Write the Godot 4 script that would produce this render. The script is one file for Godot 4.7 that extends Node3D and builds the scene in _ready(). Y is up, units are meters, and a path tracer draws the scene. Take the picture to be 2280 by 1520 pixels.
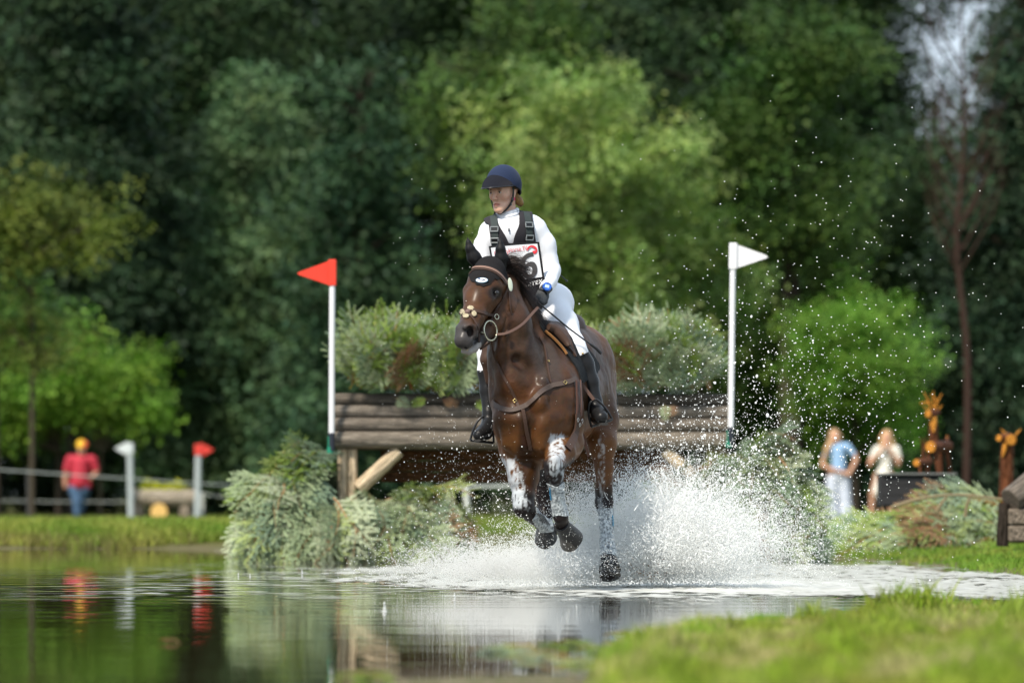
extends Node3D

# A horse and rider cantering out of a water jump on an eventing course.
# World: y up, metres. The pond's surface is y = 0, the camera stands on the near bank and looks along -z.

const FPX := 12667.0            # focal length in units of the 2280-wide photograph
const EYE := Vector3(0.0, 0.58, 0.0)
const PITCH := 0.026835
var rng := RandomNumberGenerator.new()
var names := {}
var mats := {}
var noise := FastNoiseLite.new()

# a place in the world from a column, a row and a distance along the lens axis (all things are built at their true size there)
func at(px: float, py: float, d: float) -> Vector3:
	var v := Vector3((px - 1140.0) / FPX * d, (760.0 - py) / FPX * d, -d)
	return EYE + Basis(Vector3.RIGHT, PITCH) * v

func ppm(d: float) -> float:
	return FPX / d

# ---------------------------------------------------------------- nodes
func numbered(called: String) -> String:
	var n: int = names.get(called, -1) + 1
	names[called] = n
	return called if n == 0 else "%s_%03d" % [called, n]

func tag(o: Node3D, label := "", category := "", group := "", kind := "") -> Node3D:
	if label: o.set_meta("label", label)
	if category: o.set_meta("category", category)
	if group: o.set_meta("group", group)
	if kind: o.set_meta("kind", kind)
	return o

func thing(called: String, label: String, category: String, where := Vector3.ZERO, turn := 0.0, group := "") -> Node3D:
	var o := Node3D.new()
	o.name = numbered(called)
	add_child(o, true)
	o.position = where
	o.rotation.y = turn
	tag(o, label, category, group)
	return o

func put(called: String, mesh: Mesh, mat: Material, parent: Node3D = null) -> MeshInstance3D:
	var o := MeshInstance3D.new()
	o.mesh = mesh
	o.material_override = mat
	if parent == null:
		o.name = numbered(called)
		add_child(o, true)
	else:
		var key := str(parent.get_instance_id()) + called
		var n: int = names.get(key, -1) + 1
		names[key] = n
		o.name = called if n == 0 else "%s_%03d" % [called, n]
		parent.add_child(o, true)
	return o

func swarm(called: String, mesh: Mesh, mat: Material, places: Array, colors: PackedColorArray, parent: Node3D = null, kind := "stuff") -> MultiMeshInstance3D:
	var mm := MultiMesh.new()
	mm.transform_format = MultiMesh.TRANSFORM_3D
	mm.use_colors = colors.size() > 0
	mm.mesh = mesh
	mm.instance_count = places.size()
	for i in places.size():
		mm.set_instance_transform(i, places[i])
		if colors.size() > 0: mm.set_instance_color(i, colors[i])
	var o := MultiMeshInstance3D.new()
	o.multimesh = mm
	o.material_override = mat
	if parent == null:
		o.name = numbered(called)
		add_child(o, true)
	else:
		o.name = called
		parent.add_child(o, true)
	if kind: o.set_meta("kind", kind)
	return o

# ---------------------------------------------------------------- materials (linear base colours)
func lin(r: float, g: float, b: float, a := 1.0) -> Color:
	var c := Color(r, g, b).linear_to_srgb()
	c.a = a
	return c

func mat(r: float, g: float, b: float, rough := 0.6, spec := 0.5, metal := 0.0) -> StandardMaterial3D:
	var key := "%f %f %f %f %f %f" % [r, g, b, rough, spec, metal]
	if mats.has(key): return mats[key]
	var m := StandardMaterial3D.new()
	m.albedo_color = lin(r, g, b)
	m.roughness = rough
	m.metallic_specular = spec
	m.metallic = metal
	mats[key] = m
	return m

func vmat(rough := 0.6, spec := 0.5) -> StandardMaterial3D:   # takes its colour from the vertices or copies
	var m := StandardMaterial3D.new()
	m.vertex_color_use_as_albedo = true
	m.roughness = rough
	m.metallic_specular = spec
	return m

func leafmat(r: float, g: float, b: float, back := 0.5) -> StandardMaterial3D:
	var m := vmat(0.55, 0.25)
	m.cull_mode = BaseMaterial3D.CULL_DISABLED
	if back > 0:
		m.backlight_enabled = true
		m.backlight = lin(r * back, g * back, b * back)
	return m

func noise_tex(freq: float, octaves := 4, size := 256, ramp = null, normal := false, strength := 4.0, kind := FastNoiseLite.TYPE_SIMPLEX_SMOOTH) -> NoiseTexture2D:
	var n := FastNoiseLite.new()
	n.seed = 11
	n.noise_type = kind
	n.frequency = freq
	n.fractal_octaves = octaves
	var t := NoiseTexture2D.new()
	t.width = size
	t.height = size
	t.seamless = true
	t.noise = n
	if normal:
		t.as_normal_map = true
		t.bump_strength = strength
	if ramp != null:
		var g := Gradient.new()
		g.offsets = ramp[0]
		g.colors = ramp[1]
		t.color_ramp = g
	return t

# ---------------------------------------------------------------- geometry
class Geo:
	var v := PackedVector3Array()
	var n := PackedVector3Array()
	var c := PackedColorArray()
	var u := PackedVector2Array()
	var t := PackedInt32Array()
	var col := Color.WHITE

	func vert(p: Vector3, nn: Vector3, uv := Vector2.ZERO) -> int:
		v.append(p); n.append(nn); c.append(col); u.append(uv)
		return v.size() - 1

	func tri(a: int, b: int, d: int) -> void:   # front faces run clockwise seen from outside
		t.append(a); t.append(b); t.append(d)

	func quad(a: Vector3, b: Vector3, d: Vector3, e: Vector3) -> void:   # a b d e run counter-clockwise seen from the front
		var nn := (b - a).cross(e - a).normalized()
		var i := vert(a, nn, Vector2(0, 0)); vert(b, nn, Vector2(1, 0)); vert(d, nn, Vector2(1, 1)); vert(e, nn, Vector2(0, 1))
		tri(i, i + 2, i + 1); tri(i, i + 3, i + 2)

	func flat_tri(a: Vector3, b: Vector3, d: Vector3) -> void:
		var nn := (b - a).cross(d - a).normalized()
		var i := vert(a, nn); vert(b, nn); vert(d, nn)
		tri(i, i + 2, i + 1)

	# box with bevelled edges: x y z are half-axis vectors
	func box(o: Vector3, x: Vector3, y: Vector3, z: Vector3, bev := 0.0) -> void:
		var ax := [x, y, z]
		if bev <= 0.0:
			for k in 3:
				var a: Vector3 = ax[k]; var b: Vector3 = ax[(k + 1) % 3]; var d: Vector3 = ax[(k + 2) % 3]
				quad(o + a - b - d, o + a + b - d, o + a + b + d, o + a - b + d)
				quad(o - a - b - d, o - a - b + d, o - a + b + d, o - a + b - d)
			return
		var l := [x.length(), y.length(), z.length()]
		var e := [x.normalized() * bev, y.normalized() * bev, z.normalized() * bev]
		for k in 3:
			var j := (k + 1) % 3; var m := (k + 2) % 3
			for s in [1.0, -1.0]:
				var a: Vector3 = ax[k] * s
				var b: Vector3 = ax[j] - e[j]; var d: Vector3 = (ax[m] - e[m]) * s
				quad(o + a - b - d, o + a + b - d, o + a + b + d, o + a - b + d)
			for s in [1.0, -1.0]:
				for r in [1.0, -1.0]:
					var p: Vector3 = o + ax[k] * s + (ax[j] - e[j]) * r
					var q: Vector3 = o + (ax[k] - e[k]) * s + ax[j] * r
					var w: Vector3 = ax[m] - e[m]
					if s * r > 0: quad(p - w, q - w, q + w, p + w)
					else: quad(q - w, p - w, p + w, q + w)
		for s in [1.0, -1.0]:
			for r in [1.0, -1.0]:
				for w in [1.0, -1.0]:
					var p: Vector3 = o + ax[0] * s + (ax[1] - e[1]) * r + (ax[2] - e[2]) * w
					var q: Vector3 = o + (ax[0] - e[0]) * s + ax[1] * r + (ax[2] - e[2]) * w
					var f: Vector3 = o + (ax[0] - e[0]) * s + (ax[1] - e[1]) * r + ax[2] * w
					if s * r * w > 0: flat_tri(p, q, f)
					else: flat_tri(p, f, q)

	# tube along points; radii per point; caps closed. squash: second radius factor along "up" hint
	func tube(pts: Array, radii: Array, sides := 8, caps := true, squash := 1.0, hint := Vector3.ZERO) -> void:
		var m := pts.size()
		var base := v.size()
		var side := Vector3.ZERO
		var length := 0.0
		for i in m:
			var p: Vector3 = pts[i]
			var d: Vector3
			if i == 0: d = pts[1] - pts[0]
			elif i == m - 1: d = pts[m - 1] - pts[m - 2]
			else: d = (pts[i + 1] - p).normalized() + (p - pts[i - 1]).normalized()
			d = d.normalized()
			if i > 0: length += (p - pts[i - 1]).length()
			if hint != Vector3.ZERO: side = hint
			if side == Vector3.ZERO: side = Vector3.UP if absf(d.y) < 0.9 else Vector3.RIGHT
			side = (side - d * side.dot(d)).normalized()
			var up := d.cross(side)
			var r: float = radii[i] if i < radii.size() else radii[-1]
			for k in sides + 1:
				var a := TAU * k / sides
				var nn := (side * cos(a) / maxf(squash, 0.05) * minf(1.0, squash) + up * sin(a)).normalized() if squash < 1.0 else side * cos(a) + up * sin(a)
				vert(p + side * (cos(a) * r * squash) + up * (sin(a) * r), nn, Vector2(float(k) / sides, length))
		for i in m - 1:
			for k in sides:
				var a := base + i * (sides + 1) + k
				var b := a + sides + 1
				tri(a, b, a + 1); tri(a + 1, b, b + 1)
		if caps:
			for w in 2:
				var i0 := 0 if w == 0 else m - 1
				var d: Vector3 = (pts[0] - pts[1]) if w == 0 else (pts[m - 1] - pts[m - 2])
				d = d.normalized()
				var ring := base + i0 * (sides + 1)
				var ci := vert(pts[i0], d, Vector2(0.5, 0.5))
				var f := v.size()
				for k in sides + 1: vert(v[ring + k], d, Vector2(0.5 + 0.5 * cos(TAU * k / sides), 0.5 + 0.5 * sin(TAU * k / sides)))
				for k in sides:
					if w == 0: tri(ci, f + k, f + k + 1)
					else: tri(ci, f + k + 1, f + k)

	# flat strap: centre points with outward normals; width across, thickness along the normal
	func strap(pts: Array, outs: Array, width: float, thick: float) -> void:
		var m := pts.size()
		for i in m - 1:
			var a: Vector3 = pts[i]; var b: Vector3 = pts[i + 1]
			var da: Vector3 = (pts[mini(i + 1, m - 1)] - pts[maxi(i - 1, 0)]).normalized()
			var db: Vector3 = (pts[mini(i + 2, m - 1)] - pts[i]).normalized()
			var na: Vector3 = outs[i].normalized(); var nb: Vector3 = outs[i + 1].normalized()
			var sa := da.cross(na).normalized() * width * 0.5; var sb := db.cross(nb).normalized() * width * 0.5
			na *= thick; nb *= thick
			quad(a - sa + na, a + sa + na, b + sb + nb, b - sb + nb)
			quad(a + sa, a - sa, b - sb, b + sb)
			quad(a + sa + na, a + sa, b + sb, b + sb + nb)
			quad(a - sa, a - sa + na, b - sb + nb, b - sb)

	func ball(o: Vector3, r: Vector3, basis := Basis.IDENTITY, rings := 8, seg := 12) -> void:
		var base := v.size()
		for i in rings + 1:
			var th := PI * i / rings
			for k in seg + 1:
				var ph := TAU * k / seg
				var d := Vector3(sin(th) * cos(ph), cos(th), sin(th) * sin(ph))
				vert(o + basis * (d * r), (basis * (d / r)).normalized(), Vector2(float(k) / seg, float(i) / rings))
		for i in rings:
			for k in seg:
				var a := base + i * (seg + 1) + k
				var b := a + seg + 1
				tri(a, b, a + 1); tri(a + 1, b, b + 1)

	func torus(o: Vector3, axis: Vector3, r: float, w: float, seg := 24, sides := 8, ry := 0.0) -> void:
		axis = axis.normalized()
		var s := axis.cross(Vector3.UP if absf(axis.y) < 0.9 else Vector3.RIGHT).normalized()
		var t2 := s.cross(axis)
		var pts := []
		for i in seg + 1:
			var a := TAU * i / seg
			pts.append(o + s * (cos(a) * r) + t2 * (sin(a) * (ry if ry > 0 else r)))
		tube(pts, [w], sides, false, 1.0, axis)

	func add(g: Geo, x := Transform3D.IDENTITY) -> void:
		var b := v.size()
		for i in g.v.size():
			v.append(x * g.v[i]); n.append((x.basis * g.n[i]).normalized())
		c.append_array(g.c); u.append_array(g.u)
		for i in g.t: t.append(i + b)

	func mesh() -> ArrayMesh:
		var a := []
		a.resize(Mesh.ARRAY_MAX)
		a[Mesh.ARRAY_VERTEX] = v; a[Mesh.ARRAY_NORMAL] = n; a[Mesh.ARRAY_COLOR] = c; a[Mesh.ARRAY_TEX_UV] = u; a[Mesh.ARRAY_INDEX] = t
		var m := ArrayMesh.new()
		m.add_surface_from_arrays(Mesh.PRIMITIVE_TRIANGLES, a)
		return m

func spline(pts: Array, per := 6) -> Array:
	var out := []
	var m := pts.size()
	for i in m - 1:
		var p0 = pts[maxi(i - 1, 0)]; var p1 = pts[i]; var p2 = pts[i + 1]; var p3 = pts[mini(i + 2, m - 1)]
		for k in per:
			var t := float(k) / per
			out.append(0.5 * ((2.0 * p1) + (p2 - p0) * t + (2.0 * p0 - 5.0 * p1 + 4.0 * p2 - p3) * t * t + (3.0 * p1 - p0 - 3.0 * p2 + p3) * t * t * t))
	out.append(pts[m - 1])
	return out

func _ready() -> void:
	rng.seed = 7
	noise.seed = 3
	noise.frequency = 0.5
	# camera
	var cam := Camera3D.new()
	cam.name = "camera"
	add_child(cam, true)
	var lens := CameraAttributesPhysical.new()
	lens.frustum_focal_length = 200.0
	lens.frustum_focus_distance = 34.5
	lens.frustum_near = 0.5
	lens.frustum_far = 2000.0
	lens.exposure_aperture = 2.8
	lens.auto_exposure_enabled = false
	cam.attributes = lens
	cam.position = EYE
	cam.rotation.x = PITCH
	cam.keep_aspect = Camera3D.KEEP_HEIGHT
	cam.fov = rad_to_deg(2.0 * atan(760.0 / FPX))
	cam.near = 0.5
	cam.far = 2000.0
	cam.current = true
	# sky and light: a bright, thinly overcast afternoon
	var sky := ProceduralSkyMaterial.new()
	sky.sky_top_color = Color(0.80, 0.87, 0.95)
	sky.sky_horizon_color = Color(0.84, 0.90, 0.95)
	sky.sky_curve = 0.2
	sky.ground_bottom_color = Color(0.20, 0.24, 0.14)
	sky.ground_horizon_color = Color(0.30, 0.34, 0.22)
	var env := Environment.new()
	env.background_mode = Environment.BG_SKY
	env.sky = Sky.new()
	env.sky.sky_material = sky
	env.background_energy_multiplier = 0.78
	env.tonemap_mode = Environment.TONE_MAPPER_LINEAR
	env.tonemap_exposure = 1.6
	env.sdfgi_enabled = true
	env.ssao_enabled = true
	env.ssil_enabled = true
	var we := WorldEnvironment.new()
	we.name = "world_environment"
	we.environment = env
	add_child(we, true)
	var sun := DirectionalLight3D.new()
	sun.name = "sun"
	sun.light_energy = 1.15
	sun.light_color = Color(1.0, 0.96, 0.90)
	sun.light_angular_distance = 7.0
	sun.shadow_enabled = true
	add_child(sun, true)
	sun.look_at_from_position(Vector3(-5, 11.5, 8.5), Vector3.ZERO)
	build_setting()
	build_trees()
	build_obstacle()
	build_small_jump()
	build_right_side()
	build_spectators()
	build_horse()
	build_tack()
	build_rider()
	build_spray()
	build_grass()

# ---------------------------------------------------------------- bodies: a field of joined, tapered limbs, meshed as surface nets
class Field:
	var a := PackedVector3Array()
	var ba := PackedVector3Array()
	var ra := PackedFloat32Array()
	var rb := PackedFloat32Array()
	var kk := PackedFloat32Array()
	var inv := PackedFloat32Array()    # 1 / |ba|^2
	var sd := PackedVector3Array()     # direction of a flattening
	var sf := PackedFloat32Array()     # its factor - 1
	var sm := PackedFloat32Array()
	var cut := PackedByteArray()
	var hair := PackedFloat32Array()   # unused slack per limb
	var bump: FastNoiseLite = null
	var bump_size := 0.0

	# a limb from p (radius r) to q (radius s); k how softly it joins; flat along dir by factor f (below 1 is thinner)
	func limb(p: Vector3, q: Vector3, r: float, s: float, k := 0.03, dir := Vector3.ZERO, f := 1.0, hole := false) -> void:
		a.append(p); ba.append(q - p); ra.append(r); rb.append(s); kk.append(maxf(k, 0.0005))
		inv.append(1.0 / maxf((q - p).length_squared(), 1e-9))
		sd.append(dir.normalized() if dir != Vector3.ZERO else Vector3.ZERO)
		sf.append(1.0 / f - 1.0)
		sm.append(minf(1.0, f))
		cut.append(1 if hole else 0)

	func chain(list: Array, k := 0.03) -> void:    # [[point, radius], ...]
		for i in list.size() - 1: limb(list[i][0], list[i + 1][0], list[i][1], list[i + 1][1], k)

	func one(i: int, p: Vector3) -> float:
		var w := p - a[i]
		var e := ba[i]
		if sm[i] != 1.0 or sf[i] != 0.0:
			var s := sd[i]
			w += s * (w.dot(s) * sf[i])
			e += s * (e.dot(s) * sf[i])
			var t2 := clampf(w.dot(e) / maxf(e.length_squared(), 1e-9), 0.0, 1.0)
			return ((w - e * t2).length() - lerpf(ra[i], rb[i], t2)) * sm[i]
		var t := clampf(w.dot(e) * inv[i], 0.0, 1.0)
		return (w - e * t).length() - (ra[i] + (rb[i] - ra[i]) * t)

	func dist(p: Vector3, list: PackedInt32Array) -> float:
		var d := 1e3
		for i in list:
			var e := one(i, p)
			var k := kk[i]
			if cut[i] == 1:
				e = -e
				var h := maxf(k - absf(d - e), 0.0) / k
				d = maxf(d, e) + h * h * k * 0.25
			else:
				var h := maxf(k - absf(d - e), 0.0) / k
				d = minf(d, e) - h * h * k * 0.25
		return d

	func all() -> PackedInt32Array:
		var l := PackedInt32Array()
		for i in a.size(): l.append(i)
		return l

	# paint.call(point, normal) gives the colour of each vertex (linear)
	func net(cell: float, paint: Callable, offset := 0.0) -> Geo:
		var g := Geo.new()
		var lo := Vector3.INF
		var hi := -Vector3.INF
		var kmax := 0.0
		for i in a.size():
			if cut[i] == 1: continue
			var r := maxf(ra[i], rb[i]) * maxf(1.0, 1.0 / (1.0 + sf[i])) + kk[i] * 0.25 + offset + cell
			lo = lo.min(a[i] - Vector3.ONE * r).min(a[i] + ba[i] - Vector3.ONE * r)
			hi = hi.max(a[i] + Vector3.ONE * r).max(a[i] + ba[i] + Vector3.ONE * r)
			kmax = maxf(kmax, kk[i])
		var N := 8
		var step := cell * N
		var nb := Vector3i(((hi - lo) / step).ceil())
		var half := step * 0.5 * 1.7321 + cell * 1.8
		var index := {}
		var every := all()
		for bz in nb.z:
			for by in nb.y:
				for bx in nb.x:
					var o := lo + Vector3(bx, by, bz) * step
					var c := o + Vector3.ONE * step * 0.5
					var best := 1e3
					var ds := PackedFloat32Array()
					for i in every:
						var e := one(i, c)
						ds.append(e)
						if cut[i] == 0: best = minf(best, e)
					if best > half + offset + kmax * 0.5: continue
					if best < -half - kmax - 0.05 + offset and ds.size() > 0:
						var hole := false
						for i in every:
							if cut[i] == 1 and ds[i] < half: hole = true
						if not hole: continue
					var list := PackedInt32Array()
					for i in every:
						if ds[i] < half + offset + kk[i] + 0.01: list.append(i)
					if list.is_empty(): continue
					_block(g, lo, Vector3i(bx, by, bz) * N, N, cell, list, index, offset, paint)
		# smooth normals
		for i in g.n.size(): g.n[i] = Vector3.ZERO
		for i in range(0, g.t.size(), 3):
			var x := g.t[i]; var y := g.t[i + 1]; var z := g.t[i + 2]
			var nn := (g.v[z] - g.v[x]).cross(g.v[y] - g.v[x])
			g.n[x] += nn; g.n[y] += nn; g.n[z] += nn
		for i in g.n.size():
			g.n[i] = g.n[i].normalized()
			g.c[i] = paint.call(g.v[i], g.n[i])
		return g

	func _block(g: Geo, lo: Vector3, at0: Vector3i, N: int, cell: float, list: PackedInt32Array, index: Dictionary, offset: float, _paint: Callable) -> void:
		var M := N + 2
		var val := PackedFloat32Array()
		val.resize(M * M * M)
		var base := lo + Vector3(at0 - Vector3i.ONE) * cell
		var w := 0
		var any_in := false
		var any_out := false
		for z in M:
			for y in M:
				for x in M:
					var p := base + Vector3(x, y, z) * cell
					var d := dist(p, list) - offset
					if bump != null: d += bump.get_noise_3dv(p) * bump_size
					val[w] = d
					w += 1
					if d < 0: any_in = true
					else: any_out = true
		if not (any_in and any_out): return
		var MM := M * M
		var S := 2048
		var cells := PackedInt32Array()
		cells.resize((M - 1) * (M - 1) * (M - 1))
		cells.fill(-1)
		var L := M - 1
		for z in L:
			for y in L:
				for x in L:
					var i := z * MM + y * M + x
					var v0 := val[i]; var v1 := val[i + 1]; var v2 := val[i + M]; var v3 := val[i + M + 1]
					var v4 := val[i + MM]; var v5 := val[i + MM + 1]; var v6 := val[i + MM + M]; var v7 := val[i + MM + M + 1]
					var cnt := int(v0 < 0) + int(v1 < 0) + int(v2 < 0) + int(v3 < 0) + int(v4 < 0) + int(v5 < 0) + int(v6 < 0) + int(v7 < 0)
					if cnt == 0 or cnt == 8: continue
					var gx := at0.x + x; var gy := at0.y + y; var gz := at0.z + z
					var key := (gz * S + gy) * S + gx
					if index.has(key):
						cells[(z * L + y) * L + x] = index[key]
						continue
					var s := Vector3.ZERO
					var m := 0
					if (v0 < 0) != (v1 < 0): s += Vector3(v0 / (v0 - v1), 0, 0); m += 1
					if (v2 < 0) != (v3 < 0): s += Vector3(v2 / (v2 - v3), 1, 0); m += 1
					if (v4 < 0) != (v5 < 0): s += Vector3(v4 / (v4 - v5), 0, 1); m += 1
					if (v6 < 0) != (v7 < 0): s += Vector3(v6 / (v6 - v7), 1, 1); m += 1
					if (v0 < 0) != (v2 < 0): s += Vector3(0, v0 / (v0 - v2), 0); m += 1
					if (v1 < 0) != (v3 < 0): s += Vector3(1, v1 / (v1 - v3), 0); m += 1
					if (v4 < 0) != (v6 < 0): s += Vector3(0, v4 / (v4 - v6), 1); m += 1
					if (v5 < 0) != (v7 < 0): s += Vector3(1, v5 / (v5 - v7), 1); m += 1
					if (v0 < 0) != (v4 < 0): s += Vector3(0, 0, v0 / (v0 - v4)); m += 1
					if (v1 < 0) != (v5 < 0): s += Vector3(1, 0, v1 / (v1 - v5)); m += 1
					if (v2 < 0) != (v6 < 0): s += Vector3(0, 1, v2 / (v2 - v6)); m += 1
					if (v3 < 0) != (v7 < 0): s += Vector3(1, 1, v3 / (v3 - v7)); m += 1
					var p := base + (Vector3(x, y, z) + s / m) * cell
					var id := g.vert(p, Vector3.UP)
					index[key] = id
					cells[(z * L + y) * L + x] = id
		for z in range(1, L):
			for y in range(1, L):
				for x in range(1, L):
					var i := z * MM + y * M + x
					var inside := val[i] < 0
					var c := (z * L + y) * L + x
					if inside != (val[i + 1] < 0):
						_face(g, cells[c], cells[c - L], cells[c - L - L * L], cells[c - L * L], inside)
					if inside != (val[i + M] < 0):
						_face(g, cells[c], cells[c - L * L], cells[c - L * L - 1], cells[c - 1], inside)
					if inside != (val[i + MM] < 0):
						_face(g, cells[c], cells[c - 1], cells[c - 1 - L], cells[c - L], inside)

	func _face(g: Geo, p: int, q: int, r: int, s: int, inside: bool) -> void:
		if p < 0 or q < 0 or r < 0 or s < 0: return
		if inside:
			g.tri(p, r, q); g.tri(p, s, r)
		else:
			g.tri(p, q, r); g.tri(p, r, s)
# ---------------------------------------------------------------- the ground and the pond
var shore := PackedVector2Array()      # x, distance; the pond's outline

func shore_sd(x: float, d: float) -> float:     # metres outside (+) or inside (-) the pond's edge
	var p := Vector2(x, d)
	var best := 1e9
	for i in shore.size():
		var q := Geometry2D.get_closest_point_to_segment(p, shore[i], shore[(i + 1) % shore.size()])
		best = minf(best, p.distance_squared_to(q))
	best = sqrt(best)
	return -best if Geometry2D.is_point_in_polygon(p, shore) else best

func ground_at(x: float, d: float) -> float:
	var sd := shore_sd(x, d) + 0.12 * noise.get_noise_2d(x * 2.2, d * 2.2)
	if sd < 0.0:   # a low mud spit runs out from the near bank
		var spit := 0.30 * exp(-pow((x + 0.12) / 0.42, 2.0) - pow((d - 17.0) / 0.75, 2.0))
		return minf(-0.4 * (1.0 - exp(sd / 1.2)) + spit + 0.02 * noise.get_noise_2d(x * 9.0, d * 9.0), 0.02)
	var left_far := smoothstep(56.0, 61.0, d) * smoothstep(-1.5, -3.5, x)
	var hmax := lerpf(0.13, 0.21, left_far)
	if d < 35.0: hmax = lerpf(0.015, 0.06, smoothstep(-0.1, 0.6, x)) * 0.6
	var h := hmax * (1.0 - exp(-sd / lerpf(0.9, 0.55, left_far)))
	if d < 35.0: h += 0.02 * noise.get_noise_2d(x * 5.0, d * 3.2) * minf(sd * 2.0, 1.0)   # tussocks
	return h + 0.03 * noise.get_noise_2d(x * 0.7 + 40.0, d * 0.7) * minf(sd, 1.0)

func build_setting() -> void:
	shore = PackedVector2Array([Vector2(-9, 7), Vector2(0.10, 7), Vector2(0.17, 13), Vector2(0.22, 16.5), Vector2(0.28, 20.0), Vector2(0.44, 22.2), Vector2(0.90, 24.6), Vector2(1.7, 27.2), Vector2(2.7, 28.9), Vector2(6, 30.5), Vector2(9, 32),
		Vector2(9, 38), Vector2(6, 38.5), Vector2(3.57, 40.5), Vector2(3.3, 48), Vector2(2.7, 51.8), Vector2(1.55, 53.2), Vector2(-2.8, 54.6), Vector2(-3.16, 60.3), Vector2(-5.5, 61.0), Vector2(-10, 62), Vector2(-12, 40)])
	# ground sheet, finer round the pond
	var xs := []
	var ds := []
	var x := -300.0
	while x < 300.0:
		xs.append(x)
		x += clampf(absf(x) * 0.25 - 0.6, 0.16, 30.0)
	xs.append(300.0)
	var d := -30.0
	while d < 700.0:
		ds.append(d)
		if d < 12.0: d += 3.0
		elif d < 33.0: d += 0.22
		elif d < 67.0: d += 0.4
		else: d += (d - 63.0) * 0.2
	var g := Geo.new()
	for dd in ds:
		for xx in xs:
			var h := 0.0
			if dd > 8.0 and dd < 66.5 and absf(xx) < 14.0: h = ground_at(xx, dd)
			else: h = (0.20 if dd > 56.0 and dd < 67.0 and xx < -2.0 else (0.04 if dd < 35.0 else 0.10)) + 0.03 * noise.get_noise_2d(xx * 0.7 + 40.0, dd * 0.7)
			var w := smoothstep(-0.02, 0.06, h)
			var k := 0.5 + 0.5 * noise.get_noise_2d(xx * 3.0, dd * 3.0)
			var mud := Color(0.10, 0.085, 0.05).lerp(Color(0.16, 0.14, 0.09), k)
			var turf := Color(0.05, 0.065, 0.015).lerp(Color(0.11, 0.105, 0.035), k)
			g.col = mud.lerp(turf, w)
			g.vert(Vector3(xx, h, -dd), Vector3.UP)
	var nx := xs.size()
	for i in ds.size() - 1:
		for k in nx - 1:
			var a := i * nx + k
			g.tri(a, a + nx, a + 1); g.tri(a + 1, a + nx, a + nx + 1)
	smooth(g)
	tag(put("ground", g.mesh(), vmat(0.9, 0.2)), "", "", "", "structure")
	build_water()

func smooth(g: Geo) -> void:
	for i in g.n.size(): g.n[i] = Vector3.ZERO
	for i in range(0, g.t.size(), 3):
		var a := g.t[i]; var b := g.t[i + 1]; var e := g.t[i + 2]
		var nn := (g.v[e] - g.v[a]).cross(g.v[b] - g.v[a])
		g.n[a] += nn; g.n[b] += nn; g.n[e] += nn
	for i in g.n.size(): g.n[i] = g.n[i].normalized()

const HOOF := Vector2(0.56, 34.2)

# how far the water at a place is stirred by the horse, 0 to 1
func stirred(x: float, d: float) -> float:
	var wob := 0.35 * noise.get_noise_2d(x * 1.3, d * 0.5)
	var e := Vector2((x - 1.15) / 3.0, (d - 41.0) / 11.5).length() + wob
	var f := Vector2((x - 3.0) / 3.4, (d - 35.0) / 5.0).length() + wob
	var near := smoothstep(29.0, 32.5, d + 2.0 * noise.get_noise_2d(x * 2.0, 9.0))
	return maxf(1.0 - smoothstep(0.55, 1.0, e), 1.0 - smoothstep(0.5, 1.0, f)) * near

func wave(x: float, d: float) -> float:
	var s := stirred(x, d)
	var y := 0.0008 * noise.get_noise_2d(x * 3.0, d * 1.1) + 0.0004 * sin(d * 7.0 + 2.0 * noise.get_noise_2d(x, d * 0.6) + x * 0.8)
	var r := Vector2(x - 0.4, (d - 34.0)).length()
	y += 0.0008 * sin(r * 9.0) * smoothstep(9.0, 2.0, r)
	y += s * (0.016 * noise.get_noise_2d(x * 9.0, d * 5.0) + 0.012 * noise.get_noise_2d(x * 22.0, d * 12.0))
	return y

func build_water() -> void:
	var g := Geo.new()
	var ds := []
	var d := 9.0
	while d < 64.0:
		ds.append(d)
		d += 0.055 + maxf(d - 13.0, 0.0) * 0.0022
	var nx := 300
	for dd in ds:
		for i in nx + 1:
			var f := float(i) / nx
			var half: float = 0.11 * dd
			var x := lerpf(-half, half, f)
			if i == 0: x = -14.0
			if i == nx: x = 12.0
			g.vert(Vector3(x, wave(x, dd), -dd), Vector3.UP)
	for i in ds.size() - 1:
		for k in nx:
			var a := i * (nx + 1) + k
			var b := a + nx + 1
			g.tri(a, b, a + 1); g.tri(a + 1, b, b + 1)
	smooth(g)
	var m := StandardMaterial3D.new()
	m.albedo_color = lin(0.032, 0.025, 0.011)
	m.roughness = 0.025
	m.metallic_specular = 0.5
	tag(put("pond_water", g.mesh(), m), "", "", "", "structure")
# ---------------------------------------------------------------- trees
var clump_round: ArrayMesh
var clump_spruce: ArrayMesh

func leaf_clump(n: int, rad: float, leaf: float, droop: float) -> ArrayMesh:
	var g := Geo.new()
	for i in n:
		var d := Vector3(rng.randfn(), rng.randfn(), rng.randfn()).normalized()
		var p := d * rad * pow(rng.randf(), 0.45)
		p.y *= 0.75
		var along := (Vector3(rng.randfn(), rng.randfn() * 0.5 - droop, rng.randfn()) + d * 0.6).normalized()
		var side := along.cross(Vector3(rng.randfn(), 2.0, rng.randfn())).normalized()
		var l := leaf * rng.randf_range(0.7, 1.3)
		var w := l * 0.28
		var k := rng.randf_range(0.8, 1.2)
		g.col = Color(k, k, k * rng.randf_range(0.8, 1.1))
		g.quad(p, p + along * l * 0.5 + side * w, p + along * l, p + along * l * 0.5 - side * w)
	return g.mesh()

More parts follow.
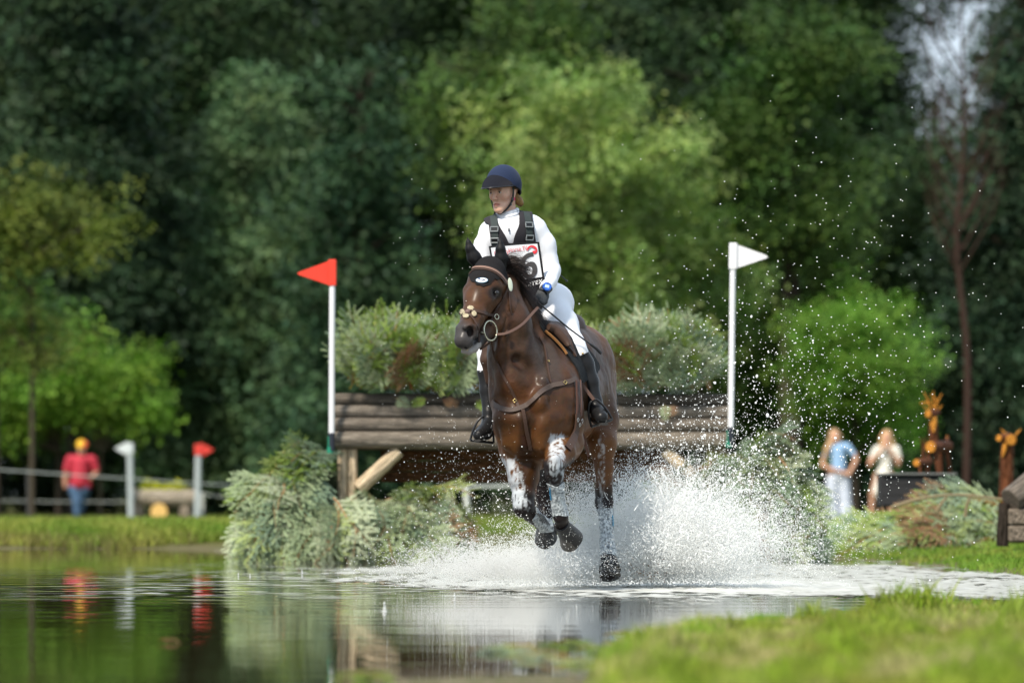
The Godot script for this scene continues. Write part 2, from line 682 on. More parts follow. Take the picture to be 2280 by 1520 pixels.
# lobes: [x, y, z, rx, ry, rz] metres from the tree's foot
func tree(called: String, label: String, where: Vector3, lobes: Array, per: float, color: Color, scale_: float, trunk: Array, group := "", spruce := false, bark := Color(0.05, 0.04, 0.03), gap := 0.35) -> Node3D:
	var t := thing(called, label, "tree", where, 0.0, group)
	var g := Geo.new()
	g.tube(trunk[0], trunk[1], 9)
	var places := []
	var cols := PackedColorArray()
	var nz := FastNoiseLite.new()
	nz.seed = rng.randi() % 1000
	nz.frequency = 0.55 / scale_
	for L in lobes:
		var c := Vector3(L[0], L[1], L[2])
		var r := Vector3(L[3], L[4], L[5])
		# a limb from the trunk into each lobe
		var k: float = clampf((c.y - r.y * 0.6) / trunk[0][-1].y, 0.15, 0.95)
		var foot: Vector3 = trunk[0][0].lerp(trunk[0][-1], k)
		g.tube([foot, foot.lerp(c, 0.55) + Vector3(0, 0.15 * r.y, 0), c + Vector3(0, 0.2 * r.y, 0)], [0.09 * scale_, 0.06 * scale_, 0.02], 6)
		var vol := r.x * r.y + r.y * r.z + r.x * r.z
		var n := int(vol * per)
		var tint := rng.randf_range(0.75, 1.25)
		for i in n:
			var d := Vector3(rng.randfn(), rng.randfn(), rng.randfn()).normalized()
			var p := c + d * r * pow(rng.randf(), 0.33) * (rng.randf_range(0.85, 1.12) if rng.randf() > 0.10 else rng.randf_range(1.1, 1.5))
			var w := p * 0.8
			p += Vector3(nz.get_noise_3dv(w), nz.get_noise_3dv(w + Vector3(31, 0, 0)), nz.get_noise_3dv(w + Vector3(0, 57, 0))) * r * 0.55
			var q := nz.get_noise_3dv(p * 1.3)
			if q < -gap + rng.randf() * 0.2: continue
			var s := scale_ * rng.randf_range(0.7, 1.4)
			var b := Basis.from_euler(Vector3(rng.randf_range(-0.5, 0.5), rng.randf() * TAU, rng.randf_range(-0.5, 0.5))).scaled(Vector3.ONE * s)
			places.append(Transform3D(b, p))
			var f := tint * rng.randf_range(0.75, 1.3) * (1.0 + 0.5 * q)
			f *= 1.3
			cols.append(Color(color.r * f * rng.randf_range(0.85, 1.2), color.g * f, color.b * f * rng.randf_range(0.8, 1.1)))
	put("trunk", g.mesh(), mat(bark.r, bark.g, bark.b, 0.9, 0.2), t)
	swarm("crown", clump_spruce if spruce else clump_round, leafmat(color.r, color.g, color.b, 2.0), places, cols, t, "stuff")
	return t

func straight(h: float, r: float, lean := 0.0) -> Array:
	return [[Vector3(0, -0.3, 0), Vector3(lean * 0.3, h * 0.4, 0), Vector3(lean, h * 0.86, 0)], [r, r * 0.7, r * 0.1]]

# lobes scattered in a tall ellipsoidal crown
func crown(cx: float, cy: float, rx: float, ry: float, n: int, lr: float, flat := 0.8) -> Array:
	var out := []
	for i in n:
		var d := Vector3(rng.randfn(), rng.randfn(), rng.randfn()).normalized() * pow(rng.randf(), 0.4)
		var s := lr * rng.randf_range(0.5, 1.45)
		out.append([cx + d.x * rx, cy + d.y * ry, d.z * rx * 0.7, s, s * flat, s])
	return out

# tiers of drooping boughs, as on a spruce
func tiers(h0: float, h1: float, r0: float, r1: float, n: int) -> Array:
	var out := []
	for i in n:
		var f := float(i) / (n - 1)
		var r := lerpf(r0, r1, f)
		var m := 5 if r > 1.2 else 3
		var turn := rng.randf() * TAU
		for k in m:
			var a := turn + TAU * k / m + rng.randf_range(-0.3, 0.3)
			var rr := r * rng.randf_range(0.75, 1.2)
			out.append([cos(a) * rr * 0.55, lerpf(h0, h1, f) + rng.randf_range(-0.3, 0.3), sin(a) * rr * 0.55, rr * 0.5, rr * 0.26 + 0.15, rr * 0.5])
	return out

func foot(px: float, d: float) -> Vector3:
	var p := at(px, 1100.0, d)
	return Vector3(p.x, 0.1, p.z)

func build_trees() -> void:
	clump_round = leaf_clump(50, 0.50, 0.120, 0.25)
	clump_spruce = leaf_clump(48, 0.48, 0.135, 0.8)
	# y in metres above the foot at distance d: (1100 - py) / 12667 * d
	# the dark wood at the back
	var k := 0
	var back := [[-40, 150], [230, 156], [520, 150], [840, 158], [1010, 150], [1330, 160], [1640, 152], [1900, 158], [2420, 150], [2560, 156]]
	var where := ["furthest left, at the left edge", "behind the man in the red shirt", "behind the small log jump", "behind the left half of the hedge", "left of the rider's head", "behind the rider", "behind the white flag", "between the white flag and the round bush", "behind the bare reddish tree", "at the right edge"]
	for b in back:
		var f := foot(b[0], b[1])
		var tall := rng.randf_range(15.0, 18.0)
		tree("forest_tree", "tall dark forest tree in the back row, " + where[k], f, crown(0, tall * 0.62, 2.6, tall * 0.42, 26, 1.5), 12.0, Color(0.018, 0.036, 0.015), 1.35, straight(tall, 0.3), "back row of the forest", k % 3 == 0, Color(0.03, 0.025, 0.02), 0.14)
		k += 1
	k = 0
	for px in [60, 380, 690, 990, 1230, 1470, 1720, -260, -600, 2580, 2900]:
		var f := foot(px, 176)
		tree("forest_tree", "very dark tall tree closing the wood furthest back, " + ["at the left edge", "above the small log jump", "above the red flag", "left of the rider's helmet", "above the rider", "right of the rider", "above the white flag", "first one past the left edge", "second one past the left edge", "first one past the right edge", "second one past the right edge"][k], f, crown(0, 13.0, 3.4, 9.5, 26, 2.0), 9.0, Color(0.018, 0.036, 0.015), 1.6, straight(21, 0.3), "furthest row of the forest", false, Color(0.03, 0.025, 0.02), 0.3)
		k += 1
	# undergrowth between the trunks
	var spots := [[-60, 138, 3.4], [150, 141, 2.6], [420, 138, 2.8], [640, 141, 3.2], [860, 138, 2.6], [1090, 141, 3.0], [1300, 138, 3.4], [1530, 141, 3.0], [1760, 138, 2.8], [1990, 141, 3.2], [2220, 138, 3.2]]
	var by := ["at the left edge", "behind the man in the red shirt", "behind the red flag of the small jump", "behind the red flag on the left pole", "behind the left half of the hedge", "behind the horse's head", "behind the horse's rump", "behind the white flag", "left of the two women", "between the women and the carved deer", "at the right edge"]
	k = 0
	for s in spots:
		tree("undergrowth_bush", "dark low bush under the forest, " + by[k], foot(s[0], s[1]), crown(0, s[2] * 0.5, 2.4, s[2] * 0.4, 9, 1.2), 13.0, Color(0.018, 0.039, 0.014), 1.2, straight(s[2] * 0.8, 0.08), "undergrowth of the forest")
		k += 1
	# the trees one can tell apart
	tree("spruce_tree", "blue-green spruce with drooping boughs left of the red flag", foot(560, 134), tiers(0.9, 10.0, 3.0, 1.1, 13), 12.0, Color(0.065, 0.115, 0.055), 1.05, straight(9.5, 0.22), "", true, Color(0.05, 0.04, 0.03), 0.3)
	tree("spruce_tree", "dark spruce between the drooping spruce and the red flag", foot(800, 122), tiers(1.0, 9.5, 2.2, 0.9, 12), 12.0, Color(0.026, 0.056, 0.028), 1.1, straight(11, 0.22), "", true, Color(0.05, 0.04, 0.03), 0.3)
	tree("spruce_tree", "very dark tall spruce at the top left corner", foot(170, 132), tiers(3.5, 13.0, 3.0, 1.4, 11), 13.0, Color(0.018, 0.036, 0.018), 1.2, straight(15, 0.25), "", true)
	tree("birch_tree", "yellow-green young tree with open crown at the left edge", foot(70, 108), crown(0.0, 5.6, 1.2, 1.5, 12, 0.75) + crown(0.1, 3.6, 0.8, 0.8, 7, 0.55), 14.0, Color(0.085, 0.115, 0.022), 0.8, straight(7, 0.06), "", false, Color(0.06, 0.05, 0.035), 0.2)
	tree("leafy_bush", "bright green spreading bush above the man in the red shirt", foot(130, 127), crown(-0.1, 2.85, 2.5, 0.85, 24, 0.78) + crown(-1.1, 2.1, 1.5, 0.3, 8, 0.55), 15.0, Color(0.125, 0.225, 0.036), 0.9, straight(2.6, 0.1), "", false, Color(0.05, 0.04, 0.03), 0.25)
	tree("leafy_bush", "green shrub between the yellow-green tree and the spreading bush", foot(-10, 112), crown(-0.2, 3.7, 1.0, 0.8, 8, 0.7), 15.0, Color(0.06, 0.125, 0.025), 0.8, straight(4.2, 0.1))
	tree("willow_tree", "pale green airy tree behind the rider, brightest of the wood", foot(1340, 116), crown(-0.1, 5.6, 2.4, 3.7, 46, 0.95), 13.0, Color(0.180, 0.250, 0.085), 0.9, straight(9, 0.2), "", false, Color(0.08, 0.07, 0.05), 0.26)
	tree("willow_tree", "smaller pale green tree right of the pale airy tree", foot(1560, 118), crown(0.1, 4.6, 1.1, 1.6, 12, 0.75), 13.0, Color(0.115, 0.18, 0.055), 0.9, straight(7, 0.16), "", false, Color(0.08, 0.07, 0.05), 0.26)
	tree("oak_tree", "mid green broad tree at the top between rider and bare tree", foot(1760, 126), crown(0, 8.3, 2.5, 3.0, 24, 1.1), 13.0, Color(0.042, 0.082, 0.020), 1.1, straight(12, 0.3), "", false, Color(0.05, 0.04, 0.03), 0.25)
	tree("oak_tree", "olive green tree reaching the top edge above the rider", foot(1180, 130), crown(0, 9.4, 2.6, 2.6, 20, 1.1), 13.0, Color(0.050, 0.090, 0.022), 1.1, straight(13, 0.3), "", false, Color(0.05, 0.04, 0.03), 0.25)
	tree("round_bush", "bright green rounded bush behind the white flag and the spray", foot(1905, 116), crown(0.0, 2.9, 1.5, 1.75, 30, 0.7), 19.0, Color(0.100, 0.198, 0.032), 0.72, straight(3.4, 0.1), "", false, Color(0.05, 0.04, 0.03), 0.4)
	tree("round_bush", "darker green bush right of the bright rounded bush", foot(2110, 121), crown(0.1, 2.6, 1.3, 1.9, 16, 0.65), 17.0, Color(0.040, 0.090, 0.022), 0.75, straight(4, 0.1), "", false, Color(0.05, 0.04, 0.03), 0.4)
	tree("oak_tree", "dark green tree filling the wood between the white flag and the bare tree", foot(1790, 134), crown(0, 4.8, 3.4, 3.6, 30, 1.2), 14.0, Color(0.027, 0.054, 0.015), 1.15, straight(9, 0.25), "", false, Color(0.05, 0.04, 0.03), 0.5)
	tree("oak_tree", "dark green tree behind the bare reddish tree, its top below the grey sky", foot(2090, 132), crown(0, 5.6, 2.8, 3.6, 28, 1.15), 14.0, Color(0.026, 0.052, 0.020), 1.15, straight(8, 0.25), "", false, Color(0.05, 0.04, 0.03), 0.5)
	tree("conifer_tree", "nearly black conifer at the right edge", foot(2290, 120), tiers(0.6, 12.0, 2.6, 0.8, 16), 14.0, Color(0.018, 0.036, 0.020), 1.05, straight(13, 0.2), "", true)
	dead_tree()
	# bare twigs of a dying shrub at the left
	var t := thing("dry_shrub", "pale leafless shrub with spreading twigs at the left", "shrub", foot(222, 132))
	var g := Geo.new()
	for i in 26:
		var a := rng.randf_range(-0.42, 0.42)
		var b := rng.randf_range(-0.4, 0.4)
		var h := rng.randf_range(3.0, 6.2)
		var p0 := Vector3(rng.randf_range(-0.2, 0.2), 1.5, 0)
		g.tube([p0, p0 + Vector3(a * 0.4 * h * 0.5, h * 0.35, b), p0 + Vector3(a * h * 0.5, h * 0.72, b * 1.5)], [0.016, 0.010, 0.004], 4)
	g.tube([Vector3(0, -0.2, 0), Vector3(0, 1.0, 0), Vector3(0.05, 1.9, 0)], [0.06, 0.05, 0.03], 7)
	put("branch", g.mesh(), mat(0.17, 0.14, 0.09, 0.8, 0.2), t)

func dead_tree() -> void:
	var d := 108.0
	var t := thing("bare_tree", "leafless reddish-brown tree against the grey sky at upper right", "tree", foot(2150, d))
	var g := Geo.new()
	var ends := []
	var main := spline([Vector3(0, -0.2, 0), Vector3(0.05, 3.0, 0), Vector3(-0.15, 5.2, 0), Vector3(0.0, 7.4, 0), Vector3(-0.1, 10.5, 0)], 5)
	g.tube(main, [0.075, 0.075, 0.07, 0.07, 0.07, 0.065, 0.06, 0.06, 0.055, 0.05, 0.05, 0.045, 0.045, 0.04, 0.035, 0.03, 0.03, 0.025, 0.02, 0.015, 0.01], 8)
	for i in 26:
		var h := rng.randf_range(3.6, 9.6)
		var s := -1.0 if i % 2 == 0 else 1.0
		var p := Vector3(-0.05, h, 0)
		var l := rng.randf_range(0.5, 1.3)
		var q := p + Vector3(s * l * 0.5, l * 0.9, rng.randf_range(-0.4, 0.4))
		var e := q + Vector3(s * l * 0.25, l * 0.9, rng.randf_range(-0.3, 0.3))
		g.tube([p, q, e], [0.024, 0.016, 0.005], 5)
		for j in 4:
			var b := p.lerp(e, rng.randf_range(0.3, 0.9))
			g.tube([b, b + Vector3(rng.randf_range(-0.5, 0.5), rng.randf_range(0.2, 0.7), rng.randf_range(-0.3, 0.3))], [0.009, 0.003], 4)
	put("trunk", g.mesh(), mat(0.045, 0.027, 0.021, 0.8, 0.2), t)

# ---------------------------------------------------------------- the log and brush fence behind the horse
const OD := 48.5

func op(px: float, py: float, near := 0.0) -> Vector3:
	return at(px, py, OD - near)

var bough_meshes: Array = []
var bough_mats: Array = []

# a cut spruce bough lying along +x with its flat side up (+y); a metre long at size 1
func bough(seed_: int, dens := 1.0) -> ArrayMesh:
	var r := RandomNumberGenerator.new()
	r.seed = seed_
	var g := Geo.new()
	var L := 0.62
	var pts := []
	for i in 7:
		var f := i / 6.0
		pts.append(Vector3(f * L, 0.07 * sin(f * 2.6) - 0.20 * f * f, r.randf_range(-0.012, 0.012)))
	g.col = Color(0.9, 0.45, 0.35)
	g.tube(pts, [0.008, 0.0075, 0.007, 0.006, 0.005, 0.004, 0.002], 5, false)
	var twig := func(o: Vector3, d: Vector3, l: float) -> void:
		d = d.normalized()
		var m := int(l / 0.0042 * dens)
		var up := Vector3(r.randfn() * 0.25, 1, r.randfn() * 0.25)
		var s := d.cross(up).normalized()
		up = s.cross(d)
		var k := r.randf_range(0.75, 1.2)
		g.col = Color(0.6 * k, 0.5 * k, 0.5 * k)
		g.tube([o, o + d * l], [0.0032, 0.0015], 3, false)
		for j in m:
			var f := (j + 0.5) / m
			var p := o + d * l * f
			var a := r.randfn() * 0.45 + (0.0 if j % 2 == 0 else PI)
			var side := s * cos(a) + up * sin(a) * 0.8
			var nl := 0.023 * (1.0 - 0.35 * f) * r.randf_range(0.8, 1.15)
			var e := p + (side + d * 0.75).normalized() * nl
			var w := d * 0.0046
			var tone := k * r.randf_range(0.7, 1.3) * (1.0 + 0.35 * f)
			g.col = Color(tone, tone, tone)
			g.flat_tri(p - w, p + w, e)
		for j in 4:   # the tip's tuft
			var e := o + d * (l + 0.016) + s * (j - 1.5) * 0.006
			g.col = Color(1.3 * k, 1.35 * k, 1.1 * k)
			g.flat_tri(o + d * l - s * 0.004, o + d * l + s * 0.004, e)
	var n := 8
	for i in n:
		var f := 0.10 + 0.86 * i / n
		var p: Vector3 = (pts[int(f * 6)] as Vector3).lerp(pts[mini(int(f * 6) + 1, 6)], f * 6 - int(f * 6))
		var l := 0.27 * pow(1.0 - f, 0.6) + 0.075
		for e in [-1.0, 1.0]:
			var d := Vector3(0.85, r.randf_range(-0.55, 0.10), e * r.randf_range(0.75, 1.1))
			l *= r.randf_range(0.85, 1.1)
			twig.call(p, d, l)
			var sub := int(l / 0.10)
			for k in sub:
				var q := p + d.normalized() * l * (0.25 + 0.7 * k / maxi(sub, 1))
				for e2 in [-1.0, 1.0]:
					if r.randf() < 0.85: twig.call(q, d.normalized() + Vector3(0.2, r.randf_range(-0.15, 0.1), 0) + Vector3(e2 * 0.8, 0, -e2 * e * 0.8) * 0.9, (l * (1.0 - 0.8 * k / maxi(sub, 1))) * 0.38 + 0.02)
	twig.call(pts[6], Vector3(1, -0.2, 0), 0.06)
	return g.mesh()

func bough_setup() -> void:
	for i in 4: bough_meshes.append(bough(50 + i))
	# grey-green undersides, fresh green tops, yellow-green, browned
	for c in [[0.38, 0.48, 0.28], [0.24, 0.36, 0.07], [0.43, 0.53, 0.20], [0.30, 0.185, 0.10], [0.27, 0.38, 0.26], [0.54, 0.62, 0.42]]:
		var m := leafmat(c[0], c[1], c[2], 0.5)
		m.albedo_color = lin(c[0], c[1], c[2])
		bough_mats.append(m)

# a bough as a named part: foot, where it points, which way its upper side faces
func lay(parent: Node3D, o: Vector3, along: Vector3, up: Vector3, size: float, kind: int) -> void:
	along = along.normalized()
	var z := along.cross(up).normalized()
	var y := z.cross(along)
	var b := put("spruce_branch", bough_meshes[rng.randi() % bough_meshes.size()], bough_mats[kind], parent)
	b.transform = Transform3D(Basis(along * size, y * size, z * size), o - parent.position)

func wood_mat(r: float, g: float, b: float, key: String) -> StandardMaterial3D:
	if mats.has(key): return mats[key]
	var m := StandardMaterial3D.new()
	m.albedo_color = Color.WHITE
	m.roughness = 0.78
	m.metallic_specular = 0.3
	var lo := lin(r * 0.30, g * 0.29, b * 0.28)
	var mid := lin(r, g, b)
	var hi := lin(r * 1.9, g * 1.9, b * 1.9)
	m.albedo_texture = noise_tex(0.012, 5, 512, [[0.0, 0.35, 0.55, 0.8, 1.0], [lo, mid, lin(r * 0.75, g * 0.74, b * 0.73), hi, mid]])
	if not mats.has("woodbump"): mats["woodbump"] = noise_tex(0.02, 5, 256, null, true, 10.0)
	m.normal_enabled = true
	m.normal_scale = 1.5
	m.normal_texture = mats["woodbump"]
	m.uv1_scale = Vector3(3.0, 0.35, 1)      # stretched along the log
	mats[key] = m
	return m

# an uneven log from p to q
func log_geo(p: Vector3, q: Vector3, r0: float, r1: float, sides := 20, wob := 0.05) -> Geo:
	var g := Geo.new()
	var pts := []
	var rr := []
	var m := 9
	for i in m + 1:
		var f := float(i) / m
		pts.append(p.lerp(q, f) + Vector3(0, 1, 0.3) * rng.randf_range(-1, 1) * wob * r0 * 0.6)
		rr.append(lerpf(r0, r1, f) * rng.randf_range(1.0 - wob, 1.0 + wob))
	pts.push_front(pts[0] - (q - p).normalized() * 0.008)
	rr.push_front(rr[0] * 0.9)
	pts.append(pts[-1] + (q - p).normalized() * 0.008)
	rr.append(rr[-1] * 0.9)
	g.tube(pts, rr, sides)
	return g

func build_obstacle() -> void:
	bough_setup()
	var s := 1.0 / ppm(OD)
	var o := op(1185, 1240)
	o.y = 0.0
	var t := thing("log_fence", "long cross-country fence of four stacked grey logs on wooden posts", "fence", o)
	var rows := [[891, 14.0, -0.10], [918.5, 15.0, 0.0], [947, 15.5, 0.05], [981, 19.5, 0.06]]
	var tones := [[0.110, 0.094, 0.075], [0.160, 0.139, 0.115], [0.140, 0.120, 0.098], [0.170, 0.147, 0.118]]
	for i in 4:
		var r: Array = rows[i]
		var tone: Array = tones[i]
		var a := op(747, r[0] - 2, r[2]) - o
		var b := op(1622, r[0], r[2]) - o
		put("log", log_geo(a, b, r[1] * s, r[1] * s, 22, 0.025).mesh(), wood_mat(tone[0], tone[1], tone[2], "log%d" % i), t)
	# backing that the brush stands in
	var g := Geo.new()
	g.box((op(747, 940, -0.55) + op(1622, 940, -0.55)) * 0.5 - o, Vector3(437 * s, 0, 0), Vector3(0, 62 * s, 0), Vector3(0, 0, 0.38), 0.01)
	put("frame", g.mesh(), wood_mat(0.09, 0.06, 0.04, "frame"), t)
	var post := wood_mat(0.50, 0.40, 0.27, "post")
	for m in [1.0, -1.0]:
		var fx := func(x: float) -> float: return x if m > 0 else 2369.0 - x
		for x in [762.5, 784.0]:
			put("post", log_geo(op(fx.call(x), 1002, 0.0) - o, op(fx.call(x), 1215, 0.0) - o, 11.2 * s, 11.8 * s, 14, 0.03).mesh(), post, t)
		put("brace", log_geo(op(fx.call(800), 1086, 0.03) - o, op(fx.call(886), 1004, 0.03) - o, 17 * s, 15 * s, 14, 0.03).mesh(), post, t)
	# brown boards under the logs, between the posts
	var plank := wood_mat(0.105, 0.048, 0.018, "plank")
	for i in 3:
		g = Geo.new()
		var y := 1014.0 + i * 24.0
		g.box((op(845, y, -0.42) + op(1525, y, -0.42)) * 0.5 - o, Vector3(340 * s, 0, 0), Vector3(0, 11.4 * s, 0), Vector3(0, 0, 0.02), 0.004)
		put("board", g.mesh(), plank, t)
	# brush standing on the logs
	for side in 2:
		var x0 := 776.0 if side == 0 else 1345.0
		var x1 := 1080.0 if side == 0 else 1588.0
		var h := thing("brush_hedge", "hedge of cut spruce boughs on the log fence, " + ("on the horse's head side" if side == 0 else "behind the horse's rump"), "hedge", Vector3(op((x0 + x1) / 2, 878).x, op(900, 878).y, -OD - 0.3), 0.0, "brush on top of the log fence")
		var core := Geo.new()
		core.box(Vector3(0, 0.30, 0), Vector3((x1 - x0) * 0.45 * s, 0, 0), Vector3(0, 0.26, 0), Vector3(0, 0, 0.14), 0.08)
		var n := 190 if side == 0 else 165
		for i in n:
			var f := (i + rng.randf()) / n
			var x := lerpf(x0, x1, f)
			var high := rng.randf()
			var top := 690.0 + 14.0 * noise.get_noise_1d(x * 0.06) + rng.randf_range(-6, 14)
			if side == 1: top += 14.0 * smoothstep(1420.0, 1340.0, x) + 16.0 * smoothstep(1560, 1610, x) - 6.0
			var y := lerpf(868.0, top + 135.0, high)
			var near := rng.randf_range(-0.35, 0.12) - high * 0.05
			var lean := rng.randf_range(-1.0, 1.0)
			if x < x0 + 70 and side == 0: lean = rng.randf_range(0.0, 0.7)
			if x > x1 - 70 and side == 1: lean = rng.randf_range(-0.7, 0.0)
			var out := rng.randf_range(0.1, 1.1) * (0.55 + near + 0.35)
			if rng.randf() < 0.2 and x > x0 + 90 and x < x1 - 90: lean *= 2.5
			var kind: int = [0, 5, 2, 1, 4, 1, 0, 5][rng.randi() % 8]
			if y > 850 and rng.randf() < 0.18: kind = [3, 1, 4][rng.randi() % 3]
			var size := rng.randf_range(0.75, 1.1) * (0.95 if high < 0.7 else 0.72)
			var rise := (y - top + rng.randf_range(-4.0, 16.0)) * s * sqrt(1.0 + lean * lean + out * out) / 0.60
			size = clampf(rise, 0.42, size)
			lay(h, op(x, y, near), Vector3(lean, 1.0, out), Vector3(rng.randfn() * 0.4, out * -0.3 - 0.1, -1.0 if rng.randf() < 0.55 else 1.0), size, kind)
	# drooping heaps at both ends
	heap("fir_heap", "tall heap of grey-green spruce boughs drooping into the pond, left of the horse", [[[490, 1218], [520, 1150], [560, 1075], [620, 1025], [690, 993], [745, 990]], [[745, 990], [800, 1085], [880, 1082], [960, 1078], [1010, 1130], [1050, 1210]]], 290, 0)
	heap("fir_heap", "heap of spruce boughs half hidden by the spray, right of the horse", [[[1330, 1205], [1390, 1120], [1440, 1080], [1500, 1060], [1560, 1060], [1620, 985]], [[1620, 985], [1690, 982], [1750, 1000], [1800, 1060], [1825, 1130], [1835, 1215]]], 240, 1)
	# flags
	flag("red_flag_pole", "white pole with red pointed flag at the left end of the log fence", op(738, 1003, 0.22), op(739.5, 580, 0.22), -1.0, lin(0.78, 0.045, 0.020), [0.006, 0.22, 0.13])
	flag("white_flag_pole", "white pole with white pointed flag at the right end of the log fence", op(1627, 990, 0.22), op(1633, 543, 0.22), 1.0, lin(0.78, 0.78, 0.80), [0.006, 0.20, 0.14])
	# twigs fallen on the logs
	for q in [[880, 886, 0], [950, 888, 1], [985, 890, 3], [1510, 905, 3], [1480, 900, 0], [1060, 890, 1]]:
		var b := Node3D.new()
		b.name = numbered("fallen_twig")
		add_child(b, true)
		b.position = op(q[0], q[1], 0.12)
		tag(b, {880: "brown twig on the top log, left of the horse's head side", 950: "greenish twig on the top log, left of centre", 985: "small brown twig on the top log, nearest the horse's chest", 1510: "forked brown twig hanging on the logs behind the spray", 1480: "grey-green twig on the logs behind the spray", 1060: "brown twig on the top log right behind the rider's boot"}[q[0]], "twig")
		lay(b, op(q[0], q[1], 0.12), Vector3(rng.randf_range(-1, 1), -0.2, 0.1), Vector3(0, 0.3, 1), 0.22, q[2])

func heap(called: String, label: String, ridges: Array, n: int, browned: int) -> void:
	var line := []
	for r in ridges[0]: line.append(Vector2(r[0], r[1]))
	for r in ridges[1].slice(1): line.append(Vector2(r[0], r[1]))
	var l: Vector2 = line[0]
	var rr: Vector2 = line[-1]
	var o := op((l.x + rr.x) / 2, 1240)
	o.y = 0.0
	var t := thing(called, label, "branch heap", o)
	var s := 1.0 / ppm(OD)
	var top := func(x: float) -> float:
		for i in line.size() - 1:
			if x <= line[i + 1].x: return lerpf(line[i].y, line[i + 1].y, clampf((x - line[i].x) / maxf(line[i + 1].x - line[i].x, 1.0), 0, 1))
		return line[-1].y
	# dark earth mound within
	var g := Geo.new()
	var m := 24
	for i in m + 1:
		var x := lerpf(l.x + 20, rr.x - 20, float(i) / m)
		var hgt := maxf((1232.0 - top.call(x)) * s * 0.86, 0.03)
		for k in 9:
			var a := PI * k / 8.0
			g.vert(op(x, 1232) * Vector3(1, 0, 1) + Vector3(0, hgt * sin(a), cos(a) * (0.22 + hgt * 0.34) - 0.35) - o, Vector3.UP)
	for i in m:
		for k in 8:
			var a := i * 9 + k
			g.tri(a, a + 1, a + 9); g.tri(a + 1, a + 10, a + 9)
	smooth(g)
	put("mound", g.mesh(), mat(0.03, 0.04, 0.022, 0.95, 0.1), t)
	# boughs laid like thatch down the mound's face, tips to the water
	var face := func(x: float, v: float) -> Vector3:
		var hgt := maxf((1236.0 - top.call(x)) * s, 0.05)
		return Vector3(op(x, 1236).x, hgt * (1.0 - v * 0.9), -OD + sqrt(maxf(1.0 - (1.0 - v) * (1.0 - v), 0.0)) * (0.30 + hgt * 0.40) - 0.33)
	var mid := 745.0 if browned == 0 else 1640.0
	for i in n:
		var x := lerpf(l.x + 88, rr.x - 50, rng.randf())
		var v := pow(rng.randf(), 0.9) * 0.78
		var p: Vector3 = face.call(x, v)
		var sx: Vector3 = ((face.call(x + 12.0, v) as Vector3) - face.call(x - 12.0, v)).normalized()
		var sv: Vector3 = ((face.call(x, minf(v + 0.06, 1.0)) as Vector3) - face.call(x, maxf(v - 0.06, 0.0))).normalized()
		var nn := sx.cross(sv)
		if nn.z + nn.y < 0.0: nn = -nn
		var spread := clampf((x - mid) / 240.0, -1.0, 1.0)
		var along := sv * 0.9 + sx * (spread * 0.75 + rng.randfn() * 0.30) + nn * rng.randf_range(0.15, 0.75)
		along.y -= absf(spread) * 0.15
		var kind: int = [0, 0, 0, 4, 5, 5, 2][rng.randi() % 7]
		if v < 0.15: kind = [1, 0, 2, 4][rng.randi() % 4]
		if browned == 0 and x > 920 and rng.randf() < 0.14: kind = 3
		if browned == 1: kind = [4, 4, 0, 3, 1, 4, 0, 5][rng.randi() % 8]
		if browned == 0 and x > 690.0 and x < 890.0:   # the posts stand clear of the boughs
			if x > 730.0 and (p.y - 0.58) / OD * FPX > 1100.0 - 1112.0: continue
			if v < 0.5 and x <= 730.0: along = sv - sx * 0.35 + nn * 0.2
		var hh := maxf((1236.0 - top.call(x)) * s, 0.05)
		var size := clampf(rng.randf_range(0.75, 1.2) * (0.55 + hh * 0.35), 0.45, 1.1)
		size = minf(size, (p.y + 0.10) / (0.62 * maxf(-along.normalized().y, 0.2)))
		if size < 0.3: continue
		lay(t, p + nn * rng.randf_range(-0.02, 0.06), along, (nn + sx * rng.randfn() * 0.5).normalized(), size, kind)

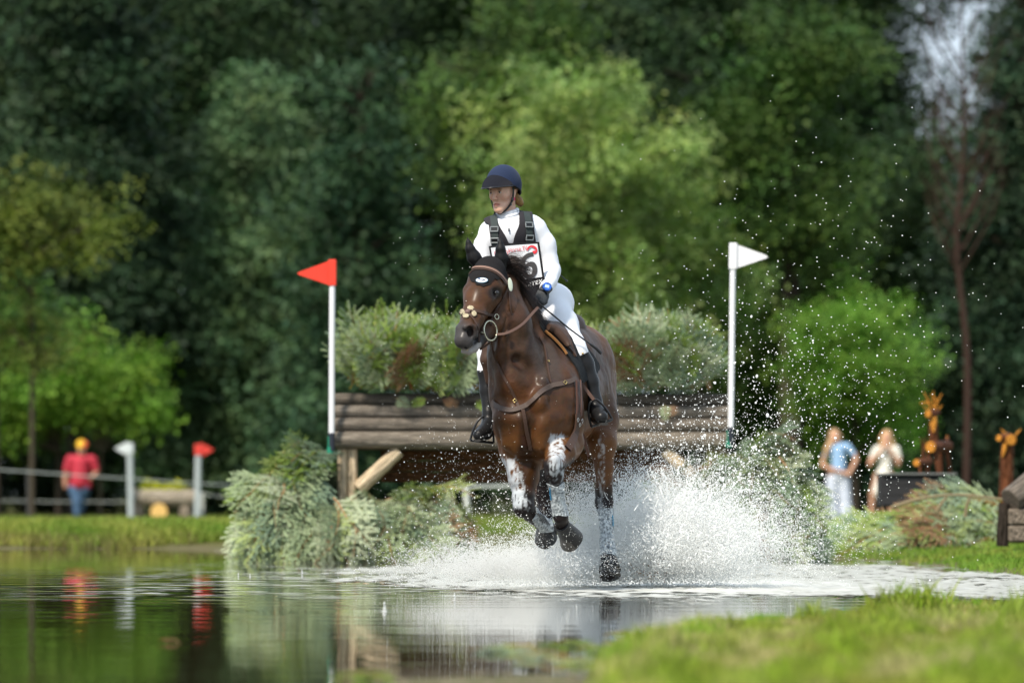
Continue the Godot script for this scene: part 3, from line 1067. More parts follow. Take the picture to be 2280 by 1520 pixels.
func flag(called: String, label: String, foot_: Vector3, top: Vector3, side: float, color: Color, sleeve: Array) -> void:
	var s := 1.0 / ppm(OD)
	var base := Vector3(foot_.x, foot_.y, foot_.z)
	var t := thing(called, label, "flag pole", base)
	var g := Geo.new()
	var up := (top - foot_).normalized()
	g.tube([up * 0.14, up * 0.16, top - foot_ - up * 0.02], [6.6 * s, 6.6 * s, 6.2 * s], 14)
	put("pole", g.mesh(), mat(0.72, 0.73, 0.75, 0.35), t)
	g = Geo.new()
	g.tube([Vector3(0, 0.0, 0), up * 0.15], [7.6 * s, 7.6 * s], 12)
	put("clamp", g.mesh(), mat(0.012, 0.016, 0.028, 0.5), t)
	g = Geo.new()
	g.tube([up * -0.02 + Vector3(-0.012, 0, 0), up * 0.03 + Vector3(-0.012, 0, 0)], [7.4 * s, 7.4 * s], 12)
	g.box(Vector3(-0.024, 0.06, 0.0), Vector3(0.008, 0, 0), Vector3(0, 0.06, 0), Vector3(0, 0, 0.02), 0.003)
	put("green_cap", g.mesh(), mat(0.01, 0.20, 0.12, 0.5), t).set_meta("kind", "stuff")
	# flag: a moulded sleeve over the pole and a blunt triangle
	var f := Geo.new()
	var tt := top - foot_
	var h := 58.0 * s
	var hw := 8.8 * s
	f.box(tt - up * (h * 0.5 - 2 * s), Vector3(hw, 0, 0), up * h * 0.5, Vector3(0, 0, hw * 0.9), 0.006)
	var x := Vector3(side, 0, 0)
	var root := tt + x * hw * 0.8
	var len := 70.0 * s
	var o := [root - up * 1.0 * s, root + x * len * 0.96 - up * (h * 0.44), root + x * len - up * (h * 0.49), root + x * len * 0.96 - up * (h * 0.54), root - up * (h - 4 * s)]
	var z := Vector3(0, 0, 0.007)
	for k in range(1, 4):
		if side > 0:
			f.flat_tri(o[0] + z, o[k + 1] + z, o[k] + z); f.flat_tri(o[0] - z, o[k] - z, o[k + 1] - z)
		else:
			f.flat_tri(o[0] + z, o[k] + z, o[k + 1] + z); f.flat_tri(o[0] - z, o[k + 1] - z, o[k] - z)
	for k in 5:
		var a: Vector3 = o[k]; var b: Vector3 = o[(k + 1) % 5]
		if side > 0: f.quad(a + z, a - z, b - z, b + z)
		else: f.quad(a - z, a + z, b + z, b - z)
	var fm := StandardMaterial3D.new()
	fm.albedo_color = color
	fm.roughness = 0.45
	put("flag", f.mesh(), fm, t)
# ---------------------------------------------------------------- the small log jump and the roped track far behind at the left
const JD := 106.0

func jp(px: float, py: float, near := 0.0) -> Vector3:
	return at(px, py, JD - near)

func build_small_jump() -> void:
	var s := 1.0 / ppm(JD)
	var o := jp(357, 1160)
	o.y = 0.10
	var t := thing("log_jump", "single thick log on stubs, a small jump far behind at the left", "jump", o)
	put("log", log_geo(jp(290, 1107) - o, jp(432, 1109) - o, 19 * s, 19 * s, 18, 0.03).mesh(), wood_mat(0.30, 0.26, 0.20, "pale_log"), t)
	var cut := mat(0.62, 0.38, 0.12, 0.8)
	for x in [289.0, 433.0]:
		var g := Geo.new()
		var e := -1.0 if x < 300 else 1.0
		g.tube([jp(x + e * 1.0, 1108) - o, jp(x + e * 2.0, 1108) - o], [17.5 * s], 16)
		put("cut_end", g.mesh(), cut, t)
	for x in [306.0, 412.0]:
		put("stub", log_geo(jp(x, 1124) - o, jp(x, 1172) - o, 13 * s, 14 * s, 12, 0.03).mesh(), wood_mat(0.25, 0.21, 0.16, "pale_stub"), t)
	var d := Geo.new()
	d.tube([jp(353, 1139, 0.20) - o, jp(353, 1139, 0.26) - o], [19 * s], 20, true, 0.98, Vector3.RIGHT)
	put("sawn_disc", d.mesh(), mat(0.66, 0.42, 0.13, 0.8), t)
	# two flags
	far_flag("white_flag_pole", "grey pole with white flag left of the small log jump", 290, 284, 989, -1.0, mat(0.55, 0.60, 0.60, 0.5))
	far_flag("red_flag_pole", "grey pole with red flag right of the small log jump", 437, 437, 992, 1.0, mat(0.65, 0.045, 0.03, 0.5))
	var pg := Geo.new()
	pg.box(Vector3.ZERO, Vector3(4.5 * s, 0, 0), Vector3(0, 32 * s, 0), Vector3(0, 0, 4 * s), 0.01)
	var post := put("rope_post", pg.mesh(), mat(0.42, 0.44, 0.40, 0.6))
	post.position = jp(449, 1128, -0.4)
	tag(post, "short grey post beside the red flag of the small jump", "post")
	# yellow flowering plants on the log
	var i := 0
	for q in [[326, 1070], [345, 1078], [366, 1080], [399, 1074]]:
		var f := thing("flowering_plant", ["yellow-green plant on the small log, leftmost and tallest", "yellow-green plant on the small log, second from the left", "yellow-green plant on the small log, third from the left", "yellow-green plant on the small log, nearest its red flag"][i], "plant", jp(q[0], 1092, -0.02), 0.0, "plants on the small log jump")
		var g := Geo.new()
		for k in 60:
			var dd := Vector3(rng.randfn() * 0.07, rng.randf_range(-0.02, (1092.0 - q[1]) * s * 1.1), rng.randfn() * 0.06)
			var a := Vector3(rng.randfn(), rng.randfn(), rng.randfn()).normalized() * 0.035
			var b := a.cross(Vector3(rng.randfn(), rng.randfn(), rng.randfn())).normalized() * 0.03
			g.quad(dd, dd + a + b, dd + a * 2, dd + a - b)
		var m := leafmat(0.42, 0.44, 0.03, 0.4)
		m.albedo_color = lin(0.42, 0.44, 0.03)
		put("foliage", g.mesh(), m, f)
		i += 1
	# tapes of the roped track
	var tape := mat(0.42, 0.46, 0.43, 0.6)
	var lines := [
		["white tape in front of the man in red, the upper one", [[-40, 1043, 100], [230, 1062, 101], [450, 1077, 102], [560, 1081, 103], [760, 1086, 104]], 1.6],
		["thin lower tape behind the man in red", [[-40, 1113, 124], [140, 1117, 124], [282, 1117, 124]], 1.0],
		["thin lower tape right of the small jump", [[449, 1098, 106.4], [500, 1106, 106], [640, 1112, 105], [760, 1113, 104]], 1.1],
		["pale tape seen under the log fence, left of the horse's legs", [[980, 1083, 80], [1100, 1083, 80], [1200, 1081, 80]], 3.5]]
	for l in lines:
		var g := Geo.new()
		var pts := []
		for q in l[1]: pts.append(at(q[0], q[1], q[2]))
		g.tube(spline(pts, 5), [l[2] / ppm(l[1][0][2])], 6, true, 0.35, Vector3(0, 0, 1))
		tag(put("rope_tape", g.mesh(), tape), l[0], "tape", "tapes along the track")
	var stakes := [[1038, 1080, 1165, 80, "white stake holding the tape, seen under the log fence"], [60, 1040, 1160, 106, "thin dark stake of the tape left of the man in red"]]
	for q in stakes:
		var g := Geo.new()
		var a := at(q[0], q[1], q[3])
		var b := at(q[0] + 2, q[2], q[3])
		g.tube([b - b, a - b], [7.0 / ppm(q[3]) if q[0] > 500 else 2.5 / ppm(q[3])], 8)
		var st := put("tape_stake", g.mesh(), mat(0.55, 0.57, 0.52, 0.6) if q[0] > 500 else mat(0.05, 0.05, 0.05, 0.6))
		st.position = b
		tag(st, q[4], "stake")

func far_flag(called: String, label: String, x0: float, x1: float, y: float, side: float, m: Material) -> void:
	var s := 1.0 / ppm(JD)
	var a := jp(x0 + 1, 1160, 0.3)
	var b := jp(x1 + 4, y, 0.3)
	var t := thing(called, label, "flag pole", a)
	var g := Geo.new()
	g.tube([Vector3.ZERO, b - a], [7.0 * s, 6.5 * s], 10)
	put("pole", g.mesh(), mat(0.40, 0.45, 0.45, 0.5), t)
	g = Geo.new()
	var o := b - a
	g.box(o - Vector3(0, 9 * s, 0), Vector3(8 * s, 0, 0), Vector3(0, 12 * s, 0), Vector3(0, 0, 7 * s), 0.01)
	var z := Vector3(0, 0, 0.012)
	var p0 := o + Vector3(side * 6 * s, 6 * s, 0)
	var p1 := o + Vector3(side * 34 * s, -9 * s, 0)
	var p2 := o + Vector3(side * 6 * s, -25 * s, 0)
	if side > 0:
		g.flat_tri(p0 + z, p2 + z, p1 + z); g.flat_tri(p0 - z, p1 - z, p2 - z)
		g.quad(p0 + z, p1 + z, p1 - z, p0 - z); g.quad(p1 + z, p2 + z, p2 - z, p1 - z)
	else:
		g.flat_tri(p0 + z, p1 + z, p2 + z); g.flat_tri(p0 - z, p2 - z, p1 - z)
		g.quad(p0 + z, p0 - z, p1 - z, p1 + z); g.quad(p1 + z, p1 - z, p2 - z, p2 + z)
	put("flag", g.mesh(), m, t)
# ---------------------------------------------------------------- carved deer, dark box, brush and log stack at the right
func carved_log(t: Node3D, called: String, a: Vector3, b: Vector3, r0: float, r1: float, bark: Material, cut: Material, cut_front := true) -> void:
	var g := Geo.new()
	g.tube([a - t.position, a.lerp(b, 0.5) - t.position, b - t.position], [r0, (r0 + r1) * 0.52, r1], 14)
	var p := put(called, g.mesh(), bark, t)
	if cut_front:
		g = Geo.new()
		var d := (a - b).normalized()
		g.tube([a - t.position - d * 0.002, a - t.position + d * 0.012], [r0 * 0.94, r0 * 0.86], 14)
		put("cut_face", g.mesh(), cut, p)

func build_right_side() -> void:
	var D := 57.5
	var s := 1.0 / ppm(D)
	var q := func(x: float, y: float, n := 0.0) -> Vector3: return at(x, y, D - n)
	var bark := wood_mat(0.115, 0.040, 0.016, "deer_bark")
	var cut := wood_mat(0.56, 0.235, 0.035, "deer_cut")
	var t := thing("carved_deer", "large deer made of logs with branch antlers, standing on the dark box", "wooden deer", q.call(2090, 1050))
	carved_log(t, "body", q.call(2073, 995, 0.18), q.call(2112, 993, -0.30), 13.5 * s, 12.5 * s, bark, cut)
	carved_log(t, "neck", q.call(2078, 920, 0.06), q.call(2080, 990, 0.04), 9.5 * s, 10.5 * s, bark, cut, false)
	var g := Geo.new()
	g.tube([q.call(2079, 928, 0.112) - t.position, q.call(2079, 944, 0.118) - t.position, q.call(2080, 962, 0.105) - t.position], [7.5 * s, 8 * s, 2 * s], 10, true, 0.98)
	put("cut_patch", g.mesh(), cut, t)
	carved_log(t, "head", q.call(2068, 921, 0.17), q.call(2088, 917, -0.06), 8.5 * s, 8.0 * s, bark, cut)
	for a in [[[2072, 912], [2069, 893], [2057, 872]], [[2070, 898], [2060, 896], [2049, 898]], [[2082, 912], [2088, 895], [2098, 876]], [[2080, 908], [2078, 890], [2079, 870]], [[2088, 895], [2081, 884], [2072, 877]]]:
		g = Geo.new()
		g.tube([q.call(a[0][0], a[0][1], 0.03) - t.position, q.call(a[1][0], a[1][1], 0.03) - t.position, q.call(a[2][0], a[2][1], 0.05) - t.position], [2.6 * s, 2.2 * s, 1.0 * s], 7)
		put("antler", g.mesh(), cut, t)
	for a in [[2090, 912, 2099, 902], [2066, 912, 2055, 902]]:
		g = Geo.new()
		g.tube([q.call(a[0], a[1], 0) - t.position, q.call((a[0] + a[2]) / 2, (a[1] + a[3]) / 2, 0) - t.position, q.call(a[2], a[3], 0) - t.position], [2.6 * s, 4.0 * s, 1.0 * s], 8, true, 0.5)
		put("ear", g.mesh(), cut, t)
	for a in [[2070, 1003, 2066, 1052, 0.12], [2082, 1004, 2091, 1052, 0.12], [2096, 1003, 2096, 1052, -0.25], [2109, 1003, 2116, 1052, -0.25]]:
		carved_log(t, "leg", q.call(a[0], a[1], a[4]), q.call(a[2], a[3], a[4]), 4.8 * s, 4.4 * s, bark, cut, false)
	carved_log(t, "tail", q.call(2110, 974, -0.36), q.call(2109, 985, -0.28), 3.6 * s, 3.6 * s, bark, cut)
	t = thing("carved_deer", "small log deer with lowered head just left of the large carved deer", "wooden deer", q.call(2060, 1052, 0.5))
	carved_log(t, "body", q.call(2042, 1030, 0.62), q.call(2070, 1027, 0.30), 8.5 * s, 8.5 * s, bark, cut)
	carved_log(t, "neck", q.call(2057, 1022, 0.45), q.call(2056, 996, 0.45), 3.5 * s, 2.6 * s, bark, cut, false)
	for a in [[2057, 1000, 2051, 974], [2057, 1000, 2062, 972]]:
		g = Geo.new()
		g.tube([q.call(a[0], a[1], 0.45) - t.position, q.call(a[2], a[3], 0.45) - t.position], [2.4 * s, 1.2 * s], 7)
		put("antler", g.mesh(), bark, t)
	for a in [[2050, 1035, 2050, 1054], [2066, 1033, 2067, 1054]]:
		carved_log(t, "leg", q.call(a[0], a[1], 0.4), q.call(a[2], a[3], 0.4), 3.6 * s, 3.4 * s, bark, cut, false)
	t = thing("carved_deer", "log deer head on a tall neck behind the log stack at the right edge", "wooden deer", q.call(2243, 1120))
	carved_log(t, "neck", q.call(2244, 980), q.call(2241, 1120), 14.0 * s, 16.0 * s, bark, cut, false)
	g = Geo.new()
	g.tube([q.call(2240, 986, 0.085) - t.position, q.call(2237, 1002, 0.09) - t.position, q.call(2233, 1018, 0.07) - t.position], [6 * s, 5 * s, 1.5 * s], 8)
	put("cut_patch", g.mesh(), cut, t)
	carved_log(t, "head", q.call(2252, 979, 0.16), q.call(2240, 973, -0.1), 13 * s, 11 * s, bark, cut)
	carved_log(t, "muzzle", q.call(2226, 975, 0.12), q.call(2240, 975, 0.02), 8 * s, 9 * s, bark, cut)
	for a in [[2242, 967, 2229, 955], [2262, 970, 2274, 955]]:
		g = Geo.new()
		g.tube([q.call(a[0], a[1], 0.02) - t.position, q.call((a[0] + a[2]) / 2, (a[1] + a[3]) / 2, 0.02) - t.position, q.call(a[2], a[3], 0.02) - t.position], [2.8 * s, 4.2 * s, 1.4 * s], 8, true, 0.6)
		put("ear", g.mesh(), cut, t)
	# dark box
	t = thing("dark_box", "long black timber box under the carved deer", "box", Vector3(q.call(2035, 1090, 0.2).x, 0.1, -D + 0.2))
	var c: Vector3 = q.call(2035, 1112, 0.1)
	for i in 3:
		g = Geo.new()
		g.box(q.call(2040, 1070 + i * 22, 0.75) - t.position, Vector3(80 * s, 0, 0), Vector3(0, 10.6 * s, 0), Vector3(0, 0, 0.02), 0.004)
		put("board", g.mesh(), mat(0.012, 0.012, 0.014, 0.7), t)
	g = Geo.new()
	g.box(q.call(2040, 1092, 0.2) - t.position, Vector3(79 * s, 0, 0), Vector3(0, 36 * s, 0), Vector3(0, 0, 0.5), 0.01)
	put("core", g.mesh(), mat(0.012, 0.012, 0.014, 0.8), t)
	g = Geo.new()
	g.box(q.call(2040, 1055.5, 0.25) - t.position, Vector3(82 * s, 0, 0), Vector3(0, 2.0 * s, 0), Vector3(0, 0, 0.56), 0.006)
	put("lid", g.mesh(), mat(0.14, 0.145, 0.14, 0.7), t)
	# heap of long boughs in front of it
	var E := 51.5
	s = 1.0 / ppm(E)
	t = thing("branch_heap", "low heap of long spruce branches on the grass in front of the dark box", "branch heap", Vector3(at(2020, 1215, E).x, 0.05, -E))
	var top := [Vector2(1780, 1212), Vector2(1850, 1188), Vector2(1920, 1160), Vector2(1990, 1146), Vector2(2080, 1130), Vector2(2150, 1104), Vector2(2225, 1104), Vector2(2262, 1140)]
	g = Geo.new()
	for i in top.size():
		var p := at(top[i].x, top[i].y + 22, E + 0.25)
		for k in 7:
			var a := PI * k / 6.0
			g.vert(Vector3(p.x, maxf(p.y, 0.12) * sin(a) , p.z + cos(a) * 0.5) - t.position, Vector3.UP)
	for i in top.size() - 1:
		for k in 6:
			var a := i * 7 + k
			g.tri(a, a + 1, a + 7); g.tri(a + 1, a + 8, a + 7)
	smooth(g)
	put("mound", g.mesh(), mat(0.025, 0.03, 0.016, 0.95, 0.1), t)
	for i in 230:
		var x := rng.randf_range(1925, 2262)
		var ty := 0.0
		for k in top.size() - 1:
			if x >= top[k].x: ty = lerpf(top[k].y, top[k + 1].y, clampf((x - top[k].x) / (top[k + 1].x - top[k].x), 0, 1))
		var v := pow(rng.randf(), 0.8)
		var p := at(x, lerpf(ty, 1212, v * 0.9), E - v * 0.5 + 0.2)
		p.y = maxf(p.y, 0.14)
		var dir := Vector3(-1.0, -0.34 - 0.25 * v + rng.randfn() * 0.12, 0.25 + rng.randfn() * 0.25)
		if x > 2150: dir = Vector3(-0.9, rng.randf_range(-0.2, 0.3), 0.5)
		var kind: int = [1, 0, 4, 1, 3, 2, 1][rng.randi() % 7]
		lay(t, p, dir, Vector3(rng.randfn() * 0.2, 0.8, 0.6), rng.randf_range(0.75, 1.15), kind)
	for l in [[[1985, 1130], [2060, 1108], [2140, 1102], [2235, 1112]], [[2150, 1150], [2154, 1125], [2162, 1104]], [[2085, 1140], [2100, 1118], [2110, 1105]]]:
		g = Geo.new()
		var pts := []
		for w in l: pts.append(at(w[0], w[1], E - 0.62) - t.position)
		g.tube(spline(pts, 4), [4.2 * s, 4.2 * s, 4.0 * s, 4.0 * s, 3.6 * s, 3.2 * s, 3.0 * s], 7)
		put("bare_stem", g.mesh(), mat(0.20, 0.16, 0.085, 0.8), t)
	# log stack at the right edge
	var F := 47.5
	s = 1.0 / ppm(F)
	t = thing("log_stack", "weathered stacked timber obstacle cut off by the right edge", "obstacle", Vector3(at(2300, 1208, F).x, 0.1, -F))
	var old := wood_mat(0.125, 0.105, 0.085, "old_log")
	put("top_log", log_geo(at(2252, 1112, F - 0.12) - t.position, at(2420, 990, F + 0.4) - t.position, 28 * s, 40 * s, 18, 0.04).mesh(), old, t)
	put("post", log_geo(at(2236, 1122, F - 0.1) - t.position, at(2233, 1214, F - 0.1) - t.position, 12 * s, 14 * s, 14, 0.04).mesh(), wood_mat(0.030, 0.022, 0.016, "dark_post"), t)
	for i in 2:
		g = Geo.new()
		g.box(at(2330, 1150 + i * 38, F - 0.05) - t.position, Vector3(86 * s, 0, 0), Vector3(0, 17.5 * s, 0), Vector3(0, 0, 0.10), 0.012)
		put("timber", g.mesh(), wood_mat(0.165, 0.135, 0.105, "timber"), t)
	g = Geo.new()
	g.box(at(2335, 1168, F + 0.25) - t.position, Vector3(84 * s, 0, 0), Vector3(0, 40 * s, 0), Vector3(0, 0, 0.18), 0.01)
	put("filling", g.mesh(), mat(0.02, 0.016, 0.012, 0.9), t)
# ---------------------------------------------------------------- people watching
func figure(t: Node3D, called: String, limbs: Array, D: float, m: Material, cell := 0.014, k := 0.03, off := 0.0) -> void:
	var f := Field.new()
	for l in limbs:
		var list := []
		for q in l: list.append([at(q[0], q[1], D - (q[2] if q.size() > 3 else 0.0)), q[-1]])
		f.chain(list, k)
	var g := f.net(cell, func(_p: Vector3, _n: Vector3) -> Color: return Color.WHITE, off)
	put(called, moved(g, -t.position), m, t)

func build_spectators() -> void:
	var skin := mat(0.50, 0.27, 0.17, 0.55)
	var D := 104.0
	var t := thing("person", "woman in pale blue T-shirt and light wide trousers, hands clasped, right of the spray", "person", at(1867, 1158, D))
	figure(t, "body", [[[1859, 970, 0.02, .088], [1860, 980, 0.05, .07]], [[1863, 985, 0.0, .05], [1868, 1000, 0.0, .1], [1868, 1040, 0.0, .11]],
		[[1847, 996, 0.0, .05], [1836, 1018, 0.02, .045], [1832, 1036, 0.05, .04], [1856, 1046, 0.14, .036], [1884, 1054, 0.17, .034], [1891, 1058, 0.18, .03]],
		[[1889, 996, 0.0, .05], [1903, 1012, 0.0, .045], [1907, 1024, 0.03, .04], [1898, 1042, 0.12, .035], [1890, 1056, 0.17, .032]],
		[[1856, 1060, 0.0, .11], [1851, 1110, 0.0, .06], [1851, 1150, 0.0, .04], [1850, 1155, 0.1, .035]], [[1878, 1060, 0.0, .11], [1882, 1110, 0.0, .06], [1884, 1146, 0.0, .04], [1886, 1150, 0.1, .035]]], D, skin)
	figure(t, "t_shirt", [[[1850, 993, 0.0, .062], [1887, 993, 0.0, .062]], [[1867, 1000, 0.0, .12], [1868, 1042, 0.0, .135]], [[1848, 996, 0.0, .065], [1838, 1016, 0.02, .058]], [[1889, 996, 0.0, .065], [1901, 1012, 0.0, .058]]], D, mat(0.27, 0.44, 0.66, 0.8))
	figure(t, "trousers", [[[1867, 1048, 0.0, .135], [1868, 1060, 0.0, .14]], [[1856, 1064, 0.0, .12], [1852, 1105, 0.0, .105], [1853, 1148, 0.0, .12]], [[1878, 1064, 0.0, .12], [1882, 1105, 0.0, .105], [1884, 1142, 0.0, .12]]], D, mat(0.55, 0.60, 0.70, 0.8))
	figure(t, "hair", [[[1858, 966, -0.03, .098], [1852, 985, 0.0, .07], [1842, 1000, 0.06, .055], [1838, 1018, 0.08, .035]], [[1868, 972, -0.04, .06], [1870, 990, -0.03, .04]]], D, mat(0.42, 0.26, 0.13, 0.6))
	D = 108.0
	t = thing("person", "woman in a white dress holding both hands to her mouth, beside the dark box", "person", at(1965, 1156, D))
	figure(t, "body", [[[1975, 972, 0.02, .088], [1974, 984, 0.05, .07]], [[1974, 988, 0.0, .05], [1973, 1005, 0.0, .1], [1970, 1045, 0.0, .11]],
		[[1953, 1002, 0.0, .05], [1940, 1024, 0.05, .042], [1938, 1034, 0.08, .04], [1955, 1012, 0.18, .034], [1968, 994, 0.2, .032], [1972, 988, 0.19, .028]],
		[[1996, 1002, 0.0, .05], [2002, 1024, 0.05, .042], [2000, 1034, 0.08, .04], [1988, 1012, 0.18, .034], [1978, 994, 0.2, .032], [1975, 989, 0.19, .028]],
		[[1958, 1060, 0.0, .1], [1944, 1100, 0.0, .06], [1940, 1150, 0.0, .04]], [[1980, 1060, 0.0, .1], [1984, 1100, 0.0, .06], [1984, 1150, 0.0, .04]]], D, skin)
	figure(t, "dress", [[[1956, 1000, 0.0, .06], [1993, 1000, 0.0, .06]], [[1974, 1005, 0.0, .12], [1971, 1040, 0.0, .115], [1967, 1062, 0.0, .15], [1963, 1092, 0.0, .17]], [[1953, 1000, 0.0, .07], [1944, 1016, 0.02, .06]], [[1996, 1000, 0.0, .07], [2001, 1018, 0.02, .06]]], D, mat(0.74, 0.72, 0.64, 0.8))
	figure(t, "hair", [[[1975, 968, -0.03, .098], [1984, 985, -0.03, .07], [1990, 1002, -0.02, .05]], [[1966, 975, -0.03, .06], [1963, 992, -0.03, .04]]], D, mat(0.52, 0.33, 0.15, 0.6))
	D = 124.0
	t = thing("person", "man in red polo shirt, jeans and yellow cap walking by the trees at the left", "person", at(172, 1146, D))
	figure(t, "body", [[[181, 997, 0.02, .1], [181, 1007, 0.06, .085]], [[180, 1010, 0.0, .06], [178, 1030, 0.0, .16], [177, 1070, 0.0, .19]],
		[[154, 1022, 0.0, .07], [147, 1048, 0.0, .06], [144, 1066, 0.02, .05], [145, 1084, 0.05, .045]],
		[[206, 1024, 0.0, .07], [213, 1046, 0.0, .055], [213, 1054, 0.02, .05], [202, 1064, 0.15, .045]],
		[[166, 1088, 0.0, .14], [170, 1120, 0.05, .08], [170, 1142, 0.05, .05]], [[186, 1088, 0.0, .13], [182, 1118, -0.1, .08], [176, 1138, -0.1, .05]]], D, mat(0.44, 0.22, 0.14, 0.6))
	figure(t, "polo_shirt", [[[158, 1022, 0.0, .09], [202, 1022, 0.0, .09]], [[179, 1030, 0.0, .19], [177, 1072, 0.0, .21]], [[166, 1080, 0.0, .13], [190, 1080, 0.0, .13]], [[154, 1022, 0.0, .09], [148, 1045, 0.0, .085]], [[206, 1024, 0.0, .09], [212, 1044, 0.0, .08]]], D, mat(0.44, 0.022, 0.045, 0.75))
	figure(t, "jeans", [[[166, 1088, 0.0, .15], [171, 1115, 0.05, .105], [171, 1143, 0.05, .08]], [[186, 1088, 0.0, .14], [182, 1116, -0.1, .1], [177, 1138, -0.1, .08]]], D, mat(0.055, 0.115, 0.21, 0.8))
	figure(t, "cap", [[[180, 989, 0.0, .105], [179, 990, 0.02, .1]], [[178, 994, 0.1, .06], [177, 996, 0.2, .03]]], D, mat(0.72, 0.42, 0.02, 0.7))
	figure(t, "cap_side", [[[188, 989, 0.02, .07], [187, 993, 0.06, .06]]], D, mat(0.62, 0.09, 0.03, 0.7))
# ---------------------------------------------------------------- the horse
const HD := 34.2      # how far the middle of the horse stands from the camera
const U := 0.0027     # one photograph pixel at that distance, in metres

# a place on the horse: column, row, and how far nearer than the middle of the horse
func hp(px: float, py: float, near := 0.0) -> Vector3:
	return at(px, py, HD - near)

func hj(px: float, py: float, near: float, r: float) -> Array:
	return [hp(px, py, near), r * U]

var body: Field
var head: Field

func horse_fields() -> void:
	var f := Field.new()
	body = f
	# barrel, back, croup
	f.chain([hj(1196, 872, 0.22, 92), hj(1228, 866, -0.15, 104), hj(1258, 862, -0.50, 104)], 0.05)
	f.chain([hj(1200, 915, 0.20, 84), hj(1240, 905, -0.2, 92), hj(1262, 890, -0.5, 88)], 0.05)
	f.chain([hj(1200, 790, 0.22, 42), hj(1222, 775, 0.0, 46), hj(1250, 790, -0.25, 64), hj(1280, 800, -0.6, 80)], 0.08)
	f.chain([hj(1282, 815, -0.70, 90), hj(1290, 835, -0.82, 84)], 0.06)
	# chest and shoulders
	f.chain([hj(1162, 810, 0.16, 60), hj(1150, 870, 0.34, 52), hj(1148, 925, 0.42, 52)], 0.07)
	f.chain([hj(1230, 810, 0.06, 60), hj(1222, 880, 0.28, 60), hj(1222, 930, 0.36, 64)], 0.07)
	f.chain([hj(1176, 880, 0.38, 56), hj(1184, 960, 0.34, 58), hj(1196, 1000, 0.22, 46)], 0.07)
	f.limb(hp(1154, 930, 0.46), hp(1160, 985, 0.42), 40 * U, 36 * U, 0.03)
	f.limb(hp(1212, 935, 0.48), hp(1210, 990, 0.44), 40 * U, 34 * U, 0.03)
	# neck
	f.chain([hj(1116, 640, 0.36, 36), hj(1132, 720, 0.40, 46), hj(1146, 800, 0.36, 56), hj(1160, 870, 0.30, 66)], 0.06)
	f.chain([hj(1140, 630, 0.24, 22), hj(1166, 700, 0.18, 28), hj(1192, 770, 0.10, 40)], 0.10)
	f.chain([hj(1124, 760, 0.46, 26), hj(1140, 850, 0.48, 34)], 0.06)
	# near hind leg (the horse's left), reaching forward under the body
	f.chain([hj(1312, 862, -0.70, 62), hj(1330, 940, -0.48, 46), hj(1340, 985, -0.36, 30), hj(1346, 1040, -0.34, 20)], 0.05)
	f.chain([hj(1346, 1040, -0.34, 20), hj(1345, 1092, -0.38, 19), hj(1345, 1116, -0.38, 20), hj(1350, 1150, -0.33, 14), hj(1352, 1205, -0.24, 13), hj(1354, 1230, -0.21, 17), hj(1356, 1256, -0.16, 15), hj(1358, 1272, -0.13, 20)], 0.02)
	f.limb(hp(1336, 1086, -0.46), hp(1338, 1104, -0.46), 12 * U, 12 * U, 0.03)
	# far hind leg, lifted behind the forelegs
	f.chain([hj(1240, 880, -0.72, 60), hj(1222, 955, -0.56, 44), hj(1216, 1020, -0.66, 24), hj(1212, 1078, -0.80, 19), hj(1213, 1100, -0.80, 19), hj(1214, 1150, -0.76, 14), hj(1214, 1178, -0.74, 15)], 0.04)
	# right foreleg (left in the picture)
	f.chain([hj(1146, 950, 0.32, 48), hj(1160, 1000, 0.30, 44), hj(1166, 1060, 0.36, 31), hj(1166, 1100, 0.42, 23)], 0.05)
	f.chain([hj(1164, 1108, 0.43, 23), hj(1166, 1128, 0.44, 23), hj(1178, 1142, 0.40, 17), hj(1204, 1164, 0.28, 14), hj(1216, 1174, 0.22, 17), hj(1226, 1182, 0.14, 15)], 0.02)
	# left foreleg (right in the picture), the knee lifted to the camera
	f.chain([hj(1242, 930, 0.28, 58), hj(1258, 985, 0.30, 40)], 0.05)
	f.chain([hj(1257, 990, 0.32, 40), hj(1248, 1008, 0.48, 31), hj(1236, 1030, 0.60, 23)], 0.03)
	f.chain([hj(1234, 1034, 0.61, 22), hj(1235, 1056, 0.60, 20), hj(1238, 1075, 0.58, 15), hj(1245, 1130, 0.52, 13), hj(1249, 1150, 0.50, 16), hj(1254, 1170, 0.45, 14), hj(1262, 1184, 0.40, 16)], 0.02)
	f.limb(hp(1234, 1022, 0.66), hp(1235, 1044, 0.655), 12 * U, 12 * U, 0.03)
	# muscles under the skin
	f.limb(hp(1228, 775, 0.16), hp(1246, 895, 0.42), 16 * U, 22 * U, 0.035)
	f.limb(hp(1262, 905, 0.26), hp(1262, 950, 0.27), 34 * U, 36 * U, 0.03)
	f.limb(hp(1206, 850, 0.50), hp(1200, 900, 0.545), 14 * U, 20 * U, 0.03)
	f.limb(hp(1160, 935, 0.535), hp(1164, 985, 0.49), 20 * U, 20 * U, 0.02)
	f.limb(hp(1206, 945, 0.545), hp(1204, 990, 0.51), 20 * U, 20 * U, 0.02)
	f.limb(hp(1132, 935, 0.50), hp(1134, 985, 0.46), 16 * U, 18 * U, 0.025)
	f.limb(hp(1140, 1000, 0.37), hp(1152, 1070, 0.44), 22 * U, 14 * U, 0.02)
	f.limb(hp(1182, 1010, 0.36), hp(1180, 1060, 0.40), 20 * U, 14 * U, 0.02)
	f.limb(hp(1318, 785, -0.58), hp(1350, 925, -0.46), 24 * U, 20 * U, 0.04)
	f.limb(hp(1126, 700, 0.54), hp(1112, 790, 0.56), 9 * U, 12 * U, 0.04)
	# folds and hollows
	f.limb(hp(1122, 800, 0.60), hp(1168, 900, 0.68), 11 * U, 13 * U, 0.05, Vector3.ZERO, 1.0, true)
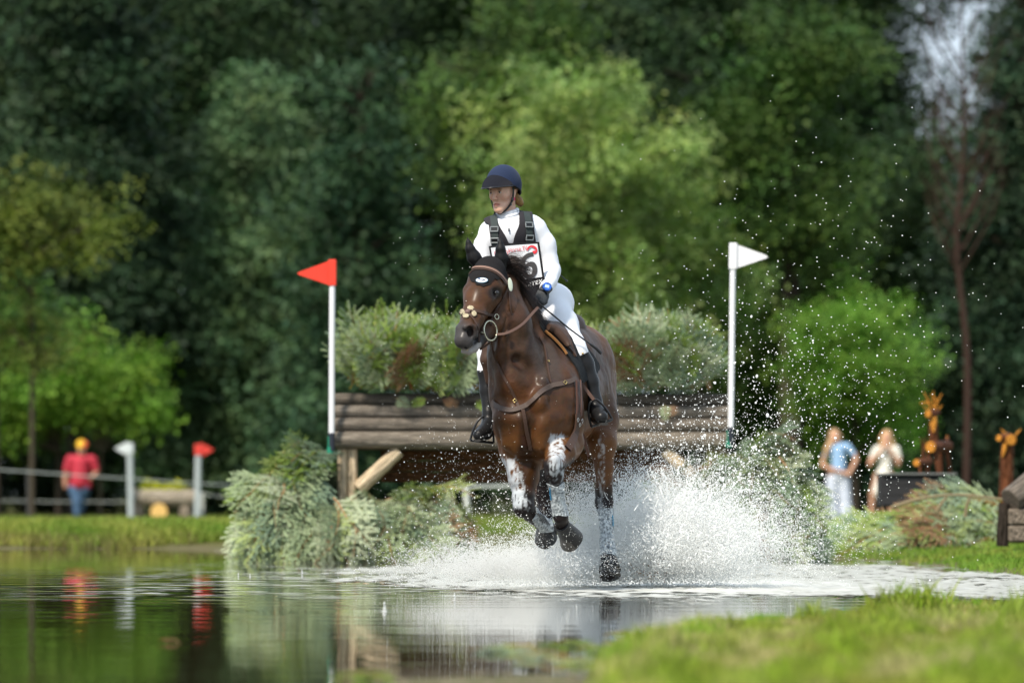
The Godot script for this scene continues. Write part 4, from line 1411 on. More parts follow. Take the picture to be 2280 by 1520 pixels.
	f.limb(hp(1150, 800, 0.52), hp(1216, 862, 0.56), 8 * U, 9 * U, 0.06, Vector3.ZERO, 1.0, true)
	f.limb(hp(1244, 890, 0.56), hp(1246, 960, 0.62), 7 * U, 8 * U, 0.05, Vector3.ZERO, 1.0, true)
	f.limb(hp(1222, 965, 0.62), hp(1244, 985, 0.62), 9 * U, 9 * U, 0.03, Vector3.ZERO, 1.0, true)
	f.limb(hp(1148, 960, 0.60), hp(1142, 1010, 0.56), 6 * U, 7 * U, 0.03, Vector3.ZERO, 1.0, true)
	f.limb(hp(1164, 1020, 0.52), hp(1168, 1080, 0.56), 6 * U, 6 * U, 0.03, Vector3.ZERO, 1.0, true)
	f.limb(hp(1180, 905, 0.62), hp(1186, 1010, 0.60), 12 * U, 12 * U, 0.05, Vector3.ZERO, 1.0, true)
	# head
	var h := Field.new()
	head = h
	var across := Vector3(0.80, -0.05, -0.58)       # across the face, to the horse's left
	h.chain([hj(1090, 606, 0.50, 34), hj(1080, 632, 0.56, 37), hj(1068, 668, 0.64, 33)], 0.03)
	h.chain([hj(1066, 664, 0.645, 31), hj(1053, 704, 0.73, 24), hj(1042, 732, 0.80, 23)], 0.03)
	h.limb(hp(1046, 648, 0.60), hp(1048, 662, 0.62), 15 * U, 12 * U, 0.03)       # far brow
	h.limb(hp(1099, 643, 0.575), hp(1100, 650, 0.575), 15 * U, 13 * U, 0.03)     # near brow
	h.limb(hp(1110, 640, 0.47), hp(1116, 680, 0.44), 28 * U, 34 * U, 0.04, across, 0.8)
	h.limb(hp(1112, 688, 0.47), hp(1098, 720, 0.55), 37 * U, 26 * U, 0.03, across, 0.8)   # jowl
	h.limb(hp(1094, 722, 0.56), hp(1064, 757, 0.70), 24 * U, 15 * U, 0.03)      # jaw
	h.limb(hp(1106, 664, 0.57), hp(1078, 704, 0.68), 10 * U, 7 * U, 0.02)       # cheek ridge
	h.limb(hp(1039, 738, 0.82), hp(1032, 756, 0.845), 24 * U, 19 * U, 0.02)     # muzzle
	h.limb(hp(1031, 758, 0.85), hp(1038, 763, 0.85), 17 * U, 15 * U, 0.02)      # upper lip
	h.chain([hj(1031, 782, 0.835, 5), hj(1044, 783, 0.82, 6.5), hj(1056, 776, 0.775, 8.5), hj(1064, 763, 0.72, 11)], 0.008)    # lower lip and chin
	h.limb(hp(1054, 729, 0.862), hp(1057, 746, 0.850), 8 * U, 7.5 * U, 0.010)
	h.limb(hp(1036, 728, 0.885), hp(1047, 725, 0.880), 7 * U, 7 * U, 0.012)       # nostril wing
	h.limb(hp(1022, 732, 0.84), hp(1021, 746, 0.85), 8 * U, 7 * U, 0.012)
	h.limb(hp(1045, 733, 0.886), hp(1049, 747, 0.880), 7.2 * U, 6.0 * U, 0.008, Vector3.ZERO, 1.0, true)
	h.limb(hp(1024, 738, 0.91), hp(1024, 745, 0.91), 5 * U, 4 * U, 0.008, Vector3.ZERO, 1.0, true)
	h.limb(hp(1026, 778, 0.90), hp(1063, 763, 0.79), 3.4 * U, 3.0 * U, 0.006, Vector3.ZERO, 1.0, true)   # mouth
	h.limb(hp(1103, 652, 0.665), hp(1104, 652, 0.66), 8.0 * U, 8.0 * U, 0.012, Vector3.ZERO, 1.0, true)  # eye socket
	h.chain([hj(1116, 640, 0.36, 34), hj(1130, 716, 0.40, 42)], 0.05)
	h.limb(hp(1086, 745, 0.47), hp(1100, 700, 0.40), 14 * U, 24 * U, 0.03)

func px_of(p: Vector3) -> Vector2:
	var q := (p - EYE) * Basis(Vector3.RIGHT, PITCH)
	return Vector2(1140.0 + q.x / -q.z * FPX, 760.0 - q.y / -q.z * FPX)

const BAY := Color(0.082, 0.033, 0.0125)
const DARK_BAY := Color(0.031, 0.0155, 0.008)
const BLACK_POINT := Color(0.012, 0.011, 0.011)

func coat(p: Vector3, nn: Vector3) -> Color:
	var s := px_of(p)
	var near := HD + p.z
	var n1 := noise.get_noise_3dv(p * 8.0)
	var n2 := noise.get_noise_3dv(p * 40.0)
	var n3 := noise.get_noise_3dv(p * Vector3(90, 20, 90))
	var c := DARK_BAY.lerp(BAY, clampf(0.60 + 0.9 * n1 + 0.3 * n2, 0.0, 1.0))
	# the neck's sides, the shoulders' tops and the back are darker with sweat
	var sweat := smoothstep(905.0, 760.0, s.y + 60.0 * n1) * smoothstep(1090.0, 1150.0, s.x)
	c = c.lerp(Color(0.052, 0.030, 0.020), 0.75 * sweat * smoothstep(-0.6, -0.1, near))
	c = c.lerp(Color(0.135, 0.056, 0.017), smoothstep(925.0, 985.0, s.y) * 0.6)
	c = c.lerp(Color(0.125, 0.060, 0.028), 0.7 * smoothstep(-0.35, -0.6, near) * smoothstep(1000.0, 940.0, s.y))
	# the wet grey-brown shoulder above the breastplate, and the dark middle of the chest
	c = c.lerp(Color(0.052, 0.038, 0.032), 0.8 * smoothstep(42.0, 20.0, absf(s.x - 1216.0 + (s.y - 800.0) * -0.25)) * smoothstep(870.0, 840.0, s.y + 25.0 * n1) * smoothstep(740.0, 770.0, s.y) * smoothstep(0.0, 0.15, near))
	c = c.lerp(DARK_BAY * 0.7, 0.75 * smoothstep(26.0, 8.0, absf(s.x - 1172.0 + 12.0 * n1)) * smoothstep(880.0, 930.0, s.y) * smoothstep(0.1, 0.3, near))
	# black points
	var low := 0.0
	if near > -0.1:
		low = smoothstep(1030.0, 1050.0, s.y + 30.0 * n1 + (20.0 if s.x > 1210.0 else -50.0))
	else:
		low = smoothstep(1050.0, 1110.0, s.y + 40.0 * n1)
	if s.x > 1195.0 and s.x < 1232.0 and near < -0.3: low = maxf(low, smoothstep(960.0, 1010.0, s.y))
	c = c.lerp(BLACK_POINT, low)
	# white grease smeared down the fronts of the forelegs
	var grease := 0.0
	if near > 0.1 and s.y > 955.0:
		var m := 0.0
		if s.x < 1204.0:
			m = smoothstep(1003.0, 1030.0, s.y) * smoothstep(1150.0, 1120.0, s.y) * smoothstep(1178.0, 1150.0, s.x + (s.y - 1060.0) * -0.25)
		else:
			m = smoothstep(955.0, 975.0, s.y) * smoothstep(1095.0, 1040.0, s.y) * smoothstep(1268.0, 1250.0, s.x) * smoothstep(1215.0, 1228.0, s.x)
		grease = m * smoothstep(0.30, 0.60, m * 0.62 + 0.75 * n3 + 0.45 * n2)
		if nn.z < 0.0: grease = 0.0
	if near < 0.0 and s.x > 1310.0 and s.y > 940.0:   # the hind leg, smeared too
		var m2 := smoothstep(940.0, 990.0, s.y) * smoothstep(1352.0, 1344.0, s.x) * smoothstep(1326.0, 1334.0, s.x)
		grease = 0.6 * m2 * smoothstep(0.3, 0.62, m2 * 0.42 + 0.75 * n3 + 0.4 * n2)
	return c.lerp(Color(0.50, 0.54, 0.57), grease * 0.85)

func head_coat(p: Vector3, _nn: Vector3) -> Color:
	var s := px_of(p)
	var n1 := noise.get_noise_3dv(p * 10.0)
	var n2 := noise.get_noise_3dv(p * 50.0)
	var c := DARK_BAY.lerp(Color(0.096, 0.043, 0.020), clampf(0.62 + 0.7 * n1 + 0.25 * n2, 0.0, 1.0))
	var grey := smoothstep(700.0, 738.0, s.y - (s.x - 1040.0) * 0.55 + 10.0 * n1)
	c = c.lerp(Color(0.050, 0.046, 0.046), grey)
	c = c.lerp(Color(0.013, 0.010, 0.010), smoothstep(19.0, 9.0, Vector2((s.x - 1103.0) * 0.8, s.y - 651.0).length()) * 0.85)
	if s.y > 762.0 and s.x < 1072.0: c = c.lerp(Color(0.34, 0.31, 0.28), smoothstep(774.0 - maxf(s.x - 1040.0, 0.0) * 0.6, 780.0 - maxf(s.x - 1040.0, 0.0) * 0.6, s.y + 4.0 * n2) * 0.85)
	if Vector2((s.x - 1047.0) * 1.2, s.y - 740.0).length() < 9.5: c = Color(0.008, 0.007, 0.007)
	return c

func hoof(g: Geo, top: Vector3, bottom: Vector3, front: Vector3, r0: float, r1: float) -> void:
	var axis := (bottom - top).normalized()
	front = (front - axis * front.dot(axis)).normalized()
	var side := axis.cross(front)
	var rings := [[0.0, r0, 0.0], [0.25, lerpf(r0, r1, 0.35), 0.15], [0.92, r1 * 0.98, 0.62], [1.0, r1 * 0.94, 0.66]]
	var base := g.v.size()
	var m := 18
	for q in rings:
		for k in m + 1:
			var a := TAU * k / m
			var o: Vector3 = top.lerp(bottom, q[0]) + front * (q[2] * (r1 - r0))
			var rr: float = q[1]
			g.vert(o + front * cos(a) * rr * (1.05 if cos(a) > 0 else 0.9) + side * sin(a) * rr, (front * cos(a) + side * sin(a)).normalized())
	for i in rings.size() - 1:
		for k in m:
			var x := base + i * (m + 1) + k
			g.tri(x, x + m + 1, x + 1); g.tri(x + 1, x + m + 1, x + m + 2)
	var c := g.vert(bottom + front * (0.66 * (r1 - r0)) - axis * r1 * 0.12, axis)
	var b := base + (rings.size() - 1) * (m + 1)
	for k in m: g.tri(c, b + k + 1, b + k)

func hair_mat() -> StandardMaterial3D:
	var m := vmat(0.42, 0.5)
	m.cull_mode = BaseMaterial3D.CULL_DISABLED
	return m

func strand(g: Geo, pts: Array, w: float) -> void:
	var s := spline(pts, 4)
	var r := []
	for i in s.size(): r.append(w * (1.0 - 0.85 * pow(float(i) / (s.size() - 1), 1.6)))
	g.tube(s, r, 3, false)

var horse: Node3D
const GROUND_UNDER := Vector3(0.42, 0.0, -34.4)

func build_horse() -> void:
	horse_fields()
	horse = thing("horse", "wet dark bay horse cantering out of the pond with both forelegs lifted", "horse", GROUND_UNDER)
	var x := Transform3D(Basis.IDENTITY, -GROUND_UNDER)
	var m := vmat(0.55, 0.22)
	m.clearcoat_enabled = true
	m.clearcoat = 0.22
	m.clearcoat_roughness = 0.30
	m.normal_enabled = true
	m.normal_texture = noise_tex(0.03, 5, 512, null, true, 3.0)
	m.normal_scale = 1.0
	m.uv1_triplanar = true
	m.uv1_scale = Vector3(5, 3, 5)
	var g := Geo.new()
	body.bump = FastNoiseLite.new()
	body.bump.seed = 4
	body.bump.frequency = 9.0
	body.bump.fractal_octaves = 3
	body.bump_size = 0.006
	horse_net = body.net(0.0105, coat)
	g.add(horse_net, x)
	# the head's own finer grid; it shares the neck with the body
	head_net = head.net(0.0055, head_coat)
	g.add(head_net, x)
	put("body", g.mesh(), m, horse)
	# eye
	var e := Geo.new()
	e.ball(hp(1103.5, 652, 0.634) - GROUND_UNDER, Vector3.ONE * 7.2 * U, Basis.IDENTITY, 10, 16)
	var em := mat(0.008, 0.005, 0.004, 0.06, 0.6)
	put("eye", e.mesh(), em, horse)
	var lid := Geo.new()
	lid.torus(hp(1103, 652, 0.645) - GROUND_UNDER, Vector3(0.55, 0.1, 0.83), 8.0 * U, 1.6 * U, 18, 6, 6.6 * U)
	put("eyelid", lid.mesh(), mat(0.016, 0.011, 0.010, 0.5), horse)
	# teeth in the open mouth
	var tg := Geo.new()
	for i in 5:
		var p := hp(1040 + i * 4.0, 778.5 - i * 1.9, 0.838 - i * 0.015) - GROUND_UNDER
		tg.box(p, Vector3(1.8 * U, 0, 0), Vector3(0, 2.2 * U, 0), Vector3(0, 0, 2.0 * U), 0.6 * U)
	put("teeth", tg.mesh(), mat(0.55, 0.42, 0.22, 0.4), horse)
	# hooves
	var hm := mat(0.030, 0.026, 0.022, 0.35, 0.5)
	var list := [
		[hp(1356, 1256, -0.15), hp(1360, 1287, -0.10), Vector3(-0.1, 0, 1), 17.0, 25.0],
		[hp(1224, 1180, 0.15), hp(1212, 1204, 0.08), Vector3(-0.6, -0.8, 0.3), 16.0, 22.0],
		[hp(1260, 1182, 0.42), hp(1272, 1206, 0.33), Vector3(-0.4, -0.5, 0.8), 16.0, 23.0],
		[hp(1214, 1176, -0.74), hp(1212, 1200, -0.82), Vector3(0, -0.6, 0.6), 15.0, 20.0]]
	for h in list:
		var q := Geo.new()
		hoof(q, h[0] - GROUND_UNDER, h[1] - GROUND_UNDER, h[2], h[3] * U, h[4] * U)
		put("hoof", q.mesh(), hm, horse)
	# studs and shoe of the hoof that is down
	for s in [[1338, 1291, -0.02], [1381, 1288, -0.08]]:
		var sg := Geo.new()
		sg.tube([hp(s[0], s[1] - 4, s[2]) - GROUND_UNDER, hp(s[0], s[1] + 5, s[2]) - GROUND_UNDER], [3.0 * U, 2.2 * U], 6)
		put("stud", sg.mesh(), mat(0.25, 0.25, 0.25, 0.35, 0.5, 0.9), horse)
	mane()

func mane() -> void:
	var g := Geo.new()
	var r := RandomNumberGenerator.new()
	r.seed = 21
	var crest := spline([hp(1112, 584, 0.40), hp(1130, 598, 0.35), hp(1150, 640, 0.27), hp(1172, 690, 0.20), hp(1194, 738, 0.12), hp(1206, 752, 0.06)], 12)
	for i in 2600:
		var f := pow(r.randf(), 0.9)
		var p: Vector3 = crest[mini(int(f * crest.size()), crest.size() - 1)] - GROUND_UNDER
		p += Vector3(r.randfn(), r.randfn(), r.randfn()) * 0.012
		var clump := noise.get_noise_2d(f * 30.0, 3.0)       # locks that fall together
		if f < 0.3 and r.randf() < 0.15: continue
		var l := r.randf_range(0.55, 1.0) * lerpf(0.172, 0.135, f)
		var lift := lerpf(0.36, -0.75, smoothstep(0.0, 0.5, f + r.randfn() * 0.05)) + clump * 0.5 + r.randfn() * 0.12
		var d := Vector3(1.0, lift, r.randf_range(-0.45, 0.25)).normalized()
		var drop := lerpf(0.25, 0.8, f) * r.randf_range(0.7, 1.1)
		var q := p + d * l * 0.55 + Vector3(0, 0.010, 0)
		var e := p + d * l + Vector3(r.randfn() * 0.006, -drop * l * 0.5, r.randfn() * 0.012)
		var k := r.randf_range(0.6, 1.5)
		g.col = Color(0.024 * k, 0.015 * k, 0.012 * k)
		if r.randf() < 0.10: g.col = Color(0.055, 0.033, 0.024)
		strand(g, [p - d * 0.012, p + d * l * 0.25, q, e], r.randf_range(0.0010, 0.0024))
	put("mane", g.mesh(), hair_mat(), horse)
	var tl := Geo.new()
	for i in 260:
		var p := hp(1300 + r.randfn() * 5, 775 + r.randfn() * 6, -0.98) - GROUND_UNDER
		var k := r.randf_range(0.6, 1.4)
		tl.col = Color(0.016 * k, 0.012 * k, 0.010 * k)
		var sx := r.randfn() * 14.0
		strand(tl, [p, hp(1318 + sx * 0.2, 790, -1.08) - GROUND_UNDER, hp(1344 + sx * 0.5, 850 + r.randfn() * 8, -1.1) - GROUND_UNDER, hp(1352 + sx * 0.6, 960 + r.randfn() * 30, -1.0) - GROUND_UNDER], r.randf_range(0.003, 0.006))
	put("tail", tl.mesh(), hair_mat(), horse)
# ---------------------------------------------------------------- tack
# where the line of sight through a column and row meets a field: [point, normal]
func on(f: Field, px: float, py: float, off := 0.0) -> Array:
	var list := f.all()
	var dir := (at(px, py, 1.0) - EYE).normalized()
	var t := 31.5
	for i in 160:
		var d := f.dist(EYE + dir * t, list)
		if d < 0.0008: break
		t += d * 0.85
		if t > 37.0: break
	var p := EYE + dir * t
	var e := 0.004
	var n := Vector3(f.dist(p + Vector3(e, 0, 0), list) - f.dist(p - Vector3(e, 0, 0), list), f.dist(p + Vector3(0, e, 0), list) - f.dist(p - Vector3(0, e, 0), list), f.dist(p + Vector3(0, 0, e), list) - f.dist(p - Vector3(0, 0, e), list)).normalized()
	return [p + n * off, n]

# a strap lying on a field along columns and rows
func strap_on(g: Geo, f: Field, rows: Array, width: float, thick := 0.005, off := 0.001, per := 4) -> void:
	var path := []
	for r in rows: path.append(Vector2(r[0], r[1]))
	var s := spline(path, per)
	var pts := []
	var outs := []
	for q in s:
		var h := on(f, q.x, q.y, off)
		if (h[0] as Vector3).z < -36.5: continue          # the line of sight passes it by
		if pts.size() > 0 and (h[0] as Vector3).distance_to(pts[-1]) > 0.16: continue
		pts.append(h[0]); outs.append(h[1])
	for k in 2:   # even out
		for i in range(1, pts.size() - 1):
			outs[i] = ((outs[i - 1] as Vector3) + outs[i] * 2.0 + outs[i + 1]).normalized()
			pts[i] = ((pts[i - 1] as Vector3) + pts[i] * 2.0 + pts[i + 1]) * 0.25
	g.strap(pts, outs, width, thick)

# the part of a mesh that keep() chooses, lifted off it, with a rim
func largest(src: Geo) -> Geo:      # only the biggest connected piece of a mesh
	var root := PackedInt32Array()
	for i in src.v.size(): root.append(i)
	var find := func(a: int) -> int:
		while root[a] != a:
			root[a] = root[root[a]]
			a = root[a]
		return a
	var near := {}
	for i in src.v.size():
		var key := src.v[i].snapped(Vector3.ONE * 0.0005)
		if near.has(key): root[find.call(i)] = find.call(near[key])
		else: near[key] = i
	for i in range(0, src.t.size(), 3):
		root[find.call(src.t[i + 1])] = find.call(src.t[i])
		root[find.call(src.t[i + 2])] = find.call(src.t[i])
	var count := {}
	for i in range(0, src.t.size(), 3):
		var r: int = find.call(src.t[i])
		count[r] = count.get(r, 0) + 1
	var best := -1
	for r in count:
		if best < 0 or count[r] > count[best]: best = r
	var t := PackedInt32Array()
	for i in range(0, src.t.size(), 3):
		if find.call(src.t[i]) == best:
			t.append(src.t[i]); t.append(src.t[i + 1]); t.append(src.t[i + 2])
	src.t = t
	return src

func shell(src: Geo, keep: Callable, off: float, thick: float, col := Color.WHITE) -> Geo:
	var g := Geo.new()
	g.col = col
	var map := {}
	var edges := {}
	for i in range(0, src.t.size(), 3):
		var ids := [src.t[i], src.t[i + 1], src.t[i + 2]]
		var c: Vector3 = (src.v[ids[0]] + src.v[ids[1]] + src.v[ids[2]]) / 3.0
		if not keep.call(c, src.n[ids[0]]): continue
		var q := []
		for id in ids:
			if not map.has(id): map[id] = g.vert(src.v[id] + src.n[id] * off, src.n[id], Vector2(src.v[id].x * 10.0, src.v[id].y * 10.0))
			q.append(map[id])
		g.tri(q[0], q[1], q[2])
		for k in 3:
			var a: int = q[k]; var b: int = q[(k + 1) % 3]
			if edges.has([b, a]): edges.erase([b, a])
			else: edges[[a, b]] = true
	# smooth the cut edge a little
	var nxt := {}
	for e in edges:
		if not nxt.has(e[0]): nxt[e[0]] = []
		if not nxt.has(e[1]): nxt[e[1]] = []
		nxt[e[0]].append(e[1]); nxt[e[1]].append(e[0])
	for k in 3:
		var moved := {}
		for v in nxt:
			var s := Vector3.ZERO
			for w in nxt[v]: s += g.v[w]
			moved[v] = g.v[v].lerp(s / nxt[v].size(), 0.6)
		for v in moved: g.v[v] = moved[v]
	for e in edges:
		var a: Vector3 = g.v[e[0]]; var b: Vector3 = g.v[e[1]]
		var na: Vector3 = g.n[e[0]]; var nb: Vector3 = g.n[e[1]]
		var i := g.vert(a, (na.cross(b - a)).normalized()); g.vert(b, g.n[i]); g.vert(b - nb * thick, g.n[i]); g.vert(a - na * thick, g.n[i])
		g.tri(i, i + 2, i + 1); g.tri(i, i + 3, i + 2)
	return g

func in_poly(s: Vector2, poly: Array) -> bool:
	var q := PackedVector2Array()
	for p in poly: q.append(Vector2(p[0], p[1]))
	return Geometry2D.is_point_in_polygon(s, q)

func moved(g: Geo, by: Vector3) -> ArrayMesh:
	var q := Geo.new()
	q.add(g, Transform3D(Basis.IDENTITY, by))
	return q.mesh()

func cloth_mat(r: float, g: float, b: float, rough := 0.8, grain := 0.4, size := 60.0, sheen := 0.0) -> StandardMaterial3D:
	var m := StandardMaterial3D.new()
	m.albedo_color = lin(r, g, b)
	m.roughness = rough
	m.metallic_specular = 0.3
	if not mats.has("weave"): mats["weave"] = noise_tex(0.12, 3, 256, null, true, 4.0)
	m.normal_enabled = true
	m.normal_texture = mats["weave"]
	m.normal_scale = grain
	m.uv1_triplanar = true
	m.uv1_scale = Vector3.ONE * size * 0.2
	if sheen > 0.0:
		m.rim_enabled = true
		m.rim = sheen
		m.rim_tint = 0.5
	return m

var horse_net: Geo
var head_net: Geo
var leather: StandardMaterial3D
var black_leather: StandardMaterial3D

func build_tack() -> void:
	leather = cloth_mat(0.062, 0.036, 0.026, 0.48, 0.25, 90.0)
	black_leather = cloth_mat(0.014, 0.014, 0.015, 0.32, 0.2, 80.0)
	var base := GROUND_UNDER
	# ear bonnet
	var bonnet := thing("ear_bonnet", "black crochet ear bonnet with white oval badge on the horse's head", "ear bonnet", base)
	var edge := [[1040, 606], [1046, 616], [1050, 627], [1057, 629], [1062, 636], [1069, 635], [1075, 639], [1082, 636], [1089, 635], [1094, 627], [1101, 620], [1107, 624], [1114, 621], [1121, 628], [1127, 622], [1136, 600], [1140, 560], [1030, 560]]
	var cap := shell(head_net, func(p: Vector3, n: Vector3) -> bool: return in_poly(px_of(p), edge) and HD + p.z > 0.33 and n.z > -0.6, 0.006, 0.006)
	var cm := cloth_mat(0.013, 0.012, 0.013, 0.9, 1.4, 60.0)
	put("cap", moved(cap, -base), cm, bonnet)
	var ef := Field.new()
	ef.chain([hj(1068, 590, 0.47, 14), hj(1055, 572, 0.48, 15), hj(1046.5, 553, 0.49, 10), hj(1043, 540, 0.49, 5.5), hj(1041, 529, 0.49, 1.2)], 0.012)
	ef.limb(hp(1058, 574, 0.535), hp(1046, 546, 0.52), 5.5 * U, 2 * U, 0.01, Vector3.ZERO, 1.0, true)
	var em := cloth_mat(0.008, 0.008, 0.009, 0.55, 0.2, 80.0)
	var paintless := func(_p: Vector3, _n: Vector3) -> Color: return Color.WHITE
	put("ear_cover", moved(ef.net(0.004, paintless), -base), em, bonnet)
	ef = Field.new()
	ef.chain([hj(1113, 597, 0.43, 14), hj(1116, 574, 0.44, 14.5), hj(1114.5, 554, 0.45, 10.5), hj(1114, 541, 0.45, 5.5), hj(1113, 529, 0.45, 1.2)], 0.012)
	ef.limb(hp(1112, 578, 0.50), hp(1112, 546, 0.49), 5 * U, 2 * U, 0.01, Vector3.ZERO, 1.0, true)
	put("ear_cover", moved(ef.net(0.004, paintless), -base), em, bonnet)
	var b := on(head, 1073, 625.5, 0.009)
	var bn: Vector3 = b[1]
	var bs := Vector3.UP.cross(bn).normalized()
	var bb := Basis(bs, bn.cross(bs).normalized(), bn)
	var bg := Geo.new()
	bg.ball(b[0] - base, Vector3(14.0, 7.2, 1.2) * U, bb, 10, 24)
	put("badge_rim", bg.mesh(), mat(0.03, 0.12, 0.20, 0.5), bonnet)
	bg = Geo.new()
	bg.ball(b[0] - base + bn * 0.0012, Vector3(12.8, 6.0, 1.3) * U, bb, 10, 24)
	put("badge", bg.mesh(), mat(0.75, 0.78, 0.80, 0.5), bonnet)
	bg = Geo.new()
	var sw := []
	for i in 9:
		var f := i / 8.0
		sw.append(b[0] - base + bn * 0.0055 + bs * lerpf(-8.5, 8.5, f) * U + bb.y * (2.2 - 4.6 * f + 1.8 * sin(f * 9.0)) * U)
	bg.tube(sw, [0.6 * U, 1.3 * U, 1.5 * U, 0.8 * U, 0.8 * U, 1.5 * U, 1.2 * U, 1.0 * U, 0.4 * U], 5)
	put("badge_swirl", bg.mesh(), mat(0.02, 0.05, 0.16, 0.5), bonnet)
	# bridle
	var br := thing("bridle", "brown leather bridle with sheepskin nose patch and large ring bit", "bridle", base)
	var headplus := Field.new()     # head and bonnet together, for straps over it
	var g := Geo.new()
	strap_on(g, head, [[1047, 607], [1054, 599], [1066, 596.5], [1085, 598], [1103, 605], [1117, 617], [1127, 631]], 6.5 * U, 0.006, 0.0065)
	put("browband", moved(g, -base), cloth_mat(0.21, 0.13, 0.10, 0.5, 0.2, 80.0), br)
	g = Geo.new()
	strap_on(g, head, [[1047, 611], [1054, 603.5], [1066, 601], [1085, 602.5], [1102, 609.5], [1115, 621], [1125, 634]], 3.0 * U, 0.005, 0.0065)
	put("browband_lining", moved(g, -base), leather, br)
	g = Geo.new()
	strap_on(g, head, [[1126, 586], [1129, 610], [1130, 638], [1123, 657], [1115, 672], [1106, 690], [1096, 709], [1092, 724]], 4.6 * U, 0.005, 0.003)
	put("cheekpiece", moved(g, -base), leather, br)
	g = Geo.new()
	strap_on(g, head, [[1024, 700], [1030, 694], [1042, 691], [1057, 692], [1075, 696], [1088, 700], [1100, 706]], 7.5 * U, 0.008, 0.002)
	put("noseband", moved(g, -base), leather, br)
	g = Geo.new()
	strap_on(g, head, [[1040, 694], [1049, 704], [1057, 717], [1064, 732], [1067, 748], [1066, 762]], 4.4 * U, 0.005, 0.002)
	put("flash_strap", moved(g, -base), leather, br)
	g = Geo.new()
	strap_on(g, head, [[1132, 650], [1134, 672], [1136, 692], [1138, 706]], 3.6 * U, 0.004, 0.003)
	put("throat_strap", moved(g, -base), leather, br)
	g = Geo.new()
	g.strap([hp(1084, 756, 0.66), hp(1076, 766, 0.66), hp(1068, 777, 0.67)], [Vector3(0.6, 0, 0.8), Vector3(0.6, 0, 0.8), Vector3(0.6, 0, 0.8)], 5 * U, 0.005)
	g.strap([hp(1090, 762, 0.64), hp(1080, 770, 0.64), hp(1068, 778, 0.665)], [Vector3(0.6, -0.3, 0.8), Vector3(0.6, -0.3, 0.8), Vector3(0.6, -0.3, 0.8)], 4 * U, 0.005)
	put("chin_strap", moved(g, -base), leather, br)
	# sheepskin round the crossing of the straps
	var r := RandomNumberGenerator.new()
	r.seed = 5
	for q in [[1031, 695, 7.5, 6.5], [1048, 687, 8.0, 6.0], [1055, 699, 5.5, 7.0], [1038, 704, 8.5, 6.0]]:
		var w := Geo.new()
		for i in 90:
			var o := Vector2.from_angle(r.randf() * TAU) * sqrt(r.randf())
			var h := on(head, q[0] + o.x * q[2] * 0.78, q[1] + o.y * q[3] * 0.78, 0.005 + r.randf() * 0.004)
			w.ball(h[0] - base, Vector3.ONE * r.randf_range(0.9, 1.6) * U, Basis.IDENTITY, 4, 6)
		put("sheepskin", w.mesh(), mat(0.50, 0.44, 0.31, 0.95, 0.1), br).set_meta("kind", "stuff")
	g = Geo.new()
	var h0 := on(head, 1042, 696, 0.008)
	g.ball(h0[0] - base, Vector3(6, 5.5, 5) * U, Basis.IDENTITY, 6, 10)
	put("nose_patch", g.mesh(), cloth_mat(0.17, 0.11, 0.10, 0.55, 0.3, 80.0), br)
	# the bit
	g = Geo.new()
	var rc := hp(1092, 736, 0.69)
	g.torus(rc - base, Vector3(0.76, 0.08, 0.64), 21.5 * U, 1.7 * U, 32, 8)
	var metal := mat(0.62, 0.60, 0.46, 0.22, 0.5, 0.85)
	put("bit_ring", g.mesh(), metal, br)
	g = Geo.new()
	g.ball(hp(1076, 740, 0.715) - base, Vector3(4, 3, 3) * U)
	g.tube([hp(1076, 740, 0.71) - base, hp(1064, 742, 0.70) - base], [2.2 * U], 8)
	put("bit_mouthpiece", g.mesh(), metal, br)
	g = Geo.new()
	g.torus(hp(1106, 705, 0.62) - base, Vector3(0.6, 0.1, 0.8), 5.5 * U, 1.1 * U, 18, 6)
	put("buckle", g.mesh(), metal, br)
	g = Geo.new()
	var tc := on(head, 1131, 634, 0.012)
	var td := Vector3(0.55, 0.0, 0.83)
	g.ball(tc[0] - base + td * 0.006, Vector3(6.2, 15.0, 1.4) * U, Basis(Vector3(td.z, 0, -td.x), Vector3.UP, td).rotated(Vector3(0, 0, 1), 0.12), 12, 20)
	put("number_tag", g.mesh(), mat(0.60, 0.66, 0.54, 0.45), br)
	# reins, from the bit to the hands
	g = Geo.new()
	var rp := spline([hp(1106, 745, 0.68), hp(1124, 743, 0.67), hp(1145, 734, 0.63), hp(1165, 720, 0.54), hp(1186, 697, 0.40), hp(1198, 684, 0.28)], 5)
	var ro := []
	for i in rp.size(): ro.append(Vector3(0.35, 0.6, 0.75))
	g.strap(rp, ro, 6.0 * U, 0.005)
	put("rein", moved(g, -base), cloth_mat(0.105, 0.062, 0.048, 0.55, 0.3, 80.0), br)
	g = Geo.new()
	rp = spline([hp(1030, 745, 0.72), hp(1058, 752, 0.50), hp(1100, 725, 0.22), hp(1150, 690, 0.12), hp(1172, 684, 0.10)], 5)
	ro = []
	for i in rp.size(): ro.append(Vector3(-0.5, 0.5, 0.6))
	g.strap(rp, ro, 6.0 * U, 0.005)
	put("rein", moved(g, -base), leather, br)
	g = Geo.new()
	g.torus(hp(1129, 742, 0.59) - base, Vector3(0.8, -0.35, 0.4), 6.5 * U, 1.5 * U, 16, 6)
	g.box(hp(1128, 742, 0.59) - base, Vector3(1.6, 0.4, 0) * U, Vector3(-0.5, 7, 0) * U, Vector3(0, 0, 3) * U, 0.6 * U)
	put("rein_stop", g.mesh(), leather, br)
	# breastplate
	var bp := thing("breastplate", "grey-brown leather breastplate across the horse's chest", "breastplate", base)
	var bm := cloth_mat(0.088, 0.064, 0.054, 0.55, 0.35, 70.0)
	g = Geo.new()
